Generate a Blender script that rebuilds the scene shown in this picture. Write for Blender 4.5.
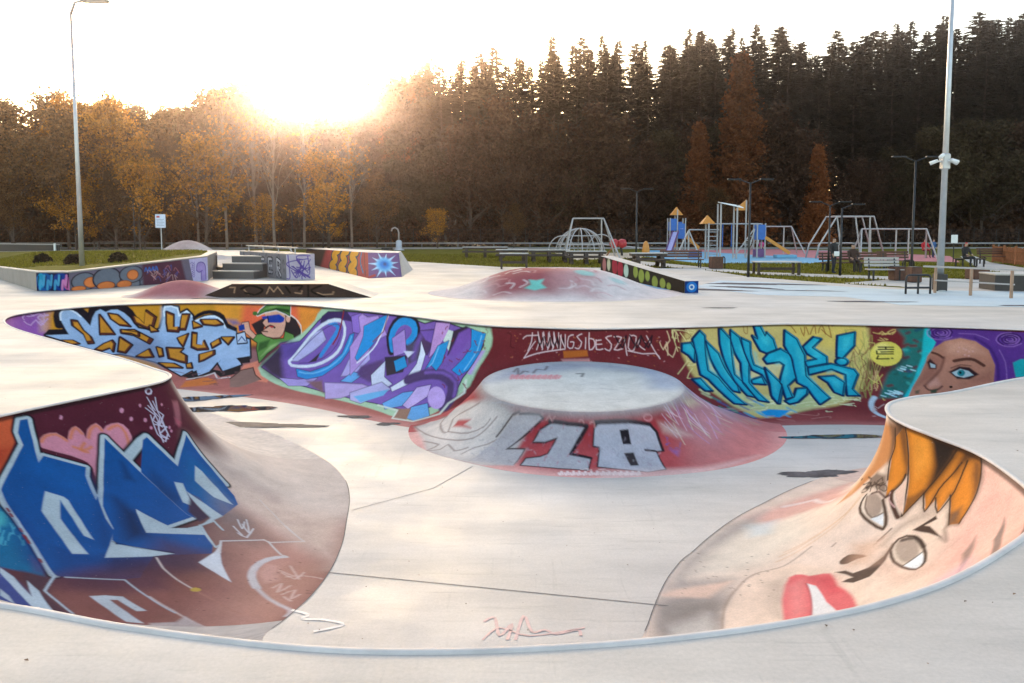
import bpy, math, random
import numpy as np
from mathutils import Vector, Matrix
from mathutils.geometry import tessellate_polygon

# ------------------------------------------------------------------ camera, sky, sun, exposure
sc = bpy.context.scene
for o in list(bpy.data.objects): bpy.data.objects.remove(o)
col = sc.collection
sc.render.engine = 'CYCLES'
sc.render.resolution_x, sc.render.resolution_y = 1024, 683
FOC, CYP, HZ, CAMH = 780.0, 293.0, 229.0, 2.0
PITCH = math.atan((CYP - HZ) / FOC)
cam = bpy.data.cameras.new('camera')
cam.sensor_width = 36.0; cam.sensor_fit = 'HORIZONTAL'
cam.lens = FOC * 36.0 / 1024.0
cam.shift_y = (CYP - 341.5) / 1024.0
cam.clip_start = 0.05; cam.clip_end = 3000
camo = bpy.data.objects.new('camera', cam); col.objects.link(camo)
camo.location = (0, 0, CAMH)
camo.rotation_euler = (math.radians(90) - PITCH, 0, 0)
sc.camera = camo

SUN_AZ = -13.5          # degrees from the viewing direction, left is negative
SUN_EL = 10.2
w = bpy.data.worlds.new('World'); sc.world = w; w.use_nodes = True
nt = w.node_tree; nt.nodes.clear()
sky = nt.nodes.new('ShaderNodeTexSky'); sky.sky_type = 'NISHITA'; sky.sun_disc = False
sky.sun_elevation = math.radians(SUN_EL); sky.sun_rotation = math.radians(SUN_AZ)
sky.air_density = 1.0; sky.dust_density = 2.4; sky.ozone_density = 0.3; sky.altitude = 50
bg = nt.nodes.new('ShaderNodeBackground'); bg.inputs['Strength'].default_value = 0.15
wo = nt.nodes.new('ShaderNodeOutputWorld')
nt.links.new(sky.outputs[0], bg.inputs[0]); nt.links.new(bg.outputs[0], wo.inputs[0])
sl = bpy.data.lights.new('sun', 'SUN'); sl.energy = 2.0; sl.angle = math.radians(0.6); sl.color = (1.0, 0.74, 0.56)
slo = bpy.data.objects.new('sun', sl); col.objects.link(slo)
az, el = math.radians(SUN_AZ), math.radians(SUN_EL)
sdir = Vector((math.sin(az) * math.cos(el), math.cos(az) * math.cos(el), math.sin(el)))
slo.rotation_euler = (-sdir).to_track_quat('-Z', 'Y').to_euler()
slo.location = sdir * 50
vs = sc.view_settings
vs.view_transform = 'Standard'; vs.look = 'None'; vs.gamma = 1.0; vs.use_curve_mapping = False
vs.exposure = 2.15
HAZE_DENSITY, HAZE_ANISO = 0.00055, 0.95

# ------------------------------------------------------------------ helpers
rnd = random.Random(7)
def lin(c):
    c = np.asarray(c, float) / 255.0
    return np.where(c <= 0.04045, c / 12.92, ((c + 0.055) / 1.055) ** 2.4)
def srgb(r, g, b): return tuple(float(v) for v in lin((r, g, b))) + (1.0,)

def mat(name, color, rough=0.7, metal=0.0, var=0.12, scale=6.0, bump=0.0, coat=0.0, trans=0.0, island=0.0, objvar=0.0, spec=0.5):
    m = bpy.data.materials.new(name); m.use_nodes = True
    n = m.node_tree; b = n.nodes['Principled BSDF']
    b.inputs['Roughness'].default_value = rough; b.inputs['Metallic'].default_value = metal
    b.inputs['Specular IOR Level'].default_value = spec
    if coat: b.inputs['Coat Weight'].default_value = coat
    rgb = n.nodes.new('ShaderNodeRGB'); rgb.outputs[0].default_value = tuple(color[:3]) + (1,)
    last = rgb.outputs[0]
    tc = n.nodes.new('ShaderNodeTexCoord')
    if var:
        no = n.nodes.new('ShaderNodeTexNoise'); no.inputs['Scale'].default_value = scale; no.inputs['Detail'].default_value = 6
        no.inputs['Roughness'].default_value = 0.65
        n.links.new(tc.outputs['Object'], no.inputs['Vector'])
        mr = n.nodes.new('ShaderNodeMapRange'); mr.inputs[1].default_value = 0.3; mr.inputs[2].default_value = 0.7
        mr.inputs[3].default_value = 1 - var; mr.inputs[4].default_value = 1 + var
        n.links.new(no.outputs[0], mr.inputs[0])
        mx = n.nodes.new('ShaderNodeVectorMath'); mx.operation = 'SCALE'
        n.links.new(last, mx.inputs[0]); n.links.new(mr.outputs[0], mx.inputs['Scale']); last = mx.outputs[0]
        if bump:
            bp = n.nodes.new('ShaderNodeBump'); bp.inputs['Strength'].default_value = bump; bp.inputs['Distance'].default_value = 0.02
            n.links.new(no.outputs[0], bp.inputs['Height']); n.links.new(bp.outputs[0], b.inputs['Normal'])
    if island or objvar:
        if island:
            g = n.nodes.new('ShaderNodeNewGeometry')
            mr = n.nodes.new('ShaderNodeMapRange'); mr.inputs[3].default_value = 1 - island; mr.inputs[4].default_value = 1 + island
            n.links.new(g.outputs['Random Per Island'], mr.inputs[0])
            mx = n.nodes.new('ShaderNodeVectorMath'); mx.operation = 'SCALE'
            n.links.new(last, mx.inputs[0]); n.links.new(mr.outputs[0], mx.inputs['Scale']); last = mx.outputs[0]
        if objvar:
            oi = n.nodes.new('ShaderNodeObjectInfo')
            mr = n.nodes.new('ShaderNodeMapRange'); mr.inputs[3].default_value = 1 - objvar; mr.inputs[4].default_value = 1 + objvar
            n.links.new(oi.outputs['Random'], mr.inputs[0])
            mx = n.nodes.new('ShaderNodeVectorMath'); mx.operation = 'SCALE'
            n.links.new(last, mx.inputs[0]); n.links.new(mr.outputs[0], mx.inputs['Scale']); last = mx.outputs[0]
    n.links.new(last, b.inputs['Base Color'])
    if trans:
        tr = n.nodes.new('ShaderNodeBsdfTranslucent'); n.links.new(last, tr.inputs[0])
        ms = n.nodes.new('ShaderNodeMixShader'); ms.inputs[0].default_value = trans
        out = n.nodes['Material Output']
        n.links.new(b.outputs[0], ms.inputs[1]); n.links.new(tr.outputs[0], ms.inputs[2]); n.links.new(ms.outputs[0], out.inputs[0])
    return m

def tag(o, label=None, cat=None, group=None, kind=None):
    if label: o['label'] = label
    if cat: o['category'] = cat
    if group: o['group'] = group
    if kind: o['kind'] = kind
    return o
def empty(name, loc=(0, 0, 0), rz=0.0, label=None, cat=None, group=None):
    o = bpy.data.objects.new(name, None); col.objects.link(o)
    o.location = loc; o.rotation_euler = (0, 0, rz); o.empty_display_size = 0.2
    return tag(o, label, cat, group)
def link(name, me, m, parent=None, smooth=False):
    if m is not None: me.materials.append(m)
    o = bpy.data.objects.new(name, me); col.objects.link(o)
    if smooth:
        me.polygons.foreach_set('use_smooth', [True] * len(me.polygons))
    if parent is not None: o.parent = parent
    return o
def children(o): return [c for c in bpy.data.objects if c.parent == o]
def copy_tree(o, parent=None):
    c = o.copy(); col.objects.link(c); c.parent = parent
    for ch in children(o): copy_tree(ch, c)
    return c

class MB:
    def __init__(s): s.v = []; s.f = []; s.mi = []; s.cur = 0
    def add(s, vs, fs):
        k = len(s.v); s.v += [tuple(v) for v in vs]; s.f += [tuple(i + k for i in f) for f in fs]; s.mi += [s.cur] * len(fs)
        return s
    def box(s, x0, x1, y0, y1, z0, z1, bev=0.0):
        if bev <= 0:
            vs = [(x, y, z) for z in (z0, z1) for y in (y0, y1) for x in (x0, x1)]
            return s.add(vs, [(0, 2, 3, 1), (4, 5, 7, 6), (0, 1, 5, 4), (1, 3, 7, 5), (3, 2, 6, 7), (2, 0, 4, 6)])
        b = bev
        ring = [(x0 + b, y0), (x1 - b, y0), (x1, y0 + b), (x1, y1 - b), (x1 - b, y1), (x0 + b, y1), (x0, y1 - b), (x0, y0 + b)]
        cx, cy = (x0 + x1) / 2, (y0 + y1) / 2
        def ins(p): return (p[0] + (b if p[0] < cx else -b) * .9, p[1] + (b if p[1] < cy else -b) * .9)
        vs = [(p[0], p[1], z0 + b) for p in ring] + [(p[0], p[1], z1 - b) for p in ring]
        vs += [(*ins(p), z0) for p in ring] + [(*ins(p), z1) for p in ring]
        fs = []
        for i in range(8):
            j = (i + 1) % 8
            fs += [(i, j, 8 + j, 8 + i), (16 + j, j, i, 16 + i), (8 + i, 8 + j, 24 + j, 24 + i)]
        fs += [tuple(16 + i for i in reversed(range(8))), tuple(24 + i for i in range(8))]
        return s.add(vs, fs)
    def prism(s, poly, z0, z1):
        n = len(poly)
        vs = [(x, y, z0) for x, y in poly] + [(x, y, z1) for x, y in poly]
        fs = [tuple(reversed(range(n))), tuple(range(n, 2 * n))] + [(i, (i + 1) % n, n + (i + 1) % n, n + i) for i in range(n)]
        return s.add(vs, fs)
    def tube(s, pts, r, n=8, r2=None, cap=True, closed=False):
        pts = [Vector(p) for p in pts]; m = len(pts); r2 = r if r2 is None else r2
        vs = []; up0 = None
        for i, p in enumerate(pts):
            if closed: d = pts[(i + 1) % m] - pts[i - 1]
            else: d = pts[min(i + 1, m - 1)] - pts[max(i - 1, 0)]
            d.normalize()
            up = Vector((0, 0, 1)) if abs(d.z) < 0.9 else Vector((0, 1, 0))
            if up0 is not None and abs(up0.dot(d)) < 0.95: up = up0
            a = d.cross(up).normalized(); b = a.cross(d).normalized(); up0 = b
            rr = r + (r2 - r) * (i / max(m - 1, 1))
            for k in range(n):
                t = 2 * math.pi * k / n
                vs.append(p + a * (rr * math.cos(t)) + b * (rr * math.sin(t)))
        fs = []
        for i in range(m if closed else m - 1):
            j = (i + 1) % m
            for k in range(n):
                l = (k + 1) % n
                fs.append((i * n + k, i * n + l, j * n + l, j * n + k))
        if cap and not closed:
            fs.append(tuple(reversed(range(n)))); fs.append(tuple(range((m - 1) * n, m * n)))
        return s.add(vs, fs)
    def bar(s, p, q, r, n=8, r2=None): return s.tube([p, q], r, n, r2)
    def beam(s, p, q, w, h):
        p, q = Vector(p), Vector(q); d = (q - p).normalized()
        up = Vector((0, 0, 1)) if abs(d.z) < 0.95 else Vector((0, 1, 0))
        a = d.cross(up).normalized() * (w / 2); b = a.cross(d).normalized() * (h / 2)
        vs = [e + i * a + j * b for e in (p, q) for i, j in ((-1, -1), (1, -1), (1, 1), (-1, 1))]
        return s.add(vs, [(3, 2, 1, 0), (4, 5, 6, 7), (0, 1, 5, 4), (1, 2, 6, 5), (2, 3, 7, 6), (3, 0, 4, 7)])
    def lathe(s, prof, n=20, c=(0, 0)):
        vs = [(c[0] + r * math.cos(2 * math.pi * k / n), c[1] + r * math.sin(2 * math.pi * k / n), z) for r, z in prof for k in range(n)]
        fs = []
        for i in range(len(prof) - 1):
            for k in range(n):
                l = (k + 1) % n
                fs.append((i * n + k, i * n + l, (i + 1) * n + l, (i + 1) * n + k))
        fs.append(tuple(reversed(range(n)))); fs.append(tuple(range((len(prof) - 1) * n, len(prof) * n)))
        return s.add(vs, fs)
    def mesh(s, name):
        me = bpy.data.meshes.new(name); me.from_pydata(s.v, [], s.f)
        if any(s.mi): me.polygons.foreach_set('material_index', s.mi)
        me.update(); return me
    def build(s, name, m, parent=None, smooth=False):
        ms = m if isinstance(m, (list, tuple)) else [m]
        me = s.mesh(name)
        for q in ms: me.materials.append(q)
        return link(name, me, None, parent, smooth)

def grid_mesh(name, P, nu, nv, flip=False):
    "P: (nu*nv,3) array, index = i*nv+j"
    i = np.arange(nu - 1)[:, None]; j = np.arange(nv - 1)[None]
    a = (i * nv + j).ravel(); q = np.stack([a, a + 1, a + nv + 1, a + nv], 1)
    if flip: q = q[:, ::-1]
    me = bpy.data.meshes.new(name)
    me.vertices.add(len(P)); me.vertices.foreach_set('co', np.ascontiguousarray(P, dtype=np.float32).ravel())
    me.loops.add(q.size); me.loops.foreach_set('vertex_index', np.ascontiguousarray(q, dtype=np.int32).ravel())
    me.polygons.add(len(q)); me.polygons.foreach_set('loop_start', np.arange(0, q.size, 4, dtype=np.int32))
    me.update(calc_edges=True)
    me.polygons.foreach_set('use_smooth', np.ones(len(q), dtype=bool))
    return me
def quads_mesh(name, V, n=4):
    "V: (k*n,3) array of separate n-gons"
    V = np.asarray(V, dtype=np.float32); k = len(V) // n
    me = bpy.data.meshes.new(name)
    me.vertices.add(len(V)); me.vertices.foreach_set('co', V.ravel())
    me.loops.add(len(V)); me.loops.foreach_set('vertex_index', np.arange(len(V), dtype=np.int32))
    me.polygons.add(k); me.polygons.foreach_set('loop_start', np.arange(0, len(V), n, dtype=np.int32))
    me.update(calc_edges=True); return me

# ---- spray paint: shapes filled into a colour grid that belongs to a surface
class Canvas:
    def __init__(s, u0, u1, nu, v0, v1, nv, base=(200, 190, 180)):
        s.u = np.linspace(u0, u1, nu); s.v = np.linspace(v0, v1, nv)
        s.px = max((u1 - u0) / nu, (v1 - v0) / nv)
        s.c = np.empty((nu, nv, 3)); s.c[:] = lin(base)
    def _box(s, p, m):
        i0, i1 = np.searchsorted(s.u, (p[:, 0].min() - m, p[:, 0].max() + m)); j0, j1 = np.searchsorted(s.v, (p[:, 1].min() - m, p[:, 1].max() + m))
        return i0, i1, j0, j1
    def _blend(s, b, a, c, op):
        i0, i1, j0, j1 = b; a = (a * op)[..., None]
        s.c[i0:i1, j0:j1] = s.c[i0:i1, j0:j1] * (1 - a) + lin(c) * a
    def _dist(s, X, Y, p, closed):
        q = np.roll(p, -1, 0) if closed else p[1:]; p = p if closed else p[:-1]
        d = np.full(X.shape, 1e9); inside = np.zeros(X.shape, bool)
        for (x0, y0), (x1, y1) in zip(p, q):
            dx, dy = x1 - x0, y1 - y0; l = dx * dx + dy * dy + 1e-12
            t = np.clip(((X - x0) * dx + (Y - y0) * dy) / l, 0, 1)
            d = np.minimum(d, (X - x0 - t * dx) ** 2 + (Y - y0 - t * dy) ** 2)
            if closed and y0 != y1:
                inside ^= ((y0 > Y) != (y1 > Y)) & (X < (x1 - x0) * (Y - y0) / (y1 - y0) + x0)
        return np.sqrt(d), inside
    def poly(s, c, pts, soft=0.0, op=1.0):
        p = np.asarray(pts, float); sf = max(soft, s.px * 0.7); b = s._box(p, sf)
        if b[0] >= b[1] or b[2] >= b[3]: return
        X, Y = np.meshgrid(s.u[b[0]:b[1]], s.v[b[2]:b[3]], indexing='ij')
        d, ins = s._dist(X, Y, p, True)
        sd = np.where(ins, d, -d)
        t = np.clip(0.5 + 0.5 * sd / sf, 0, 1); s._blend(b, t * t * (3 - 2 * t), c, op)
    def line(s, c, wd, pts, soft=0.0, op=1.0):
        p = np.asarray(pts, float); sf = max(soft, s.px * 0.6); b = s._box(p, sf + wd)
        if b[0] >= b[1] or b[2] >= b[3]: return
        X, Y = np.meshgrid(s.u[b[0]:b[1]], s.v[b[2]:b[3]], indexing='ij')
        d, _ = s._dist(X, Y, p, False)
        t = np.clip(0.5 + 0.5 * (wd / 2 - d) / sf, 0, 1); s._blend(b, t, c, op)
    def speckle(s, amount, seed=1):
        r = np.random.RandomState(seed); n = r.normal(0, 1, s.c.shape[:2])
        s.c *= (1 + amount * n)[..., None]
    def run(s, ops):
        for o in ops:
            if o[0] == 'P': s.poly(o[1], o[4], o[2], o[3])
            else: s.line(o[1], o[4], o[5], o[2], o[3])
    def apply(s, me, k=0.80):
        c = np.clip(s.c * k, 0.004, 0.9).reshape(-1, 3)
        a = me.color_attributes.new('paint', 'FLOAT_COLOR', 'POINT')
        a.data.foreach_set('color', np.concatenate([c, np.ones((len(c), 1))], 1).astype(np.float32).ravel())

def paint_mat(name, rough=0.72):
    m = bpy.data.materials.new(name); m.use_nodes = True
    n = m.node_tree; b = n.nodes['Principled BSDF']
    at = n.nodes.new('ShaderNodeAttribute'); at.attribute_name = 'paint'
    tc = n.nodes.new('ShaderNodeTexCoord')
    no = n.nodes.new('ShaderNodeTexNoise'); no.inputs['Scale'].default_value = 2.2; no.inputs['Detail'].default_value = 9; no.inputs['Roughness'].default_value = 0.7
    n.links.new(tc.outputs['Object'], no.inputs['Vector'])
    mr = n.nodes.new('ShaderNodeMapRange'); mr.inputs[1].default_value = .3; mr.inputs[2].default_value = .7; mr.inputs[3].default_value = 0.84; mr.inputs[4].default_value = 1.14
    n.links.new(no.outputs[0], mr.inputs[0])
    mx = n.nodes.new('ShaderNodeVectorMath'); mx.operation = 'SCALE'
    n.links.new(at.outputs['Color'], mx.inputs[0]); n.links.new(mr.outputs[0], mx.inputs['Scale'])
    # worn specks where the concrete shows
    n2 = n.nodes.new('ShaderNodeTexNoise'); n2.inputs['Scale'].default_value = 26; n2.inputs['Detail'].default_value = 5; n2.inputs['Roughness'].default_value = 0.75
    n.links.new(tc.outputs['Object'], n2.inputs['Vector'])
    cr = n.nodes.new('ShaderNodeMapRange'); cr.inputs[1].default_value = 0.66; cr.inputs[2].default_value = 0.72; cr.inputs[3].default_value = 0; cr.inputs[4].default_value = 0.45
    n.links.new(n2.outputs[0], cr.inputs[0])
    mc = n.nodes.new('ShaderNodeMix'); mc.data_type = 'RGBA'; mc.inputs[7].default_value = (0.40, 0.36, 0.33, 1)
    n.links.new(cr.outputs[0], mc.inputs[0]); n.links.new(mx.outputs[0], mc.inputs[6]); n.links.new(mc.outputs[2], b.inputs['Base Color'])
    b.inputs['Roughness'].default_value = rough; b.inputs['Specular IOR Level'].default_value = 0.05
    bp = n.nodes.new('ShaderNodeBump'); bp.inputs['Strength'].default_value = 0.12; bp.inputs['Distance'].default_value = 0.01
    n.links.new(n2.outputs[0], bp.inputs['Height']); n.links.new(bp.outputs[0], b.inputs['Normal'])
    return m

def concrete(name, color, rough=0.6, stain=0.10, warm=(1.0, 0.985, 0.96)):
    m = bpy.data.materials.new(name); m.use_nodes = True
    n = m.node_tree; b = n.nodes['Principled BSDF']; tc = n.nodes.new('ShaderNodeTexCoord')
    def noise(sc_, det, ro, vec=None):
        q = n.nodes.new('ShaderNodeTexNoise'); q.inputs['Scale'].default_value = sc_; q.inputs['Detail'].default_value = det; q.inputs['Roughness'].default_value = ro
        n.links.new(vec or tc.outputs['Object'], q.inputs['Vector']); return q
    def mr(src, a, b_, c, d):
        q = n.nodes.new('ShaderNodeMapRange'); 
        for i, v in zip((1, 2, 3, 4), (a, b_, c, d)): q.inputs[i].default_value = v
        n.links.new(src, q.inputs[0]); return q.outputs[0]
    mp = n.nodes.new('ShaderNodeMapping'); mp.inputs['Scale'].default_value = (0.35, 1.6, 1); mp.inputs['Rotation'].default_value = (0, 0, 0.25)
    n.links.new(tc.outputs['Object'], mp.inputs[0])
    big = mr(noise(0.35, 8, 0.6).outputs[0], .3, .7, 1 - stain, 1 + stain)
    streak = mr(noise(1.1, 7, 0.7, mp.outputs[0]).outputs[0], .35, .65, 1 - stain * .8, 1 + stain * .6)
    fine = mr(noise(38, 5, 0.8).outputs[0], .3, .7, 0.89, 1.09)
    specks = mr(noise(14, 3, 0.9).outputs[0], .70, .78, 1.0, 0.72)
    blot = mr(noise(0.55, 9, 0.72).outputs[0], .58, .74, 1.0, 0.86)
    mp2 = n.nodes.new('ShaderNodeMapping'); mp2.inputs['Scale'].default_value = (1.2, 16, 1); mp2.inputs['Rotation'].default_value = (0, 0, 0.5); n.links.new(tc.outputs['Object'], mp2.inputs[0])
    scuff = mr(noise(1.0, 5, 0.6, mp2.outputs[0]).outputs[0], .60, .70, 1.0, 0.86)
    mp3 = n.nodes.new('ShaderNodeMapping'); mp3.inputs['Scale'].default_value = (14, 1.0, 1); mp3.inputs['Rotation'].default_value = (0, 0, 0.2); n.links.new(tc.outputs['Object'], mp3.inputs[0])
    scuff2 = mr(noise(.8, 5, 0.6, mp3.outputs[0]).outputs[0], .62, .72, 1.0, 0.90)
    prod = None
    for x in (big, streak, fine, specks, blot, scuff, scuff2):
        if prod is None: prod = x; continue
        q = n.nodes.new('ShaderNodeMath'); q.operation = 'MULTIPLY'; n.links.new(prod, q.inputs[0]); n.links.new(x, q.inputs[1]); prod = q.outputs[0]
    tint = n.nodes.new('ShaderNodeMix'); tint.data_type = 'RGBA'
    tint.inputs[6].default_value = (color[0] * .97, color[1], color[2] * 1.05, 1)
    tint.inputs[7].default_value = (color[0] * warm[0] * 1.03, color[1] * warm[1], color[2] * warm[2] * .95, 1)
    n.links.new(mr(noise(0.12, 3, .5).outputs[0], .35, .65, 0, 1), tint.inputs[0])
    mx = n.nodes.new('ShaderNodeVectorMath'); mx.operation = 'SCALE'
    n.links.new(tint.outputs[2], mx.inputs[0]); n.links.new(prod, mx.inputs['Scale']); n.links.new(mx.outputs[0], b.inputs['Base Color'])
    b.inputs['Roughness'].default_value = rough
    n.links.new(mr(noise(0.8, 6, .6).outputs[0], .3, .7, rough - .12, rough + .12), b.inputs['Roughness'])
    bp = n.nodes.new('ShaderNodeBump'); bp.inputs['Strength'].default_value = 0.15; bp.inputs['Distance'].default_value = 0.004
    n.links.new(noise(60, 5, .7).outputs[0], bp.inputs['Height']); n.links.new(bp.outputs[0], b.inputs['Normal'])
    return m

M = {}
M['deck'] = concrete('deck_concrete', (0.465, 0.41, 0.365), 0.6, 0.17)
M['bowlfloor'] = concrete('bowl_concrete', (0.49, 0.445, 0.41), 0.55, 0.14)
M['coping'] = mat('coping', (0.56, 0.50, 0.47), 0.55, 0.0, 0.16, 2.5, spec=0.15)
M['grass'] = mat('grass', (0.13, 0.11, 0.014), 0.95, 0, 0.35, 1.3, spec=0.05)
M['path'] = concrete('path_paving', (0.42, 0.38, 0.34))
M['steel'] = mat('galvanised_steel', (0.48, 0.48, 0.49), 0.42, 0.6, 0.1, 4)
M['paintsteel'] = mat('pale_steel', (0.40, 0.37, 0.36), 0.4, 0.2, 0.08, 4)
M['black'] = mat('black_metal', (0.018, 0.018, 0.02), 0.45, 0.2, 0.1, 5)
M['wood'] = mat('dark_wood', (0.055, 0.036, 0.026), 0.75, 0, 0.3, 7)
M['brownwood'] = mat('brown_wood', (0.11, 0.045, 0.025), 0.7, 0, 0.3, 7)
M['tabletop'] = mat('table_top', (0.42, 0.40, 0.38), 0.6, 0, 0.12, 5)
M['fencewood'] = mat('orange_wood', (0.26, 0.085, 0.025), 0.75, 0, 0.3, 6)
M['blue'] = mat('blue_panel', (0.015, 0.12, 0.42), 0.4)
M['orange'] = mat('orange_plastic', (0.62, 0.24, 0.035), 0.45)
M['lav'] = mat('lavender_slide', (0.50, 0.45, 0.72), 0.35)
M['purple'] = mat('purple_panel', (0.14, 0.05, 0.16), 0.5)
M['white'] = mat('white_paint', (0.78, 0.78, 0.76), 0.45, 0, 0.05)
M['red'] = mat('red_plastic', (0.45, 0.03, 0.035), 0.5)
M['greyconc'] = concrete('grey_concrete', (0.20, 0.19, 0.185))
M['darkconc'] = mat('dark_painted_concrete', (0.035, 0.028, 0.025), 0.6, 0, 0.25, 3)
M['bark'] = mat('bark', (0.075, 0.052, 0.040), 0.9, 0, 0.35, 3, 0.3)
M['palebark'] = mat('pale_bark', (0.22, 0.17, 0.14), 0.85, 0, 0.3, 3)
M['paint'] = paint_mat('sprayed_paint')

PAINT = {}

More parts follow.
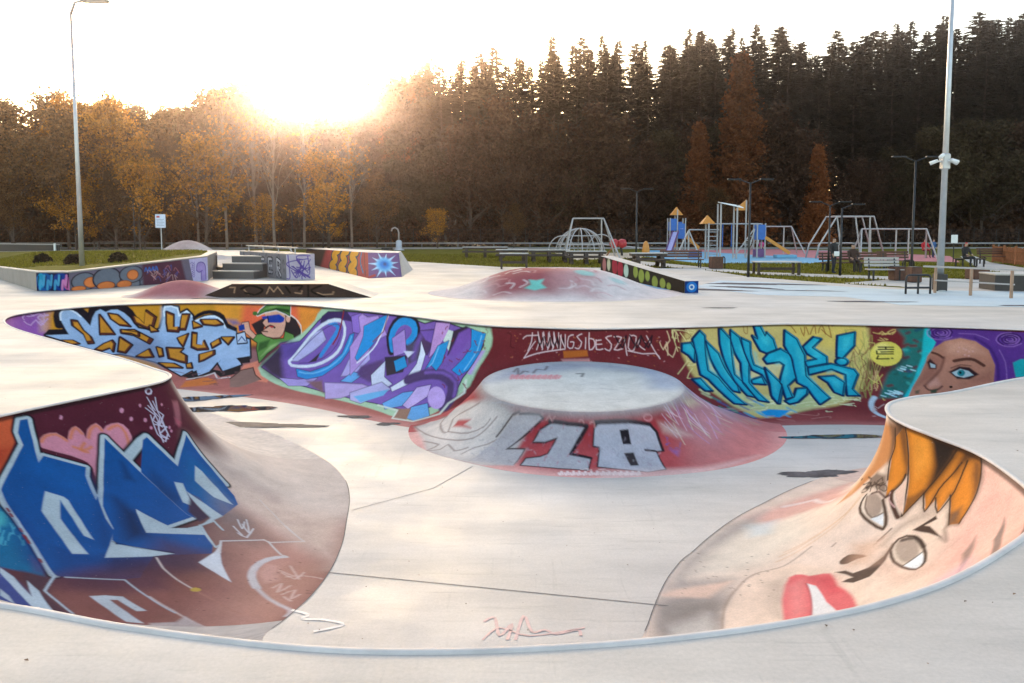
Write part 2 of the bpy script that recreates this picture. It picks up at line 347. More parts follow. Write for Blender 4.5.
# graffiti, one shape per line: kind (P filled, S stroke), colour, soft edge and opacity, [stroke width,] then the outline
# as steps along and down the wall in units of PSTEP metres
PSTEP = {'left': 0.005, 'right': 0.005, 'far': 0.006, 'mound': 0.006}
def decode(txt, q):
    ops = []
    for l in txt.strip().split('\n'):
        t = l.split(); c = tuple(int(v) for v in t[1:4]); k = 7 if t[0] == 'S' else 6
        p = np.cumsum(np.array(t[k:], dtype=int).reshape(-1, 2), 0) * q
        if t[0] == 'P': ops.append(('P', c, float(t[4]), float(t[5]), p))
        else: ops.append(('S', c, float(t[4]), float(t[5]), float(t[6]), p))
    return ops
PAINT['left'] = decode("""
P 92 34 50 0.5 1 10000 0 1600 0 0 200 -1600 0
P 104 58 66 0.23 1 11108 143 -17 10 -18 11 -17 10 -18 11 -19 11 -19 10 -19 11 -20 12 -20 11 -21 11 -22 12 -22 12 -23 12 -25 13 -25 14 -27 15 -28 16 -29 17 36 59 70 31 76 30 84 28 99 28 152 34 197 4 -51 -6 -40 -22 -30 -22 -22 -22 -15 -20 -10 -20 -6 -20 -2 -19 -1 -18 1 -18 3 -18 5 -18 5 -17 6 -18 8 -17 8 -17 9 -18 10 -17 12 -18 14 -19 18 -21 27 -27 -70 17 -48 1 -43 -5 -41 -8 -38 -11
P 148 92 86 0.221 0.9 11198 237 -25 12 -24 13 -24 11 -24 11 -24 11 -25 10 -26 10 -26 10 -28 10 -29 10 -30 10 -31 10 -33 10 -35 12 -37 13 62 30 67 29 73 28 85 26 107 28 173 28 -26 -23 -17 -22 -11 -22 -5 -20 -2 -20 1 -19 3 -19 5 -19 6 -19 8 -19 8 -18 10 -19 11 -19 12 -21 16 -21 19 -24 29 -30 -91 27 -64 1
P 78 54 66 0.235 0.7 10796 243 -24 14 -26 15 -27 16 -28 16 14 40 23 40 116 38 37 -14 36 -13 7 -26 9 -25 -50 -32 -46 -34
P 212 156 142 0.399 0.95 10572 310 -22 31 -20 33 -18 36 -75 25 -70 34 -66 43 91 35 83 29 99 0 124 0 123 0 115 0 86 0 89 0 99 0 99 0 126 0 39 -18 -50 -21 -36 -22 -26 -22 -20 -22 -13 -22 -56 15 -64 8 -65 6 -61 2 -63 1 -62 0 -79 -30 -72 -31 -66 -34 -87 -36
P 236 206 190 0.265 0.95 10466 163 -17 42 -11 45 -2 45 -1 49 10 48 -67 37 -61 46 -47 51 66 29 56 21 51 0 102 0 120 0 124 0 -52 0 -46 -38 -49 -57 -32 -42 -21 -43 -9 -36 -4 -34 0 -34 -41 -43 -36 -43
P 128 110 108 0.178 0.6 10605 326 -18 50 31 43 42 42 62 -21 8 -28 11 -26 -71 -47
P 214 156 136 0.212 0.7 10833 484 -21 21 -20 22 -18 24 108 25 80 0 81 0 88 0 112 0 -127 -38 -68 -35 -107 -9
P 222 98 60 0.012 1 10841 0 -21 0 -21 0 -22 5 22 24 12 21 35 25 37 23 45 13 45 10 -31 -26 -29 -26 -26 -28 -24 -29
P 184 60 40 0.066 0.8 10862 44 -34 16 55 38 45 13 -35 -33
P 16 112 158 0.021 1 10963 68 -12 15 -12 15 -12 16 -12 16 29 40 19 27 23 26 34 29 37 22 2 -18 11 -32 8 -15 9 -16 9 -15 10 -14 -40 -21 -37 -23 -34 -26
P 70 84 150 0.034 1 11124 172 -13 13 -14 13 -13 13 -13 14 20 28 25 28 38 34 8 -18 8 -18 10 -18 9 -16 10 -16 11 -16 11 -16 -51 -10
P 90 60 72 0.046 1 11061 247 -6 17 -6 18 51 8 22 24 27 22 6 -23 -42 -38
S 90 190 210 0.004 0.8 0.0088 10941 177 6 7 6 7 0 0 -2 -2
S 90 190 210 0.004 0.8 0.0087 10963 190 -2 1 1 2 10 6 11 5
S 90 190 210 0.003 0.8 0.0085 10992 183 -9 -6 -10 -6 -5 -3 -3 -1
S 90 190 210 0.004 0.8 0.0087 10955 180 0 -2 0 -1 -1 3 1 4 8 2 8 2
S 90 190 210 0.004 0.8 0.0088 10986 211 -1 0 -1 -1 2 2 3 1 0 0 1 1 2 1 3 2
S 90 190 210 0.003 0.8 0.0084 10983 183 5 2 8 3 12 5 9 4 -6 -3 -8 -5
S 90 190 210 0.004 0.8 0.0088 10980 200 6 7 8 8 3 1 0 -1 -7 -3 -7 -2
S 90 190 210 0.004 0.8 0.0086 10982 194 -7 -4 -7 -6 -4 -4 -3 -3
S 90 190 210 0.003 0.8 0.0085 11005 198 4 2 4 2 1 1 0 0 3 -2 0 -2 -9 -4 -9 -4
S 90 190 210 0.003 0.8 0.0086 10987 193 -2 0 -3 -1 -2 1 -2 0
S 90 190 210 0.004 0.8 0.0087 10949 188 -1 -3 2 -4 10 3 9 3 0 -2 -4 -2 -3 -1 -3 -2
S 90 190 210 0.003 0.8 0.0086 10981 196 -1 -3 2 -3 9 4 10 5
S 90 190 210 0.003 0.8 0.0085 10965 167 -7 -6 -8 -6 -1 0 1 2
S 90 190 210 0.004 0.8 0.0088 10929 174 1 1 -1 0 -4 -3 -5 -4
P 86 196 196 0.051 0.8 10956 169 4 2 5 3 4 1 3 0 2 0 1 -2 0 -2 -2 -3 -3 -3 -4 -3 -4 -2 -5 -2 -4 -2 -3 0 -2 0 -1 2 0 2 2 3 3 3
P 226 208 196 0.3 0.97 10000 20 300 0 0 620 -300 0
P 236 216 204 0.4 0.92 10000 220 450 0 0 420 -450 0
P 228 146 164 0.01 1 10776 62 -7 -6 -10 -4 -11 -1 -11 3 -4 10 -3 9 -7 -7 -9 -9 -10 -5 -8 -1 -3 7 0 9 3 8 1 4 -7 -7 -9 -9 -13 -6 -12 -2 -3 8 0 9 -4 -2 -7 -4 -14 -2 -15 2 -8 7 -2 13 5 15 11 17 11 16 20 16 17 7 22 6 22 5 18 4 28 8 14 -2 -6 -8 -12 -13 -12 -16 -4 -14 3 -8 5 -7 6 -8 7 -7 8 -7 6 -6 6 -6 4 -4 1 -8
S 234 134 86 0.012 0.9 0.0243 10773 63 -6 -4 -9 -4 -10 0 -8 2 -5 9 -2 8
S 234 134 86 0.013 0.9 0.0256 10723 71 -7 -6 -7 -6 -7 -4 -4 0 -1 7 0 6
S 234 134 86 0.013 0.9 0.027 10692 80 -6 -6 -9 -8 -10 -5 -8 -1 -2 5 0 7
S 234 134 86 0.015 0.9 0.0297 10643 74 -12 -3 -13 0 -4 8 1 12 8 16 11 15 12 6 8 1
S 234 134 86 0.013 0.9 0.0263 10732 89 -5 6 -6 6 -10 0 -8 -2
S 234 134 86 0.013 0.9 0.0263 10708 88 10 5 8 6 -3 5 -5 3
P 226 150 176 0.008 1 10705 28 1 1 1 1 1 1 2 1 1 -1 0 0 1 -1 0 -1 -1 -1 -1 -1 -1 -1 -1 -1 -1 -1 -1 -1 -1 0 -1 1 0 1 0 1 0 1
P 226 150 176 0.009 1 10581 43 2 2 1 1 2 1 2 1 2 0 1 -1 0 -1 1 -1 -1 -2 -1 -2 -1 -1 -2 -2 -2 0 -1 -1 -2 0 -1 1 -1 1 0 1 0 2
P 226 150 176 0.009 1 10575 67 1 1 2 1 1 1 2 0 1 0 1 0 1 -1 0 -1 -1 -2 0 -1 -2 -1 -1 -2 -2 0 -1 -1 -2 0 -1 1 0 1 -1 1 1 1
P 226 150 176 0.01 1 10534 42 1 1 1 1 1 1 1 0 1 0 1 0 0 -1 0 -1 0 -1 0 -1 -1 -1 -1 -1 -2 -1 -1 0 -1 0 -1 0 0 1 0 1 0 1
P 226 150 176 0.01 1 10545 77 1 2 2 1 1 0 2 1 1 0 1 -1 1 -1 0 -1 -1 -1 -1 -2 -1 -1 -1 -1 -2 -1 -2 0 -1 0 -1 1 0 1 -1 1 1 1
P 226 150 176 0.01 1 10546 98 1 1 1 1 2 0 1 1 1 -1 1 0 0 -1 0 -1 0 -1 -1 -1 -1 -1 -1 -1 -2 0 -1 -1 -1 1 -1 0 0 1 0 1 0 1
P 226 150 176 0.012 1 10497 110 1 1 1 1 1 0 2 1 1 0 1 -1 0 -1 0 0 0 -1 -1 -1 -1 -1 -2 -1 -1 -1 -1 0 -2 0 0 1 -1 0 0 1 1 1
P 226 150 176 0.011 1 10500 120 1 0 1 1 2 1 1 0 1 0 1 -1 0 0 0 -1 0 -1 -1 -1 -1 -1 -2 -1 -1 0 -2 -1 -1 1 0 0 -1 1 0 1 1 1
P 226 150 176 0.012 1 10471 53 1 1 2 0 1 1 1 0 1 0 1 0 0 -1 0 -1 0 0 0 -1 -1 -1 -2 -1 -1 0 -1 -1 -1 0 -1 1 0 0 -1 1 1 1
S 18 16 34 0.009 1 0.1002 11043 278 -27 -22 -27 -25 -24 -26 -21 -29 -14 -27 -17 -24 -15 -9 -47 -27 -46 -29 -11 -24 -20 -21 -13 1 23 41 28 41 -19 -9 -22 22 -22 23 18 15 37 50 -11 -5 43 44 21 27 45 19 35 13
S 18 16 34 0.014 1 0.1534 10658 142 -59 -23 -22 -5 -4 42 0 44 -52 -30 -57 -30 15 54 12 47 19 48
S 18 16 34 0.011 1 0.1245 10856 261 -48 -47 -41 -29 -37 -31 -35 -32 -31 -33 -1 30 0 30 3 31 6 41 11 41 16 42 0 10 68 -10 6 -46
S 196 208 214 0.01 1 0.0976 10658 142 -59 -23 -22 -5 -4 42 0 44 -52 -30 -57 -30 15 54 12 47 19 48
S 196 208 214 0.006 1 0.0637 11043 278 -27 -22 -27 -25 -24 -26 -21 -29 -14 -27 -17 -24 -15 -9 -47 -27 -46 -29 -11 -24 -20 -21 -13 1 23 41 28 41 -19 -9 -22 22 -22 23 18 15 37 50 -11 -5 43 44 21 27 45 19 35 13
S 196 208 214 0.008 1 0.0792 10856 261 -48 -47 -41 -29 -37 -31 -35 -32 -31 -33 -1 30 0 30 3 31 6 41 11 41 16 42 0 10 68 -10 6 -46
P 6 88 158 0.007 1 10591 117 -14 -3 -4 42 0 44 -52 -30 -57 -30 15 54 11 44 18 43 26 44 27 21 83 1 -9 -35 -16 -27 11 -32 68 68 1 -17 -17 -42 -11 -41 -6 -40 -38 -32
P 8 108 170 0.131 0.8 10520 185 -18 64 28 42 35 41 73 -8 -7 -61 -57 -38
P 20 50 96 0.111 0.6 10642 190 3 38 8 39 55 16 -10 -32 -6 -31
P 6 88 158 0.005 1 10774 15 -13 1 23 41 28 41 -19 -9 -22 22 -22 23 18 15 37 50 -11 -5 43 44 21 27 45 19 36 13 -16 14 -17 15 -17 15 86 18 18 -13 14 -19 15 -19 16 -18 6 -11 -27 -23 -27 -25 -24 -26 -21 -29 -14 -27 -17 -24 -15 -9 -47 -27 -46 -29 -11 -24
P 6 88 158 0.006 1 10664 89 -1 30 0 30 3 31 6 41 11 41 16 42 0 10 68 -10 0 -28 3 -28 46 46 -24 19 -26 21 -26 22 33 29 37 12 31 -24 29 -22 14 -22 15 -21 -14 -30 -34 -18 -43 -46 -41 -29 -37 -31 -35 -32
P 10 60 130 0.088 0.7 10937 158 7 29 27 27 30 26 33 25 -1 -27 -35 -26 -32 -26
P 12 56 120 0.097 0.6 10967 248 -6 19 -4 19 -4 19 63 32 6 -27 9 -25
P 20 30 60 0.097 0.75 10770 209 5 50 52 44 40 -12 -52 -41
P 10 60 116 0.072 0.6 10799 194 29 35 35 35 55 21 -68 -55
P 14 98 172 0.096 0.6 10817 78 -18 20 -20 21 -19 23 35 54 15 -23 14 -22 14 -21
P 84 60 86 0.163 0.8 10823 322 -7 24 -6 25 -4 25 80 17 18 -21 18 -19 19 -19 18 -18 -66 -6
P 26 76 140 0.099 0.7 10984 263 -19 16 -20 16 -20 17 -21 17 54 -2 51 -4 13 -21 12 -21
P 96 58 74 0.122 0.85 11043 280 -26 12 -27 11 -22 12 -22 11 -24 12 -6 22 -6 22 84 18 18 -16 18 -16 18 -15 8 -17 7 -16 8 -17
P 52 46 84 0.094 0.7 10938 297 -16 14 -17 15 -17 15 40 12 27 -16 26 -15
P 150 136 138 0.15 0.5 10542 261 28 68 47 67 46 -34 -41 -46
P 28 24 44 0.045 0.5 10679 144 -3 8 22 41 11 -12
P 196 208 214 0.008 1 10855 150 -13 21 1 9 28 41 35 42 1 -14 -30 -37 -24 -38 41 31 26 37 31 38 16 -14 -26 -28 -22 -29 -19 -29
P 196 208 214 0.007 1 10767 247 0 28 2 28 3 8 48 -15
P 196 208 214 0.008 1 10767 247 53 49 -24 20 -26 21 -26 22 -27 -22 29 -9 29 -19 -5 -32
P 196 208 214 0.012 1 10529 216 -1 19 18 53 28 52 13 -39 -12 -54
P 196 208 214 0.011 1 10624 229 -14 11 51 58 6 -21
P 196 208 214 0.011 1 10626 260 3 43 11 44 76 -8 -44 -3 -35 -61
P 66 52 78 0.027 1 10641 277 27 57 35 -3 -16 -32
S 196 208 214 0.007 1 0.0222 10696 372 -21 -27 39 -7
S 196 208 214 0.007 1 0.0198 10716 337 46 41
P 196 208 214 0.009 1 10897 284 -10 11 -12 20 -10 21 -10 21 36 -18 27 -20 26 -20
S 18 16 34 0.011 0.7 0.0154 10889 282 -10 29 -14 21 -13 22
P 232 232 238 0.01 1 10861 396 -63 2 -33 -5 77 31 77 38 -32 -33
S 196 208 214 0.007 1 0.0212 10717 341 62 51 -16 2
S 232 226 226 0.007 0.9 0.0196 10797 405 -52 -17 -33 26 -35 29
S 236 220 214 0.01 0.9 0.0247 10677 443 6 12 -27 25 -25 28 -61 -50
S 236 226 222 0.008 0.9 0.0219 10680 452 56 37 3 9
S 226 214 214 0.011 1 0.0612 10743 497 10 -10 18 -10 26 -6 29 -1 27 3 26 6 30 11 24 10
S 226 210 208 0.012 0.9 0.0357 10933 500 24 12 34 17 17 10 20 11 21 12 20 10 22 4 19 0 9 0
S 236 220 214 0.011 0.8 0.0176 10489 373 36 43 63 56
S 246 212 200 0.011 0.7 0.0183 10858 524 -8 9 -6 14 3 12 7 13 6 4
S 246 212 200 0.01 0.7 0.0177 10835 512 18 13 14 13 -19 4 -25 1
S 246 212 200 0.01 0.7 0.0168 10926 520 -17 3 -11 3 27 3 25 2 -17 5 -25 4
S 246 212 200 0.01 0.7 0.0173 10963 540 -18 5 -11 7 28 2 28 3 -10 3 -18 3
S 246 212 200 0.01 0.7 0.0173 10976 545 14 7 15 8
S 246 212 200 0.011 0.7 0.018 10792 516 36 14 38 14
S 246 212 200 0.01 0.7 0.0176 10824 506 12 13 12 12
P 236 180 166 0.043 0.8 10852 480 -53 0 2 18 85 22 20 -16
S 226 220 222 0.007 0.9 0.0176 10663 379 12 13 12 13
S 226 220 222 0.007 0.9 0.0181 10627 373 17 11 14 10 -15 -2 -19 -6
S 226 220 222 0.007 0.9 0.0181 10638 387 17 13 12 11 -27 -11 -30 -15
S 226 220 222 0.007 0.9 0.0178 10685 396 6 10 0 9 -26 -2 -26 -3
S 226 208 202 0.006 0.9 0.0158 10889 346 30 22 29 29 26 29
S 186 130 116 0.012 0.7 0.0147 10974 426 40 39 71 51
S 220 196 190 0.007 0.8 0.0187 11036 392 42 39 30 22 49 33
P 206 170 80 0.009 1 10973 437 3 1 3 0 3 -1 2 -1 1 -2 1 -2 0 -2 -1 -2 -2 -1 -3 -1 -2 -1 -3 1 -3 0 -2 1 -2 2 0 2 0 2 1 2 2 1
P 216 206 204 0.024 0.7 11144 420 -12 28 -29 4 32 20 24 14 -1 -21 2 -21 4 -20
S 196 206 216 0.006 0.9 0.0145 11038 290 -22 29 -21 28 45 46 50 45
S 196 206 216 0.006 0.95 0.0167 11043 279 51 8 23 23 27 23
P 206 210 216 0.009 1 11076 333 -14 14 -8 18 39 40 7 -10 -31 -31 5 -8 33 29 40 29 0 -20 -39 -30
P 204 216 226 0.007 1 11071 225 11 21 38 35 -40 -20 19 21 52 32 1 -23 -26 -20 -23 -20 -20 -21
P 196 208 220 0.009 1 11124 246 11 13 20 13 -13 -20
S 186 200 212 0.005 0.9 0.0178 10892 99 32 42 24 38 30 37 37 34 12 12 16 16
S 140 50 60 0.006 0.8 0.0179 11015 248 5 4
S 140 50 60 0.006 0.8 0.0171 10936 155 3 5
S 140 50 60 0.006 0.8 0.0177 10973 204 4 5
S 140 50 60 0.006 0.8 0.0177 10974 206 5 5
S 140 50 60 0.006 0.8 0.0177 10973 204 4 5
S 140 50 60 0.006 0.8 0.0179 11013 246 5 4
S 140 50 60 0.006 0.8 0.0177 10980 213 5 5
S 140 50 60 0.006 0.8 0.0172 10942 164 3 5
S 140 50 60 0.006 0.8 0.0172 10942 164 3 5
S 140 50 60 0.006 0.8 0.0177 10980 213 5 5
S 140 50 60 0.006 0.8 0.0171 10935 154 3 5
S 140 50 60 0.006 0.8 0.0175 10962 192 4 5
P 90 70 120 0.036 0.6 11014 235 12 20 21 12 4 -11
S 216 206 226 0.005 0.95 0.0148 10506 27 0 34 1 -18 12 47
S 216 206 226 0.005 0.95 0.0146 10527 50 -12 22 15 9 -11 22
S 216 206 226 0.006 0.95 0.0157 10482 32 18 31 -9 14 30 19
S 216 206 226 0.005 0.95 0.0143 10527 69 19 46 -2 20
S 216 206 226 0.005 0.95 0.0147 10522 89 20 33 -10 10
S 216 206 226 0.005 0.95 0.0152 10510 92 9 30 23 15
S 216 206 226 0.006 0.95 0.0154 10496 39 9 48 16 42
S 216 206 226 0.005 0.95 0.0145 10517 46 -10 34 26 25 16 32
S 216 206 226 0.005 0.95 0.0148 10533 92 -27 14 34 10 -11 17
S 216 206 226 0.005 1 0.0207 10483 15 1 1 1 1 1 1 1 1 2 1 1 0 2 0 1 0 2 0 1 0 1 0 1 0 1 -1 1 -1 1 -1 0 -1 0 0 0 -1 -1 -2 0 -1 -1 -1 -1 0 -1 -1 -1 -1 -2 -1 -1 0 -2 0 -1 -1 -2 0 -1 1 -1 0 -1 0 -1 1 -1 1 -1 0 0 1 0 1 0 1 0 2 1 0
P 196 120 130 0.038 0.6 10416 53 -47 7 91 55 11 -8
P 190 90 110 0.034 0.7 10459 91 -16 17 26 8
S 70 40 40 0.007 0.5 0.0141 10947 539 2 1
S 70 40 40 0.008 0.5 0.0155 10945 576 1 0
S 70 40 40 0.006 0.5 0.0116 10869 359 0 2
S 70 40 40 0.006 0.5 0.0119 10965 434 2 1
S 70 40 40 0.007 0.5 0.014 11016 533 3 1
S 70 40 40 0.007 0.5 0.0148 10952 571 3 1
S 70 40 40 0.006 0.5 0.0122 10852 383 1 2
S 70 40 40 0.007 0.5 0.0141 10873 511 2 2
S 70 40 40 0.006 0.5 0.0122 11068 466 2 1
S 70 40 40 0.006 0.5 0.0129 10849 430 1 1
S 70 40 40 0.007 0.5 0.0141 10803 463 1 2
S 70 40 40 0.008 0.5 0.016 11200 576 -6 0
S 70 40 40 0.008 0.5 0.0154 10955 576 2 0
S 70 40 40 0.006 0.5 0.0114 11039 424 1 2
S 70 40 40 0.007 0.5 0.0146 10819 506 2 1
S 70 40 40 0.007 0.5 0.0133 10898 479 2 1
S 70 40 40 0.006 0.5 0.0119 10851 366 0 2
S 70 40 40 0.007 0.5 0.0139 10884 506 2 2
S 70 40 40 0.006 0.5 0.0126 10999 478 2 2
S 70 40 40 0.008 0.5 0.0156 11140 576 0 0
S 70 40 40 0.011 0.5 0.0215 11339 576 4 0
S 70 40 40 0.008 0.5 0.0157 10763 525 2 2
S 70 40 40 0.008 0.5 0.016 11198 576 0 0
S 70 40 40 0.005 0.5 0.0105 10970 348 1 1
S 70 40 40 0.01 0.5 0.0196 11298 576 -1 0
S 70 40 40 0.005 0.5 0.0103 11153 367 1 1
S 70 40 40 0.007 0.5 0.0149 10935 568 3 2
S 70 40 40 0.005 0.5 0.0107 10951 354 1 1
S 70 40 40 0.006 0.5 0.0115 11167 419 2 1
S 70 40 40 0.007 0.5 0.0144 10838 507 2 2
S 70 40 40 0.01 0.5 0.0198 11190 575 8 1
S 70 40 40 0.006 0.5 0.0119 11186 429 2 2
S 70 40 40 0.007 0.5 0.0139 10779 434 1 2
S 70 40 40 0.006 0.5 0.0116 10944 409 1 2
S 70 40 40 0.005 0.5 0.0106 11085 389 1 1
S 70 40 40 0.007 0.5 0.0137 11217 481 3 2
S 70 40 40 0.006 0.5 0.0119 11028 451 1 1
S 70 40 40 0.009 0.5 0.0172 10667 535 2 1
S 70 40 40 0.006 0.5 0.0122 11189 444 2 1
S 70 40 40 0.008 0.5 0.0166 11177 545 5 2
""", PSTEP['left'])
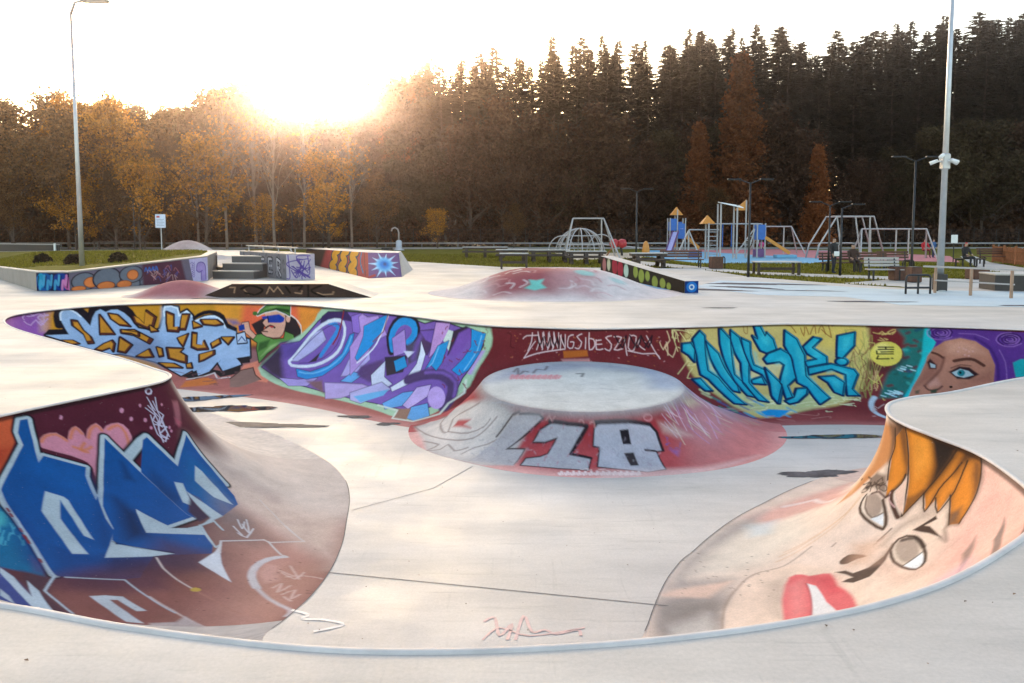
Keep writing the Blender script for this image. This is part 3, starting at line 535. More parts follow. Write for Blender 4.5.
PAINT['right'] = decode("""
P 240 214 196 0.1 1 200 0 1600 0 0 600 -1600 0
P 246 188 174 0.172 0.9 963 7 -23 -7 -22 0 -21 0 -19 0 -19 0 -28 0 -41 0 -66 0 -70 0 13 8 -18 -8 18 9 -12 -8 -6 0 18 9 0 4 -12 6 -12 11 -12 12 -18 6 -12 12 -18 6 -18 6 32 24 113 66 60 -6 47 -16 35 -23 31 -30 22 -33 32 -22
P 244 220 204 0.19 0.8 1082 226 -15 -35 -16 -33 -54 5 -50 3 -11 28 -17 28 -22 27 -29 24 24 32 23 34 22 36 106 -37 24 -36 12 -37
P 236 222 206 0.299 0.9 778 563 177 9 155 4 48 -2 47 -24 48 -25 51 -25 57 -18 56 -18 55 -21 -356 -124 -34 38 -45 34 -61 33 -38 33 -57 30 -32 27 -34 25
P 226 168 156 0.167 0.8 1286 557 70 -16 66 -15 66 -16 54 -19 58 -15 63 -11 -463 -280 72 65 39 66 29 66 -20 40 -36 32 -41 27
P 176 164 158 0.161 0.85 417 555 72 21 103 0 127 0 113 0 191 0 74 0 62 0 61 -2 66 -17 74 -13 -118 -33 -63 12 -60 13 -64 14 -138 -2 -124 3 26 -25 24 -27 18 -27 -148 -11 -93 -17 -81 -21 -17 30 -25 31 -34 34
P 150 140 134 0.152 0.8 583 576 62 -25 45 -28 34 -28 26 -27 -95 -15 -86 -19 -38 -2 -27 29 -35 31 -46 33 65 32
P 236 200 180 0.049 0.9 648 576 66 -18 50 -26 44 -29 39 -29 -120 24 -34 36 -52 38
P 226 216 208 0.123 0.7 500 528 81 -24 71 -22 -91 -39 -52 31 -65 37
P 206 216 220 0.128 0.7 1237 530 50 -61 -104 -27 -17 46
S 246 240 236 0.047 0.7 0.0621 1404 513 63 -60 -136 -142
P 243 216 196 0.053 0.95 539 422 132 38 147 0 108 -31 18 -34 8 -34 -34 -30 -33 -27 -30 -27 -31 -25 -64 7 -69 -3 -25 15 -27 13 -29 13 -30 12 -2 29 -8 29 -13 27
P 188 168 154 0.123 0.7 854 418 53 -37 -104 -3 -93 -12 -41 -20 37 43
S 150 130 120 0.016 0.7 0.0195 584 439 20 5 29 8 35 7 32 5 30 1 29 0 29 -2 26 -3 31 -3 31 -6 28 -10 14 -8 9 -11 8 -11 8 -12 10 -11 16 -11 18 -13 17 -13 14 -12 8 -8
S 90 80 78 0.008 0.6 0.0159 738 544 0 -2
S 90 80 78 0.011 0.6 0.0215 920 536 -3 -2
S 90 80 78 0.009 0.6 0.0183 853 511 -2 -2
S 90 80 78 0.008 0.6 0.0158 854 424 -2 -1
S 90 80 78 0.01 0.6 0.0196 988 460 -3 -1
S 90 80 78 0.009 0.6 0.0184 937 456 -2 -2
S 90 80 78 0.008 0.6 0.0163 868 428 -2 -2
S 90 80 78 0.01 0.6 0.0204 868 546 -2 -1
S 90 80 78 0.008 0.6 0.0165 849 455 -2 -1
S 90 80 78 0.011 0.6 0.0217 962 548 -2 -2
S 90 80 78 0.01 0.6 0.0192 1035 455 -3 -2
S 90 80 78 0.008 0.6 0.0151 803 474 -1 -2
S 90 80 78 0.01 0.6 0.0199 1037 567 -2 -2
S 90 80 78 0.007 0.6 0.0144 818 401 -2 -1
S 90 80 78 0.008 0.6 0.0152 826 444 -2 -2
S 90 80 78 0.009 0.6 0.0172 907 435 -2 -2
S 90 80 78 0.007 0.6 0.0141 786 405 -1 -1
S 90 80 78 0.008 0.6 0.0155 829 446 -2 -2
S 90 80 78 0.012 0.6 0.0236 938 576 -2 0
S 90 80 78 0.007 0.6 0.0151 805 469 -1 -2
S 90 80 78 0.008 0.6 0.0161 707 544 0 -1
S 90 80 78 0.009 0.6 0.0186 1040 421 -3 -2
S 90 80 78 0.008 0.6 0.0157 835 444 -1 -2
S 90 80 78 0.008 0.6 0.0168 832 518 -1 -2
S 90 80 78 0.01 0.6 0.0196 856 543 -2 -1
S 90 80 78 0.009 0.6 0.0171 925 419 -3 -2
S 90 80 78 0.01 0.6 0.0197 945 495 -3 -2
S 90 80 78 0.009 0.6 0.0179 894 456 -2 -2
S 90 80 78 0.009 0.6 0.0181 856 505 -2 -1
S 90 80 78 0.007 0.6 0.0147 777 451 -2 -1
S 228 190 160 0.018 0.7 0.0257 1140 166 -2 10 -7 14 -8 16 -9 17 -8 18 -4 13 -4 15 -6 15 -6 15 -7 14 -7 13 -7 11 -11 16 -8 14 -7 11 -5 8
S 228 190 160 0.018 0.7 0.0253 1145 183 -4 10 -8 13 -11 16 -12 17 -9 17 -6 13 -6 14 -7 15 -8 14 -8 14 -9 13 -9 10 -12 16 -10 13 -8 11 -7 8
S 228 190 160 0.017 0.7 0.0242 1133 195 -5 9 -10 13 -12 16 -12 16 -11 17 -7 13 -7 13 -8 15 -9 14 -10 13 -10 12 -9 11 -14 15 -12 14 -9 10 -8 8
P 206 140 88 0.066 1 1310 31 -177 -31 17 35 -10 26 -8 26 31 43 24 44 12 44 22 46 32 -34 -3 -45 54 -59 6 -48
P 110 84 70 0.069 0.8 1245 14 -108 -14 12 42 -14 36 0 10 46 -45
P 232 186 146 0.17 0.8 1271 56 -41 68 15 53 -29 41 16 16 58 -29 7 -46 13 -45
P 232 142 48 0.011 1 1133 0 -26 30 -29 29 -27 30 -6 23 5 41 47 -38 36 -37 27 -40
P 74 54 44 0.055 0.75 1172 9 -41 -9 -30 35 -33 34 -17 20 43 -25 38 -27
S 74 54 44 0.019 0.8 0.0252 1052 93 -3 16 2 42
P 232 142 48 0.008 1 1130 4 -79 -3 -46 -1 -50 2 -25 23 -29 35 -28 39 12 13 59 -32 -14 34 30 -14 -8 28 36 -24 -4 29 -7 28 22 -24 36 -40 30 -27 26 -29
P 50 38 34 0.056 1 1063 0 -40 0 -29 0 -5 21 -1 41 -1 39 25 -48 28 -34
P 50 38 34 0.044 0.85 1005 0 -51 2 12 15 7 11 -4 23 18 -43
P 84 60 46 0.054 0.8 963 11 -17 -1 -24 22 -21 28 41 -24
P 110 80 60 0.039 0.8 909 103 -5 -23 -32 21 13 11
P 70 50 40 0.036 0.6 1007 131 -13 -33 -6 7 -11 54
P 244 162 66 0.065 0.7 1100 12 -48 -5 -30 43 0 40 45 -35
S 54 36 28 0.006 1 0.0184 1130 4 -6 8 -11 10 -12 13 -12 12 -12 12 -10 11 -11 10 -10 11 -11 10 -10 11 -12 14 -13 14 -13 12 -9 9
S 80 56 42 0.037 0.35 0.0737 1130 4 -6 8 -11 10 -12 13 -12 12 -12 12 -10 11 -11 10 -10 11 -11 10 -10 11 -12 14 -13 14 -13 12 -9 9
S 54 36 28 0.005 1 0.0143 978 161 2 -8 3 -11 2 -13 2 -13 1 -12 2 -13 1 -14 1 -13 1 -12 1 -12 0 -13 1 -10 0 -7
S 80 56 42 0.029 0.35 0.0572 978 161 2 -8 3 -11 2 -13 2 -13 1 -12 2 -13 1 -14 1 -13 1 -12 1 -12 0 -13 1 -10 0 -7
S 54 36 28 0.005 1 0.0147 988 104 -10 10 -16 11 -10 3 2 -6 6 -12 7 -14 5 -12 2 -14 0 -13 0 -11 1 -13 0 -8
S 80 56 42 0.029 0.35 0.059 988 104 -10 10 -16 11 -10 3 2 -6 6 -12 7 -14 5 -12 2 -14 0 -13 0 -11 1 -13 0 -8
S 54 36 28 0.005 1 0.0147 962 99 -17 11 -16 4 1 -6 4 -11 5 -13 5 -13 6 -10 6 -12 6 -12 4 -11 3 -8
S 80 56 42 0.029 0.35 0.0586 962 99 -17 11 -16 4 1 -6 4 -11 5 -13 5 -13 6 -10 6 -12 6 -12 4 -11 3 -8
S 54 36 28 0.005 1 0.0148 944 80 -11 7 -17 10 -18 9 -13 6
S 80 56 42 0.029 0.35 0.0591 944 80 -11 7 -17 10 -18 9 -13 6
S 54 36 28 0.005 1 0.0137 953 3 -10 9 -13 13 -7 7 -7 8 -8 9 -7 9 -7 11 -8 12 -7 11 -6 7
S 80 56 42 0.027 0.35 0.0547 953 3 -10 9 -13 13 -7 7 -7 8 -8 9 -7 9 -7 11 -8 12 -7 11 -6 7
S 54 36 28 0.009 1 0.0254 1177 19 -9 10 -15 14 -11 13 -5 16 -5 15 -13 13 -16 13 -12 9
S 80 56 42 0.051 0.35 0.1016 1177 19 -9 10 -15 14 -11 13 -5 16 -5 15 -13 13 -16 13 -12 9
S 54 36 28 0.006 1 0.0189 1054 92 -5 7 -4 13 1 13 2 16 2 12
S 80 56 42 0.038 0.35 0.0757 1054 92 -5 7 -4 13 1 13 2 16 2 12
P 240 204 184 0.009 1 1043 101 4 -8 -32 33 -34 31 25 -5 36 -21
P 110 88 78 0.037 0.85 1160 186 9 -39 -11 -19 -50 -11 -50 29 57 8
S 70 52 44 0.009 0.8 0.023 1188 153 -15 -2 -9 -2 14 3 19 3
S 70 52 44 0.008 0.8 0.02 1148 156 -5 3 -3 3 5 3 4 3 -8 -1 -8 -1
S 70 52 44 0.006 0.8 0.0153 1088 131 3 3 3 4 1 6 1 5
S 70 52 44 0.008 0.8 0.0203 1151 171 -11 -1 -8 1 4 6 7 6 5 2 3 1
S 70 52 44 0.014 0.8 0.0346 1236 178 5 2 6 2 4 0 2 1
S 70 52 44 0.006 0.8 0.0157 1093 157 0 -2 2 -2 7 -2 8 -1
S 70 52 44 0.006 0.8 0.0143 1099 142 -4 -3 -6 -4 -6 -1 -5 0 -5 2 -3 2 -2 2 -1 0
S 70 52 44 0.007 0.8 0.0167 1125 140 -5 -7 -4 -6 0 -1 0 1 -6 2 -5 1
S 70 52 44 0.006 0.8 0.0161 1113 150 -3 -6 -5 -6 -5 -4 -4 -2
S 70 52 44 0.006 0.8 0.0141 1092 148 -10 -1 -10 -1 -4 -3 -1 -2
S 70 52 44 0.007 0.8 0.018 1116 167 4 -3 5 -2 1 -3 0 -3 3 -3 1 -2 -5 -2 -5 -1
S 70 52 44 0.007 0.8 0.0182 1099 142 13 2 16 2 6 1 1 0
S 70 52 44 0.008 0.8 0.0199 1125 152 6 4 9 6 10 6 5 4 -7 -4 -9 -5
S 70 52 44 0.008 0.8 0.0202 1147 155 2 1 -1 1 -10 0 -9 0
S 70 52 44 0.009 0.8 0.0229 1189 176 -6 -2 -7 -3 -3 -4 -6 -5 -12 -5 -10 -3
S 70 52 44 0.007 0.8 0.0167 1097 134 1 3 2 4 11 5 10 2 0 -5 -3 -6
P 232 214 198 0.014 1 1128 192 -23 -26 -55 -6 -56 25 -19 14 44 9 49 3
P 182 160 146 0.021 1 1038 168 -9 6 -6 6 -3 6 -1 6 4 4 7 3 10 1 13 0 15 -2 15 -5 12 -5 9 -7 3 -6 -2 -7 -7 -5 -11 -3 -12 -1 -13 1 -13 3
P 236 240 246 0.01 1 1024 204 -9 -26 -33 19
S 88 68 58 0.011 1 0.0357 1118 179 -3 8 -10 10 -16 9 -22 5 -26 0 -25 -2 -26 -3 -16 -5 8 -9 18 -11 25 -12 25 -9
S 120 98 86 0.009 0.9 0.0214 1109 179 -14 8 -21 10 -28 4 -22 -1 -6 -10 -2 -11
S 78 52 44 0.011 1 0.046 1050 135 -7 6 -12 8 -18 8 -17 6 -9 3 -6 1
S 210 170 170 0.006 0.9 0.015 1051 139 -5 6 -10 7 -16 3 -12 1
S 90 60 54 0.011 0.9 0.0282 1102 167 -7 -7 -12 -7 -17 0 -15 0 -5 -7 -1 -7
S 86 70 64 0.009 0.8 0.019 947 220 16 -31
S 150 120 110 0.01 0.6 0.0122 940 228 9 -21
P 228 208 190 0.014 1 848 161 -14 4 -11 5 -7 6 -1 7 4 8 9 7 13 6 16 3 17 1 17 -1 14 -4 11 -7 5 -8 -1 -8 -5 -8 -10 -6 -12 -5 -15 -2 -15 0
P 184 164 150 0.022 1 862 168 -10 3 -8 4 -5 5 -1 5 3 6 6 5 10 4 12 2 13 0 12 -1 11 -3 8 -5 4 -6 0 -6 -4 -5 -7 -5 -10 -3 -11 -2 -12 0
P 240 242 246 0.009 1 833 198 21 -33 -39 1 -10 17
S 84 66 58 0.009 1 0.0273 858 209 19 1 22 -2 15 -9 8 -11 -3 -13 -12 -10 -19 -5 -22 0 -24 2 -23 5 -11 6 -3 8 9 9 15 9 16 6 13 4
S 84 66 58 0.007 0.9 0.0154 834 199 18 -34
S 60 44 40 0.011 0.8 0.0432 913 184 -4 -10 -9 -10 -18 -3 -16 -1
P 74 54 48 0.01 1 926 162 -1 -43 -10 1 4 22 -10 -6 -44 -5 28 12 18 11
S 110 90 80 0.02 0.6 0.0301 866 132 -16 -4 31 -7 17 -27
S 220 170 150 0.07 0.4 0.1174 851 226 -65 -26 7 -38
P 92 74 66 0.011 1 922 292 10 -7 6 -9 -2 -8 -6 -7 -11 -10 -9 -5 0 7 1 10 -3 9 -4 8 1 6 3 5 6 2
P 92 74 66 0.013 1 881 303 -3 -18 -17 -11 6 -25 22 -28 29 -21 -44 20 -42 29 -10 26 12 18 8 -9 2 -9 19 11
S 110 90 80 0.056 0.5 0.0677 927 214 6 -7 9 -11 8 -13 3 -12 -1 -13 -4 -13 -6 -12 -3 -8
P 214 168 140 0.113 0.6 971 260 -21 -52 -69 39 10 37
P 170 136 120 0.059 0.6 867 249 27 -22 22 -24 -52 22
S 140 110 100 0.011 0.7 0.0169 994 295 9 -10
P 228 112 116 0.026 1 798 383 47 1 39 -5 12 -10 -2 -11 -5 -6 -7 -7 1 -11 1 -13 -5 -11 -27 -6 -32 -5 -22 -13 -26 -12 -24 -8 -27 -8 -29 0 -9 3 -11 3 -13 4 -13 4 -14 5 -13 5 -12 5 -11 6 -8 5 -6 6 -2 5 10 13 24 14 33 13 35 11 28 8 33 8 28 5
P 240 150 148 0.081 0.7 835 380 35 -25 -82 -7 -77 -15 -34 15 77 19
P 214 80 90 0.079 0.7 870 342 -3 -35 -77 -16 -2 17
P 236 232 232 0.012 1 847 349 -15 -15 -76 -24 -48 -26 -67 7 2 19 101 20
S 176 70 80 0.009 0.8 0.0157 847 350 -103 -20 -67 -13
P 150 128 120 0.018 1 818 46 -55 10 -58 0 -10 12 78 1
P 150 128 120 0.029 0.85 819 90 -66 14 -49 11 82 -1
P 120 96 96 0.02 1 758 23 0 -16 -68 5 26 14
P 246 170 150 0.621 0.6 626 49 17 -18 24 -11 1 -11 14 -1 -32 -8 23 10 -12 4 -6 12 -12 11 -12 12 -18 6
P 226 186 200 0.103 0.6 710 163 19 -18 15 -19 11 -20 -56 -21 -20 15 -27 10
""", PSTEP['right'])
PAINT['far'] = decode("""
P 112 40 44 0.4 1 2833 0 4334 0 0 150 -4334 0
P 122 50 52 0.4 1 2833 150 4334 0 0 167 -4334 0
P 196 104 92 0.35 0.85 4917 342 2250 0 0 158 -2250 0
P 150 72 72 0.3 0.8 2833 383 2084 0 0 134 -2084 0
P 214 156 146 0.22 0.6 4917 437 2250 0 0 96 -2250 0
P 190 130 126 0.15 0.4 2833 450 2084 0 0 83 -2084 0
P 150 88 168 0.171 1 7083 0 6 0 -11 0 -14 0 -148 0 -58 0 -44 0 -40 0 11 6 14 66 24 70 55 -12 134 -27 68 -40 0 -25 0 -20 0 -18 0 0 11 0 2 0
P 196 150 150 0.082 1 6820 13 -31 -6 23 78 28 -5
P 206 140 36 0.108 1 6784 0 -41 0 -41 0 -42 0 -46 0 -49 0 -53 0 -56 0 -59 0 -67 0 -78 0 -86 0 -88 0 -8 42 -10 79 -13 86 -17 98 81 8 80 9 79 8 79 6 77 4 75 0 72 -2 69 -7 70 -12 70 -16 72 -20 178 -48 -179 -62 -36 -82 -20 -77
P 232 150 50 0.109 1 6259 0 -121 0 -123 0 -6 30 -7 67 -9 71 117 6 117 6 13 -76 10 -70
P 240 104 66 0.165 1 6108 0 -104 0 -106 0 -108 0 -5 57 -7 82 94 16 88 15 154 -47 -2 -71
P 236 140 52 0.137 1 5823 0 -137 0 3 71 107 63 14 -76
P 150 100 100 0.093 1 6448 184 -66 4 -72 3 -78 1 -80 0 -82 0 -81 -1 -15 103 -22 129 73 9 73 10 73 11 73 11 74 11 81 5 36 -177
P 176 100 92 0.133 1 6457 300 -78 4 -81 0 -84 -3 -85 -3 -85 -4 -84 -4 -85 -4 -90 -7 -99 11 -102 9 -102 8 -106 7 -100 7 -97 7 -93 8 -53 94 91 -1 98 1 103 1 116 5 116 5 105 1 100 0 86 7 79 4 77 4 77 3 78 2 78 2 81 0 87 -4
S 200 160 205 0.008 0.9 0.0239 6873 14 -11 -10 -12 -4 -5 5 -5 9 -9 -3 -9 -4 -6 6 -6 7 -8 -1 -5 -2
S 200 160 205 0.008 0.9 0.025 6874 29 -6 11 -10 8 -11 -9 -11 -8 -4 12 -5 11 -13 -10 -12 -12
S 206 170 210 0.008 0.8 0.0186 6850 5 -1 -3 1 -2 6 0 8 0 4 0 2 4
S 206 170 210 0.009 0.8 0.0199 6871 23 2 -3 1 -4 -1 -4 -1 -2 1 3 1 3
S 206 170 210 0.008 0.8 0.0185 6818 48 5 -4 4 -2 -3 5 -5 6
S 206 170 210 0.008 0.8 0.018 6810 26 1 -1 3 -2 2 -4 4 -2 5 3 3 5 -3 5 -3 5
S 206 170 210 0.008 0.8 0.0176 6806 8 0 4 0 4 -5 1 -4 0 0 1 2 1
S 206 170 210 0.008 0.8 0.0182 6837 10 3 3 6 2 7 -1 5 -2 -7 1 -8 2
S 206 170 210 0.008 0.8 0.0182 6829 40 -9 -1 -8 -2 0 -4 1 -3
S 206 170 210 0.008 0.8 0.018 6824 19 1 1 1 0 -3 -3 -2 -2 3 3 4 3
S 20 18 28 0.012 1 0.1596 6776 64 -1 -18 -3 -20 -6 -17 -9 -9 -13 0 -14 0 -13 9 -11 16 -8 19 -6 10 -8 -18 -7 -24 -11 -8 -12 -3 -10 3 -11 4 -15 -1 -15 1 -15 9 -12 14 -10 21 -6 19
P 20 18 28 0.011 1 6833 95 -22 -20 -53 7 -2 25
S 22 20 32 0.014 1 0.1056 6825 97 -66 9 8 -52 1 -33 -10 -17 -17 -1 -19 14 -14 27 -15 35 -10 -35 -11 -23 -13 -8 -14 13 -15 -8 -19 0 -19 15 -18 23 -12 26 -14 20 -28 8 -25 13 -25 -18 -12 -54 2 -41 -48 7 -4 29 -31 -17 -25 23 -9 30 -40 -24 -53 -6 -44 16 -26 35 -45 11 -11 24 -65 9 -16 83 58 4 -20 35 80 42 38 -48 27 59 46 32 35 -34 43 42 80 -54 46 -34 88 -35 50 -19 27 2 58 -32 59 -40 33 -28 34 -25
P 160 184 214 0.015 1 6825 97 -66 9 8 -52 1 -33 -10 -17 -17 -1 -19 14 -14 27 -15 35 -10 -35 -11 -23 -13 -8 -14 13 -15 -8 -19 0 -19 15 -18 23 -12 26 -14 20 -28 8 -25 13 -25 -18 -12 -54 2 -41 -48 7 -4 29 -31 -17 -25 23 -9 30 -40 -24 -53 -6 -44 16 -26 35 -45 11 -11 24 -65 9 -16 83 58 4 -20 35 80 42 38 -48 27 59 46 32 35 -34 43 42 80 -54 46 -34 88 -35 50 -19 27 2 58 -32 59 -40 33 -28
P 128 140 168 0.234 0.8 6609 137 -58 3 -62 3 -47 70 7 96 116 -62 49 -27
P 176 198 226 0.173 0.8 6334 106 -93 8 -100 6 -73 105 134 23 98 -16
P 180 196 216 0.071 0.8 6469 16 -54 1 35 89 20 11
S 226 232 240 0.009 1 0.038 6458 51 3 -19 -3 -18 -21 -2 -23 8 -6 18 -3 14 -13 -9 -15 -10 -13 10 -9 12
S 226 232 240 0.011 1 0.0488 6338 76 -18 -9 -24 -9 -23 -4 -23 0 -22 8 -19 12 -12 14 -7 12
S 226 232 240 0.008 1 0.0269 6768 43 -1 -13 -3 -14 -6 -8 -7 -4 -10 1 -9 6 -10 13 -8 13
S 20 18 28 0.014 1 0.0978 6342 61 -15 -11 -22 -10 -26 -4 -27 2 -24 6 -20 10 -13 17 -13 17 -24 10 -22 7
S 30 16 22 0.012 1 0.0608 6603 106 -41 2 -66 48 10 20 57 -43 39 -12 1 -15
P 96 46 36 0.009 1 6603 106 -41 2 -66 48 10 20 57 -43 39 -12
P 212 140 44 0.014 1 6596 108 -33 2 -52 38 7 16 46 -34 31 -9
S 30 16 22 0.012 1 0.0631 6452 34 -26 12 -4 60 -24 -3 3 19 41 -4 7 -37 3 -47
P 96 46 36 0.01 1 6452 34 -26 12 -4 60 -24 -3 3 19 41 -4 7 -37
P 212 140 44 0.015 1 6449 42 -21 10 -3 48 -19 -3 3 15 32 -3 6 -29
S 30 16 22 0.012 1 0.0642 6392 46 -28 0 10 66 20 0 1 -36 -3 -30
P 96 46 36 0.01 1 6392 46 -28 0 10 66 20 0 1 -36
P 212 140 44 0.015 1 6393 50 -22 0 8 53 15 0 1 -29
S 30 16 22 0.013 1 0.0674 6347 76 -43 21 36 9 7 -30
P 96 46 36 0.011 1 6347 76 -43 21 36 9
P 212 140 44 0.016 1 6346 77 -34 17 29 7
S 30 16 22 0.014 1 0.0706 6314 70 -80 -1 -31 17 34 6 62 -4 15 -18
P 96 46 36 0.011 1 6314 70 -80 -1 -31 17 34 6 62 -4
P 212 140 44 0.016 1 6306 70 -64 -1 -24 13 27 6 49 -4
S 30 16 22 0.013 1 0.0687 6401 151 -41 -20 13 60 17 -20 11 -20
P 96 46 36 0.011 1 6401 151 -41 -20 13 60 17 -20
P 212 140 44 0.016 1 6400 150 -33 -15 10 47 14 -16
S 30 16 22 0.014 1 0.0737 6343 125 -19 3 -5 55 -37 6 1 -27 -27 40 49 5 31 -13 7 -69
P 96 46 36 0.011 1 6343 125 -19 3 -5 55 -37 6 1 -27 -27 40 49 5 31 -13
P 212 140 44 0.017 1 6339 132 -15 2 -5 45 -29 4 1 -21 -22 31 39 5 25 -11
S 30 16 22 0.014 1 0.0751 6248 174 -38 -24 -10 19 37 25 11 -20
P 96 46 36 0.012 1 6248 174 -38 -24 -10 19 37 25
P 212 140 44 0.017 1 6246 171 -30 -19 -8 15 29 20
S 30 16 22 0.014 1 0.0743 6201 144 -63 -3 23 33 40 -30
P 96 46 36 0.011 1 6201 144 -63 -3 23 33
P 212 140 44 0.017 1 6198 143 -51 -2 18 26
S 30 16 22 0.015 1 0.0777 6293 232 -69 -25 -4 17 47 36 18 9 8 -37
P 96 46 36 0.012 1 6293 232 -69 -25 -4 17 47 36 18 9
P 212 140 44 0.018 1 6290 230 -56 -20 -2 14 37 29 14 7
S 30 16 22 0.014 1 0.0751 6440 198 -69 4 12 18 -34 21 -7 39 32 -7 52 -19 14 -56
P 96 46 36 0.012 1 6440 198 -69 4 12 18 -34 21 -7 39 32 -7 52 -19
P 212 140 44 0.018 1 6432 203 -55 3 9 14 -27 18 -5 30 26 -5 40 -15
S 30 16 22 0.014 1 0.0717 6554 240 -47 -36 -18 42 33 3 32 -9
P 96 46 36 0.011 1 6554 240 -47 -36 -18 42 33 3
P 212 140 44 0.017 1 6549 235 -37 -28 -14 33 26 2
S 30 16 22 0.013 1 0.0699 6479 194 -20 8 -9 40 14 4 15 -52
P 96 46 36 0.011 1 6479 194 -20 8 -9 40 14 4
P 212 140 44 0.017 1 6478 196 -16 6 -7 33 11 3
S 30 16 22 0.015 1 0.0802 6464 282 -67 4 -42 24 75 -2 34 -26
P 96 46 36 0.013 1 6464 282 -67 4 -42 24 75 -2
P 212 140 44 0.019 1 6456 282 -53 3 -33 19 60 -1
S 30 16 22 0.016 1 0.0817 6340 288 -18 -9 -12 29 22 1 8 -21
P 96 46 36 0.013 1 6340 288 -18 -9 -12 29 22 1
P 212 140 44 0.019 1 6340 287 -14 -7 -10 22 18 1
S 30 16 22 0.013 1 0.0653 6610 144 -36 36 20 38 19 -12 -3 -62
P 96 46 36 0.01 1 6610 144 -36 36 20 38 19 -12
P 212 140 44 0.015 1 6609 149 -29 29 17 30 15 -10
S 30 16 22 0.011 1 0.059 6566 47 -18 13 -23 31 -5 -65 -33 30 9 42 19 6 43 -27 8 -30
P 96 46 36 0.009 1 6566 47 -18 13 -23 31 -5 -65 -33 30 9 42 19 6 43 -27
P 212 140 44 0.014 1 6560 49 -14 10 -19 25 -3 -52 -27 24 7 34 15 4 34 -21
S 30 16 22 0.012 1 0.0621 6508 91 -30 26 24 3 6 -29
P 96 46 36 0.01 1 6508 91 -30 26 24 3
P 212 140 44 0.015 1 6508 92 -25 21 20 2
S 30 16 22 0.011 1 0.0548 6740 47 -13 5 -11 44 -18 33 -4 29 16 0 5 -44 26 -45 -1 -22
P 96 46 36 0.009 1 6740 47 -13 5 -11 44 -18 33 -4 29 16 0 5 -44 26 -45
P 212 140 44 0.013 1 6737 55 -11 4 -9 36 -14 26 -3 22 13 1 3 -35 21 -36
S 30 16 22 0.011 1 0.0549 6663 35 -38 90 44 -4 -6 -86
P 96 46 36 0.009 1 6663 35 -38 90 44 -4
P 212 140 44 0.013 1 6662 44 -30 72 35 -4
S 30 16 22 0.011 1 0.0548 6638 32 -26 8 -39 53 33 -8 26 -30 6 -23
P 96 46 36 0.008 1 6638 32 -26 8 -39 53 33 -8 26 -30
P 212 140 44 0.013 1 6635 36 -21 6 -31 42 26 -6 21 -24
S 30 16 22 0.012 1 0.0606 6605 106 -60 18 0 14 24 -15 35 -5 1 -12
P 96 46 36 0.009 1 6605 106 -60 18 0 14 24 -15 35 -5
P 212 140 44 0.014 1 6601 107 -49 14 0 11 20 -12 28 -4
S 30 16 22 0.012 1 0.0633 6695 190 -33 -25 -27 -13 -7 17 8 40 7 -22 32 13 20 -10
P 96 46 36 0.01 1 6695 190 -33 -25 -27 -13 -7 17 8 40 7 -22 32 13
P 212 140 44 0.015 1 6688 186 -26 -20 -22 -10 -6 13 7 31 5 -16 26 10
S 30 16 22 0.013 1 0.0655 6609 139 -39 41 25 39 25 -9 -11 -71
P 96 46 36 0.01 1 6609 139 -39 41 25 39 25 -9
P 212 140 44 0.015 1 6609 146 -31 32 20 32 19 -8
S 30 16 22 0.011 1 0.0576 6785 129 -31 6 -16 18 21 -1 26 -23
P 96 46 36 0.009 1 6785 129 -31 6 -16 18 21 -1
P 212 140 44 0.013 1 6781 129 -25 5 -12 14 16 0
P 26 20 26 0.016 1 6348 367 -61 -48 -21 44 -41 -37 -41 -75 25 57 -49 6 -79 -45 -5 46 89 36 25 -19 25 7 62 46
P 26 20 26 0.015 1 6110 238 -66 -16 -5 33 43 8
P 206 112 52 0.055 1 6329 464 -10 -62 -89 -43 -50 13 -13 29 83 32
S 220 205 200 0.017 1 0.0407 6317 385 -25 -8 -48 -21 -46 -28 -22 34 -56 -16
S 110 70 74 0.013 0.7 0.0258 6158 335 -6 -3 -3 -4 8 -3 9 -3 5 -7 1 -4 -10 3 -10 5
S 110 70 74 0.013 0.7 0.0269 6058 372 24 0 18 0 -18 0 -24 2 0 6 6 7
S 110 70 74 0.014 0.7 0.0287 6175 400 -8 5 -5 5 9 -1 11 -3 -2 -6 -4 -6
S 110 70 74 0.014 0.7 0.0273 6205 350 13 6 14 5 6 -3 8 -1 16 8 15 9
S 110 70 74 0.014 0.7 0.0273 6264 339 19 5 17 5 -3 7 -8 5
S 110 70 74 0.014 0.7 0.0281 6188 369 7 8 11 9 19 4 13 1 -6 -2 -16 -4 -23 -3 -19 -4
S 110 70 74 0.014 0.7 0.0284 6324 369 14 1 11 0 -5 -2 -7 -2
S 110 70 74 0.013 0.7 0.027 6340 344 10 -2 13 -4 15 -3 12 -3
S 110 70 74 0.013 0.7 0.0253 6101 315 -19 -4 -15 -4 15 3 19 2
S 110 70 74 0.013 0.7 0.0264 6056 363 -8 -1 -5 -1 15 -3 14 -1 -13 3 -17 4 -1 -2 2 -2
S 110 70 74 0.014 0.7 0.0285 6163 396 7 -1 9 1 13 7 9 6 -11 -4 -13 -5 3 0 6 1
S 110 70 74 0.013 0.7 0.0251 6102 329 -4 -5 -8 -7 -18 -7 -16 -5 -4 1 1 2 1 -3 0 -4
S 110 70 74 0.014 0.7 0.0273 6177 370 6 0 3 -2 -13 -6 -11 -5 12 3 17 4 13 0 9 0
S 110 70 74 0.013 0.7 0.0265 6133 343 -5 4 -2 5 12 5 13 3
S 236 226 210 0.014 1 0.0329 5792 134 2 -26 6 -30 17 -16 19 -12 15 -7 10 -3
P 44 32 34 0.017 1 5865 40 -38 16 -30 40 -1 38 80 12 14 -63
P 44 32 34 0.017 1 6057 82 -56 -26 -17 5 10 51 -22 22 48 -5
P 232 134 106 0.031 1 6099 369 -32 -99 -71 -29 -74 69 19 47 66 -5
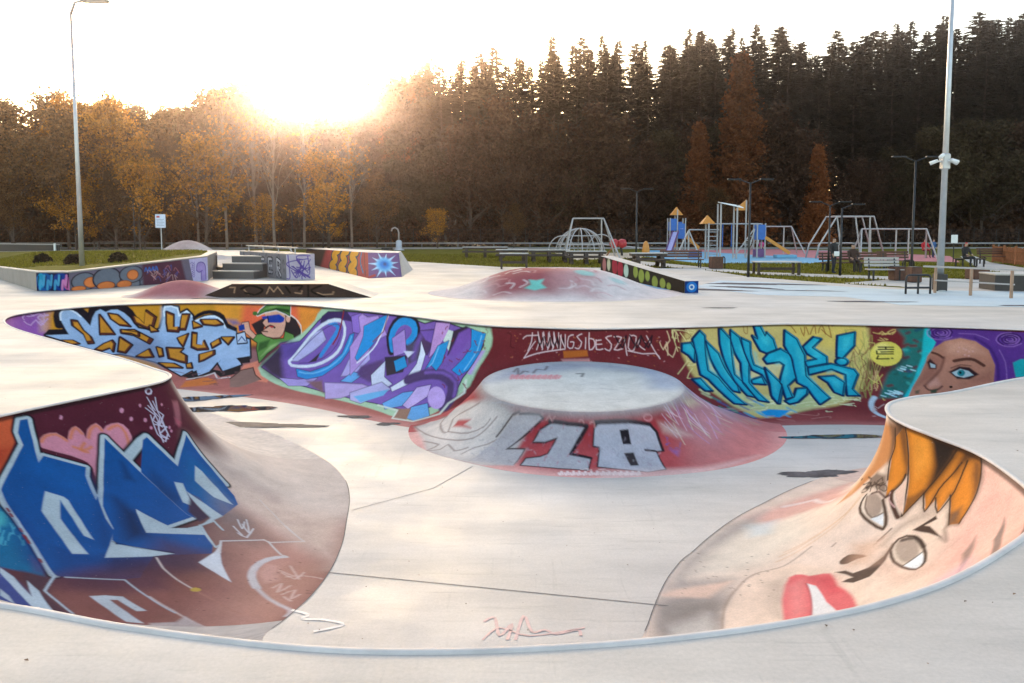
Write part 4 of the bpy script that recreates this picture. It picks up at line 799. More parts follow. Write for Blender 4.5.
P 142 106 96 0.032 1 6117 356 -41 -56 -56 -20 -18 39 -30 24 90 64 42 8
S 60 36 36 0.013 1 0.0313 6117 356 -41 -56 -56 -20 -18 39 -30 24
S 24 44 22 0.011 1 0.0505 6035 128 -34 -6 -61 20 -55 -6 -5 -29 -42 11 -9 18 71 17 63 52 31 47 22 -65 0 -28 37 -19 -18 -12
P 96 142 66 0.014 1 6035 128 -34 -6 -61 20 -55 -6 -5 -29 -42 11 -9 18 71 17 63 52 31 47 22 -65 0 -28 37 -19
P 52 92 40 0.043 1 6008 159 -53 -16 12 34 43 24
P 150 180 110 0.043 1 5952 170 -52 -20 64 48 28 24
S 60 30 30 0.011 1 0.039 6105 77 -31 -4 -12 31 -33 25 12 14 42 -25 28 -15 -6 -26
P 228 166 138 0.014 1 6105 77 -31 -4 -12 31 -33 25 12 14 42 -25 28 -15
S 20 24 40 0.011 1 0.0453 6128 126 -40 -11 -20 48 47 6 13 -43
P 190 200 216 0.014 1 6125 128 -37 -11 -17 43 44 6
S 40 60 120 0.011 1 0.0285 6113 156 -13 -20 -22 19
P 24 58 140 0.014 1 6123 90 -28 -8 -8 23 29 8
P 40 80 160 0.083 0.8 6186 66 -48 2 -26 15 39 5
S 50 26 26 0.011 1 0.0439 5995 31 -40 -7 -43 -3 -20 12 -9 19 -1 25 5 24 7 18 14 12 32 3 33 -4 20 -8 9 -10 -11 -8 -13 -9 11 -10 11 -11 -8 -9 -9 -10 5 -13 7 -11
P 228 166 138 0.014 1 5995 31 -39 -8 -44 -2 -20 12 -9 19 -1 25 5 24 7 18 14 12 32 3 33 -4 20 -8 9 -10 -11 -8 -13 -9 11 -10 11 -11 -8 -9 -9 -10 10 -13
S 50 26 26 0.011 1 0.0273 5858 55 0 2 0 2 0 2 1 2 1 2 2 2 1 1 2 1 2 1 2 0 1 0 2 -1 2 -1 2 -1 2 -1 1 -2 1 -2 1 -2 1 -2 0 -2 0 -2 0 -3 -1 -2 -1 -2 -1 -1 -1 -2 -2 -1 -1 -1 -2 -1 -2 0 -2 0 -2 1 -2 0 -2 2 -1 1 -2 1 -1 2 -1 2 0 3 0 2
P 228 166 138 0.014 1 5858 55 1 4 1 4 2 3 3 2 4 0 3 0 4 -2 2 -3 2 -3 1 -4 0 -4 -1 -4 -3 -3 -3 -2 -3 -1 -4 1 -3 1 -3 3 -2 4
P 24 60 156 0.014 1 6009 50 -91 -12 -30 14 4 14 15 6 64 1 6 -15 23 2
P 14 30 80 0.011 1 5982 46 -8 0 -6 27 6 0
S 40 20 22 0.011 1 0.044 5981 94 -9 -6 -12 -4 -13 3 -11 5
P 196 40 50 0.011 1 5968 87 -26 -2 7 10
S 60 26 30 0.008 1 0.0277 5999 109 -28 1
S 236 232 216 0.016 1 0.0808 6030 43 -14 -17 -38 -25 -22 -1 -92 0 -1 41 21 -8 52 -14 56 10 38 14
S 24 40 20 0.011 1 0.0431 6030 43 -14 -17 -38 -25 -22 -1 -92 0 -1 41 21 -8 52 -14 56 10 38 14
P 84 128 58 0.013 1 6030 43 -14 -17 -38 -25 -22 -1 -92 0 -1 41 21 -8 52 -14 56 10
P 130 168 92 0.027 1 5992 19 -54 -18 -66 -1 65 12
P 40 66 30 0.021 1 5992 28 -56 -14 -69 5 -2 14 71 -12
P 70 110 50 0.013 1 6031 38 1 2 1 3 3 2 3 1 4 1 4 -1 4 -1 3 -2 2 -2 0 -3 0 -2 -1 -3 -3 -2 -3 -1 -4 0 -4 0 -4 1 -3 2 -2 2
P 176 206 168 0.033 1 5686 8 -29 -6 -36 -2 -42 0 -45 0 -29 0 -31 0 -34 0 -33 0 -32 0 -30 0 -26 0 -35 0 -27 0 -26 0 -31 0 -30 0 -32 0 -34 0 -31 0 -29 0 -34 0 -31 0 -28 0 -22 0 -28 16 -13 25 -1 19 4 23 6 22 7 21 10 20 7 20 -1 30 1 27 15 25 18 27 10 22 10 24 14 24 15 20 18 22 20 20 22 16 31 8 37 -1 39 -4 40 -4 43 -8 45 -6 36 -4 40 -3 45 -1 47 -2 38 -1 38 -1 37 -1 38 -1 37 -2 37 -1 37 -2 36 -2 32 -3 29 -5 39 -8 34 -11 30 -14 46 -27 22 -39 -10 -22 -21 -26 -26 -27 -28 -23 -24 -19 -31 -20 -28 -13 -27 -15 -28 -21 -28 -22 -23 -20 -13 -25
S 44 28 48 0.013 1 0.0541 5978 273 -91 -110 -88 -19 -94 -86 -54 -37 -93 -10 -76 -2 -119 -3 -94 -1 -97 15 -65 -20 -68 13 -96 15 -27 39 19 63 26 64 6 60 38 57 85 65 109 -2 117 -6 158 2 155 -6 147 -16 116 -24 86 -51
P 128 92 172 0.013 1 5978 273 -91 -110 -88 -19 -94 -86 -54 -37 -93 -10 -76 -2 -119 -3 -94 -1 -97 15 -65 -20 -68 13 -96 15 -27 39 19 63 26 64 6 60 38 57 85 65 109 -2 117 -6 158 2 155 -6 147 -16 116 -24
P 60 44 66 0.148 1 5993 260 -94 -100 -55 -10 39 78 -21 110 71 -26
P 100 74 150 0.115 1 5899 160 -121 -21 -66 -30 102 99 69 20
S 40 28 60 0.013 0.8 0.0387 5886 323 -93 -3 -110 -24 55 50 97 15 51 -38
P 176 156 216 0.016 1 5886 323 -93 -3 -110 -24 55 50 97 15
S 40 28 60 0.011 0.8 0.0325 5690 59 -8 -23 -33 -20 -100 -5 -35 29 49 -2 50 4 77 17
P 60 38 90 0.027 1 5690 59 -8 -23 -33 -20 -100 -5 -35 29 49 -2 50 4
S 40 28 60 0.01 0.8 0.0308 5524 24 -45 -14 -47 13 15 63 63 -6 14 -56
P 150 112 200 0.013 1 5524 24 -45 -14 -47 13 15 63 63 -6
S 40 28 60 0.011 0.8 0.0331 5488 131 -59 -30 -23 76 78 77 68 16 -32 -73 -32 -66
P 186 170 222 0.028 1 5488 131 -59 -30 -23 76 78 77 68 16 -32 -73
S 40 28 60 0.013 0.8 0.0379 5548 292 -61 -52 -54 6 53 44 62 2
P 104 170 224 0.015 1 5548 292 -61 -52 -54 6 53 44
S 40 28 60 0.013 0.8 0.0396 5640 314 -109 -13 -109 -13 -48 7 157 86 89 22 20 -89
P 196 170 220 0.033 1 5640 314 -109 -13 -109 -13 -48 7 157 86 89 22
P 130 90 100 0.067 1 5742 321 -87 -17 -20 68 67 -24
S 40 28 60 0.012 0.8 0.035 5836 232 -60 -70 -63 -65 -34 -12 -25 37 53 43 96 64 33 3
P 190 182 222 0.029 1 5836 232 -60 -70 -63 -65 -34 -12 -25 37 53 43 96 64
S 52 140 210 0.017 1 0.1102 5678 192 -21 -27 -26 -33 -23 -28 -16 -23 1 -13 10 -8 22 -4 21 -2
S 40 28 60 0.012 0.8 0.0366 5807 266 -77 6 -101 -42 -71 -61 -33 -76 -21 -8 7 54 50 69 97 73 85 30 52 -7 12 -38
P 36 140 208 0.018 1 5807 266 -77 6 -101 -42 -71 -61 -33 -76 -21 -8 7 54 50 69 97 73 85 30 52 -7
S 110 190 232 0.015 0.9 0.0426 5789 279 -32 3 -45 -5 -33 -12 -36 -17 -32 -20 -27 -21 -24 -23 -18 -23 -17 -36 -9 -27
S 226 226 236 0.015 1 0.081 5847 233 -12 -12 -20 -23 -20 -25 -25 -29 -24 -26 -33 -29 -33 -21 -35 -16 -32 -8 -29 -1 -20 7 -10 19 -1 26 6 22 9 25 16 24 23 20 29 19 30 16 42 17 42 10 47 5 36 -1 12 -10 2 -9
S 70 50 110 0.011 0.8 0.023 5829 220 -15 -16 -22 -24 -25 -24 -23 -20 -34 -27 -32 -21 -35 -18 -32 -11 -21 0 -13 9 -5 18 5 23 15 29 26 31 38 27 45 22 53 14 40 6
S 140 36 52 0.011 1 0.0437 5564 2 12 60 14 42 23 33
P 54 40 54 0.018 1 5744 230 -65 -55 22 43
S 40 28 60 0.01 0.8 0.0311 5519 140 -47 -66 15 -50 -16 -13 -27 10 -49 -10 -53 64 63 32 24 65 71 86 19 -118
P 190 150 214 0.025 1 5519 140 -47 -66 15 -50 -16 -13 -27 10 -49 -10 -53 64 63 32 24 65 71 86
S 40 28 60 0.01 0.8 0.0313 5485 179 -29 -86 1 -39 -64 -31 -43 -21 15 62 46 61 62 65 12 -11
P 34 146 212 0.013 1 5485 179 -29 -86 1 -39 -64 -31 -43 -21 15 62 46 61 62 65
S 236 236 244 0.01 1 0.036 5472 199 -21 -17 -28 -24 -23 -24 -14 -21 -9 -21 -9 -21 -8 -24 -7 -24 -5 -16
S 140 36 52 0.013 0.9 0.0299 5350 7 11 57 44 43
P 96 66 116 0.058 1 5450 211 -112 -43 -9 65 55 40 77 -21
S 40 28 60 0.01 0.8 0.0291 5204 48 -94 -17 24 95 56 -22 14 -56
P 84 56 92 0.037 1 5204 48 -94 -17 24 95 56 -22
P 120 84 168 0.024 1 5188 46 -93 -15 27 52 34 -9
S 36 28 44 0.015 1 0.2196 5306 130 11 -22 9 -28 -5 -25 -11 -21 -18 -15 -22 -8 -26 2 -24 9 -12 18 -3 21 12 20 13 15
S 36 146 212 0.012 1 0.1615 5302 123 9 -18 7 -23 -3 -22 -10 -19 -16 -15 -20 -8 -23 1 -21 8 -10 15 -2 18 10 18 11 12
S 40 28 60 0.01 0.8 0.0301 5314 85 -51 -37 -28 80 55 22 24 -65
P 178 142 210 0.013 1 5314 85 -51 -37 -28 80 55 22
S 40 28 60 0.011 0.8 0.0318 5332 160 -105 -20 2 64 74 26 29 -70
P 58 46 58 0.013 1 5332 160 -105 -20 2 64 74 26
S 40 28 60 0.011 0.8 0.0317 5285 169 -46 -25 -24 37 47 28 23 -40
P 40 150 206 0.013 1 5285 169 -46 -25 -24 37 47 28
P 84 74 96 0.05 1 5242 103 -60 -32 -23 68 54 35
P 220 216 232 0.013 1 5249 125 -55 -5 27 27
S 40 28 60 0.012 0.8 0.0351 5384 241 -56 -67 -14 65 -50 24 35 30 63 2 22 -54
P 216 216 232 0.015 1 5384 241 -56 -67 -14 65 -50 24 35 30 63 2
S 120 84 168 0.05 0.7 0.1239 5196 144 -4 -47 -9 -32
S 40 28 60 0.01 0.8 0.031 5175 81 -31 43 2 62 39 65 66 45 16 -16 -63 -53 -32 -62 -2 -51 5 -33
P 224 224 236 0.013 1 5175 81 -31 43 2 62 39 65 66 45 16 -16 -63 -53 -32 -62 -2 -51
S 84 60 104 0.026 1 0.2559 5192 233 -29 -15 -38 -15 -39 -9 -38 -2 -34 11 -26 19 -11 29 -4 32 2 28 3 21
S 128 92 170 0.025 0.9 0.0737 5120 193 -35 -7 -41 -3 -36 11 -28 20 -11 31 -5 28
S 40 28 60 0.009 0.8 0.0286 5123 135 2 -64 -2 -61 -62 -8 4 38 40 73 18 22
P 200 150 208 0.012 1 5123 135 2 -64 -2 -61 -62 -8 4 38 40 73
P 216 226 214 0.011 1 5064 28 -47 7 28 66 33 -35
S 40 28 60 0.009 0.8 0.0271 5041 31 -47 -21 -30 8 30 57 51 41 -4 -85
P 60 42 60 0.011 1 5041 31 -47 -21 -30 8 30 57 51 41
P 126 84 168 0.034 1 5018 35 -38 -22 -18 16 28 65 22 21 30 0
S 40 28 60 0.009 0.8 0.0265 4970 17 -56 11 8 66 26 67 28 25 35 -18 -30 -43 -22 -47 11 -61
P 40 148 212 0.011 1 4970 17 -56 11 8 66 26 67 28 25 35 -18 -30 -43 -22 -47
S 40 28 60 0.01 0.8 0.0299 5126 180 -30 -92 -42 -23 8 82 14 31 31 -18 19 20
P 40 150 210 0.012 1 5126 180 -30 -92 -42 -23 8 82 14 31 31 -18
S 130 200 236 0.012 0.9 0.0297 5091 92 10 60 11 15
S 130 200 236 0.011 0.9 0.0262 4928 36 5 52 30 75
P 196 160 216 0.013 1 4918 88 -17 -5 23 97 24 -4
S 40 28 60 0.013 0.8 0.0387 5276 363 -81 -70 -67 -21 39 82 80 37 29 -28
P 104 168 222 0.016 1 5276 363 -81 -70 -67 -21 39 82 80 37
S 40 28 60 0.011 0.8 0.0332 5137 259 -59 -21 -5 52 60 75 35 -13 -31 -93
P 204 176 226 0.014 1 5137 259 -59 -21 -5 52 60 75 35 -13
P 204 168 226 0.016 1 4994 284 -5 16 -1 15 2 13 6 10 9 5 13 -1 14 -6 14 -11 13 -14 9 -15 5 -16 1 -14 -4 -12 -8 -9 -11 -4 -12 1 -13 5 -12 9 -11 13
S 40 28 60 0.013 0.8 0.0392 5112 418 8 -64 -63 -32 -41 62 51 44 45 -10
P 108 172 224 0.015 1 5112 418 8 -64 -63 -32 -41 62 51 44
S 40 28 60 0.013 0.8 0.0397 5482 342 -86 -42 -77 -37 -57 24 65 47 71 53 73 -7 11 -38
P 190 180 222 0.026 1 5482 342 -86 -42 -77 -37 -57 24 65 47 71 53 73 -7
P 110 180 224 0.026 1 5455 357 -97 -37 -86 -31 16 33 112 60
P 160 120 100 0.034 1 5174 430 11 -54 -65 -14 -17 71
S 226 230 212 0.025 1 0.0493 5294 377 -114 8 -1 53 -113 -5 -86 -67 -9 -58 -39 -55 11 -51
S 130 34 44 0.009 0.8 0.0213 4975 205 -7 -1 11 -13
S 130 34 44 0.01 0.8 0.0216 5059 138 -2 6 1 -17
S 130 34 44 0.009 0.8 0.021 4980 172 2 -9 -16 18
S 130 34 44 0.009 0.8 0.0214 5052 124 2 6 6 -13
S 130 34 44 0.009 0.8 0.0212 4939 222 12 -7 -20 19
S 130 34 44 0.009 0.8 0.0201 4974 89 -10 4 21 7
S 130 34 44 0.009 0.8 0.0206 5044 65 -8 -2 1 -8
S 130 34 44 0.009 0.8 0.0193 4920 24 8 1 -4 1
S 130 34 44 0.009 0.8 0.0198 4886 150 12 -3 -13 3
S 130 34 44 0.009 0.8 0.0197 4934 97 11 -3 -20 -2
S 130 34 44 0.009 0.8 0.0205 4889 224 -4 3 3 -10
S 130 34 44 0.009 0.8 0.0195 4899 90 -9 -3 -3 11
S 130 34 44 0.009 0.8 0.02 4955 89 7 5 -4 0
S 130 34 44 0.009 0.8 0.0207 5069 17 8 6 0 5
S 130 34 44 0.009 0.8 0.0207 4992 125 3 3 11 -4
S 130 34 44 0.009 0.8 0.0193 4908 24 -3 -3 11 -9
S 130 34 44 0.01 0.8 0.0227 5030 228 -11 5 -5 8
S 130 34 44 0.009 0.8 0.0212 5034 132 0 1 -16 5
S 130 34 44 0.009 0.8 0.0193 4905 10 -4 2 -4 0
S 130 34 44 0.009 0.8 0.0194 4922 53 -10 -2 5 13
S 130 34 44 0.009 0.8 0.0196 4945 57 7 -3 -13 16
S 130 34 44 0.009 0.8 0.0194 4905 75 1 6 6 -8
S 130 34 44 0.009 0.8 0.0209 5089 42 -2 3 -1 -7
S 130 34 44 0.009 0.8 0.0197 4884 128 9 -8 -26 21
S 130 34 44 0.009 0.8 0.0196 4890 123 6 -7 3 0
S 130 34 44 0.009 0.8 0.0201 4869 197 -4 -7 13 1
S 176 206 168 0.032 0.8 0.0865 4906 4 -5 16 -7 23 -2 24 6 23 10 25 9 23 6 32 3 24
S 228 196 196 0.008 0.95 0.0256 4755 110 -20 -8 -27 -9 -33 -7 -34 -5 -27 -4 -20 -3
S 228 196 196 0.008 0.95 0.0226 4755 110 -9 -17 -11 -20 -9 -15 -7 -9
S 228 196 196 0.008 0.95 0.0226 4768 40 -4 -5 -10 -6 -23 -1 -21 -1
S 228 196 196 0.008 0.95 0.0226 4733 19 0 13 1 17 5 19 5 15
S 220 190 190 0.008 0.95 0.0227 4711 15 -4 17 -3 20 4 16 3 11
S 228 196 196 0.008 0.95 0.0231 4710 22 -10 28 -10 22 -1 -24 2 -30
S 220 190 190 0.008 0.95 0.0232 4688 15 -4 16 -2 21 3 16 4 11
S 228 196 196 0.008 0.95 0.0234 4688 22 -10 28 -11 22 -1 -25 1 -29
S 220 190 190 0.008 0.95 0.0236 4664 14 -3 17 -3 20 4 16 5 11
S 228 196 196 0.008 0.95 0.0236 4664 21 -10 28 -10 22 -2 -24 1 -30
S 220 190 190 0.008 0.95 0.0237 4644 14 -3 16 -2 20 4 16 5 12
S 228 196 196 0.008 0.95 0.0238 4644 20 -10 29 -10 22 -1 -25 0 -30
S 36 22 26 0.008 0.95 0.03 4713 32 -6 19 -7 14 -5 -15 -5 -15 -3 16 -3 21
S 36 22 26 0.008 0.95 0.0306 4683 31 -6 19 -8 15 -5 -16 -5 -15 -3 17 -3 20
S 36 22 26 0.008 0.95 0.0308 4652 30 -6 19 -8 15 -6 -16 -5 -15 -3 17 -2 21
S 36 22 26 0.008 0.95 0.0309 4628 30 -6 19 -8 15 -6 -16 -5 -15 -3 17 -2 20
S 228 196 196 0.008 0.95 0.0238 4612 23 1 27 1 27
S 228 196 196 0.008 0.95 0.0238 4616 26 -11 25 -11 19 -1 -21 1 -27
S 228 196 196 0.008 0.95 0.0236 4560 22 9 1 10 6 5 19 -1 18 -9 6 -11 -2 -5 -11 -1 -10 7 -2 7 1
S 228 196 196 0.008 0.95 0.0233 4524 18 11 4 9 6 -9 10 -10 10 4 14 8 10 8 0 7 -3
S 228 196 196 0.008 0.95 0.0229 4508 32 1 20 2 20
S 228 196 196 0.008 0.95 0.0227 4494 14 2 32 -1 30 -11 -2 -10 -12 -1 -13 4 -11 9 -3 9 0
S 228 196 196 0.008 0.95 0.0201 4466 42 -8 -1 -9 -1
S 228 196 196 0.008 0.95 0.0201 4467 56 -10 0 -10 -1
S 228 196 196 0.008 0.95 0.0224 4468 40 1 17 -1 17 -12 2 -12 -3
S 228 196 196 0.008 0.95 0.0222 4410 25 12 2 9 5 -9 10 -11 14 2 14 7 10 9 -3 7 -5
S 228 196 196 0.008 0.95 0.0222 4400 29 -16 -1 -12 4 15 23 15 21 -13 2 -18 -5
S 228 196 196 0.008 0.95 0.0222 4362 33 -3 32 -2 33
S 228 196 196 0.008 0.95 0.0221 4340 23 6 23 4 24 -8 12 -11 -1 -10 -25 -4 -26 9 -5 11 1
S 228 196 196 0.008 0.95 0.0221 4299 27 8 14 5 17 -10 12 -12 9
S 228 196 196 0.008 0.95 0.0222 4279 28 -11 24 -12 28 -10 20 -7 14
S 228 196 196 0.008 0.95 0.0222 4352 81 -24 6 -30 7 -26 0 -21 0 -9 10 -3 10
S 40 26 34 0.008 0.95 0.0354 4396 25 -12 25 -13 20 -12 -22 -5 -22 14 19 17 25
S 40 26 34 0.008 0.95 0.0354 4341 26 -12 26 -13 19 -12 -22 -5 -22 15 19 16 25
S 40 26 34 0.008 0.95 0.0354 4299 27 -11 25 -12 20 -13 -22 -5 -22 14 19 17 25
P 192 104 40 0.023 0.8 4602 82 -98 -5 -3 23 97 8
P 210 150 150 0.035 0.7 4609 113 -111 -4 -6 14 109 4
S 84 30 34 0.008 0.95 0.0222 4833 21 -8 1 -8 5 -1 20 -1 19 -8 6 -7 1
S 220 170 170 0.007 0.7 0.0155 4234 34 -3 0
S 220 170 170 0.007 0.7 0.0155 4228 48 3 2
S 200 120 110 0.007 0.7 0.0162 4679 141 5 -3
S 220 170 170 0.007 0.7 0.0155 4209 52 -2 2
S 220 170 170 0.007 0.7 0.0156 4412 140 -3 0
S 220 170 170 0.007 0.7 0.0156 4386 108 4 -1
S 220 170 170 0.007 0.7 0.0162 4681 51 6 -2
S 190 110 60 0.007 0.7 0.0155 4276 46 0 -2
S 200 120 110 0.007 0.7 0.0165 4558 31 1 -3
S 200 120 110 0.007 0.7 0.0155 4273 14 5 -3
S 200 120 110 0.007 0.7 0.0156 4429 10 -1 0
S 190 110 60 0.007 0.7 0.0155 4366 34 -6 2
S 190 110 60 0.007 0.7 0.0157 4262 141 2 -2
S 190 110 60 0.007 0.7 0.0158 4476 33 -1 3
S 190 110 60 0.007 0.7 0.0165 4620 98 -2 -4
S 220 170 170 0.007 0.7 0.0155 4417 43 -1 2
S 200 120 110 0.007 0.7 0.016 4512 122 -5 3
S 220 170 170 0.007 0.7 0.0156 4278 101 5 -1
S 200 120 110 0.007 0.7 0.0161 4514 139 4 -3
S 220 170 170 0.007 0.7 0.0159 4487 121 3 -2
S 200 120 110 0.007 0.7 0.0158 4761 118 -2 -2
S 220 170 170 0.007 0.7 0.0156 4227 126 -4 -2
S 200 120 110 0.007 0.7 0.0164 4674 48 -5 3
S 200 120 110 0.007 0.7 0.0156 4798 106 2 3
S 190 110 60 0.007 0.7 0.0156 4357 121 -5 1
S 190 110 60 0.007 0.7 0.0164 4557 32 -7 1
S 220 170 170 0.007 0.7 0.0155 4284 51 2 -2
S 200 120 110 0.007 0.7 0.0155 4376 52 6 3
S 190 110 60 0.007 0.7 0.0155 4244 49 -5 3
S 200 120 110 0.007 0.7 0.0163 4553 111 3 0
S 190 110 60 0.007 0.7 0.0157 4796 48 -2 1
S 200 120 110 0.007 0.7 0.0155 4428 50 -1 2
S 200 120 110 0.007 0.7 0.0155 4242 46 -4 0
S 190 110 60 0.007 0.7 0.0158 4743 58 -1 -2
S 200 120 110 0.007 0.7 0.0158 4753 82 4 4
S 220 170 170 0.007 0.7 0.0165 4626 87 5 1
S 220 170 170 0.007 0.7 0.0157 4408 145 -2 2
S 190 110 60 0.007 0.7 0.0156 4324 102 6 -1
S 220 170 170 0.007 0.7 0.0164 4603 145 -4 3
S 200 120 110 0.007 0.7 0.0159 4708 114 -6 3
S 200 120 110 0.007 0.7 0.0157 4396 144 -3 -2
S 190 110 60 0.007 0.7 0.0156 4256 104 5 -3
S 220 170 170 0.007 0.7 0.0158 4727 76 0 -1
S 200 120 110 0.007 0.7 0.0163 4540 63 -4 -3
S 200 120 110 0.007 0.7 0.0158 4721 42 2 2
S 190 110 60 0.007 0.7 0.0156 4246 105 2 1
S 190 110 60 0.007 0.7 0.0155 4236 38 4 0
S 190 110 60 0.007 0.7 0.0157 4804 29 -4 2
S 200 120 110 0.007 0.7 0.0155 4243 80 -5 2
S 190 110 60 0.007 0.7 0.0155 4318 32 -2 -1
S 190 110 60 0.007 0.7 0.0156 4801 106 5 2
S 200 120 110 0.007 0.7 0.0155 4360 66 2 0
S 200 120 110 0.007 0.7 0.0158 4784 24 -6 0
S 220 170 170 0.007 0.7 0.016 4699 95 2 -3
S 200 120 110 0.007 0.7 0.0155 4401 60 -4 -2
S 190 110 60 0.007 0.7 0.0157 4790 38 3 1
S 220 170 170 0.007 0.7 0.0157 4471 58 2 1
S 190 110 60 0.007 0.7 0.0158 4474 140 3 -2
S 190 110 60 0.007 0.7 0.0157 4474 82 -1 2
S 200 120 110 0.007 0.7 0.016 4502 121 -5 1
S 222 190 150 0.008 0.95 0.0221 4202 13 -5 15 -3 19 11 13 9 14 -8 22 -14 14 -10 -16 -8 -19
S 222 190 150 0.008 0.95 0.0221 4232 53 -4 15 -6 13 -9 -15 -8 -12 0 22 3 26
P 198 178 110 0.055 1 4132 18 -18 -10 -34 -4 -18 -2 -21 -2 -24 0 -26 0 -29 0 -30 0 -20 0 -20 0 -21 0 -21 0 -22 0 -22 0 -22 0 -21 0 -21 0 -20 0 -20 0 -20 0 -22 0 -20 0 -21 0 -19 0 -18 0 -16 0 -14 0 -11 0 -18 12 1 29 4 31 1 24 3 27 6 28 8 26 14 33 18 31 22 29 23 26 26 21 31 17 20 8 21 5 23 3 22 3 24 5 24 7 25 9 26 10 25 9 23 6 26 5 23 3 21 0 17 -7 14 -20 11 -26 12 -25 15 -22 15 -21 15 -19 14 -16 12 -15 11 -16 12 -27 9 -31 7 -26 8 -27 3 -25 -5 -25 -9 -23
P 212 186 96 0.099 0.9 3788 0 -54 0 -51 0 -49 0 -47 0 -46 0 -3 91 77 10 56 -22 59 -21
P 188 196 140 0.098 0.9 4114 203 -61 28 -60 30 -54 12 -54 12 -53 11 -76 -20 -73 -21 -69 -21 -16 51 61 24 64 24 67 25 79 22 81 24 43 -37 46 -32 34 -70
P 216 206 160 0.135 0.7 4089 86 -68 20 -68 22 -60 2 -58 2 -57 1 47 49 52 52 59 -17 60 -17 61 -16
S 226 214 150 0.009 0.8 0.0198 4077 37 19 25 18 22 1 -10 -7 -12 -15 12 -10 19 18 26 21 23
S 226 214 150 0.009 0.8 0.0198 4169 40 9 0 7 -3 -5 -14 -6 -14 1 -3 1 3 -8 11 -7 10
S 226 214 150 0.009 0.8 0.0198 4091 62 18 -15 19 -7 1 31 -2 29 3 -18 3 -26
S 226 214 150 0.009 0.8 0.0206 4130 156 16 18 11 20 -17 2 -21 -1
S 226 214 150 0.009 0.8 0.02 4186 176 -19 -20 -25 -28 -14 -24 16 -20 23 -11
S 226 214 150 0.009 0.8 0.0198 4134 86 -4 -9 -1 -14 12 -23 13 -20
S 226 214 150 0.009 0.8 0.0198 4108 22 17 -5 20 -5 19 -2 14 -1
S 226 214 150 0.009 0.8 0.0197 4105 69 -9 -27 -10 -25 -5 2 -2 9 -2 8 -1 7
S 226 214 150 0.009 0.8 0.0198 4183 17 -2 -4 -2 -4 2 0 2 0 -5 0 -5 1
S 226 214 150 0.009 0.8 0.02 4128 54 5 20 8 28 2 22 -22 10 -19 3 22 6 20 1 -20 -16 -26 -18
S 226 214 150 0.009 0.8 0.0198 4131 113 -21 -1 -19 -5 1 -13 9 -16 6 -13 6 -15 7 -22 6 -17
S 226 214 150 0.009 0.8 0.0197 4135 62 -21 -23 -15 -23 17 -6 18 0 -16 1 -19 0
S 226 214 150 0.009 0.8 0.0198 4170 88 4 -21 6 -29 4 -21 -5 -8 -8 1 -8 -1 -6 1
S 226 214 150 0.009 0.8 0.0198 4162 53 3 -20 3 -17 4 17 4 16 5 -18 2 -22 -8 -2 -9 3
S 150 150 80 0.008 0.8 0.0158 3586 20 4 16 4 27 3 29 5 34 3 26
S 150 150 80 0.008 0.8 0.0156 3574 109 8 -13 9 -15 3 -11 1 -11 -2 -15 -1 -11 0 3 1 6
S 150 150 80 0.008 0.8 0.0154 3587 59 1 -20 2 -19 0 -3 1 3 0 0 0 0
S 150 150 80 0.009 0.8 0.0176 3566 224 11 20 9 18 -11 -4 -18 -20 -11 -28 -10 -32 -6 -23
S 150 150 80 0.01 0.8 0.0194 3560 262 3 20 3 21 0 3 0 -3 0 0 0 0 0 0 0 0
S 150 150 80 0.008 0.8 0.0166 3578 105 5 24 3 29 -4 22 -6 14
S 150 150 80 0.009 0.8 0.017 3577 230 -15 -15 -14 -17 -1 -10 2 -6
S 150 150 80 0.008 0.8 0.0154 3529 49 -7 -11 -6 -2 1 20 4 28 3 22
S 150 150 80 0.008 0.8 0.0154 3538 68 2 -22 1 -20 -4 -2 -6 13 -1 26 1 35 1 26
S 150 150 80 0.009 0.8 0.019 3565 234 -2 27 -1 28 1 4 2 -1 1 6 0 5
S 150 150 80 0.01 0.8 0.0194 3551 219 4 6 5 14 3 32 4 33 0 4 -1 -5 0 0 1 1
S 150 150 80 0.008 0.8 0.0158 3550 52 -8 20 -4 29 13 33 16 28
S 150 150 80 0.008 0.8 0.0165 3546 169 -4 22 -2 12 2 -19 4 -30 2 -27 -9 -29 -10 -19
S 150 150 80 0.008 0.8 0.0155 3573 160 -10 -28 -7 -35 11 -29 10 -26 -9 -15 -9 -8 12 -1 14 1
S 150 150 80 0.009 0.8 0.0178 3585 171 17 24 17 29 -5 19 -10 16 -1 22 -2 5 -6 -29 -5 -41 -2 -28
S 150 150 80 0.009 0.8 0.0177 3558 269 -4 -10 -5 -17 -7 -28 -5 -25
S 150 150 80 0.008 0.8 0.0161 3564 119 -6 29 -10 20 -9 -21 -9 -34 -5 -25
S 150 150 80 0.009 0.8 0.0188 3629 273 -9 -11 -9 -6 -4 25 1 24 6 -14 6 -20
S 150 150 80 0.008 0.8 0.016 3593 138 1 -5 -2 -6 -11 -5 -15 -8 -14 -22 -11 -25 -6 -24 -2 -18
S 150 150 80 0.008 0.8 0.0166 3547 104 8 26 11 36 7 20 -14 -34 -15 -33 -3 18 0 36 3 31 3 26 3 16
S 150 150 80 0.009 0.8 0.0172 3580 162 17 37 16 27 -6 -25 -10 -40 -7 -22 -4 25 3 36 13 6 14 -4
S 150 150 80 0.009 0.8 0.0176 3563 191 17 39 14 32 -16 -30 -17 -38
S 150 150 80 0.008 0.8 0.016 3548 172 -6 -21 -3 -24 9 -18 9 -7 -4 21 -6 23
S 150 150 80 0.009 0.8 0.0175 3574 214 4 41 4 38 -6 -21 -10 -38 -20 -45 -14 -25 2 21 10 39 8 31
S 150 150 80 0.009 0.8 0.0172 3596 161 8 10 7 12 -8 6 -7 10 7 23 11 29 14 31 12 24
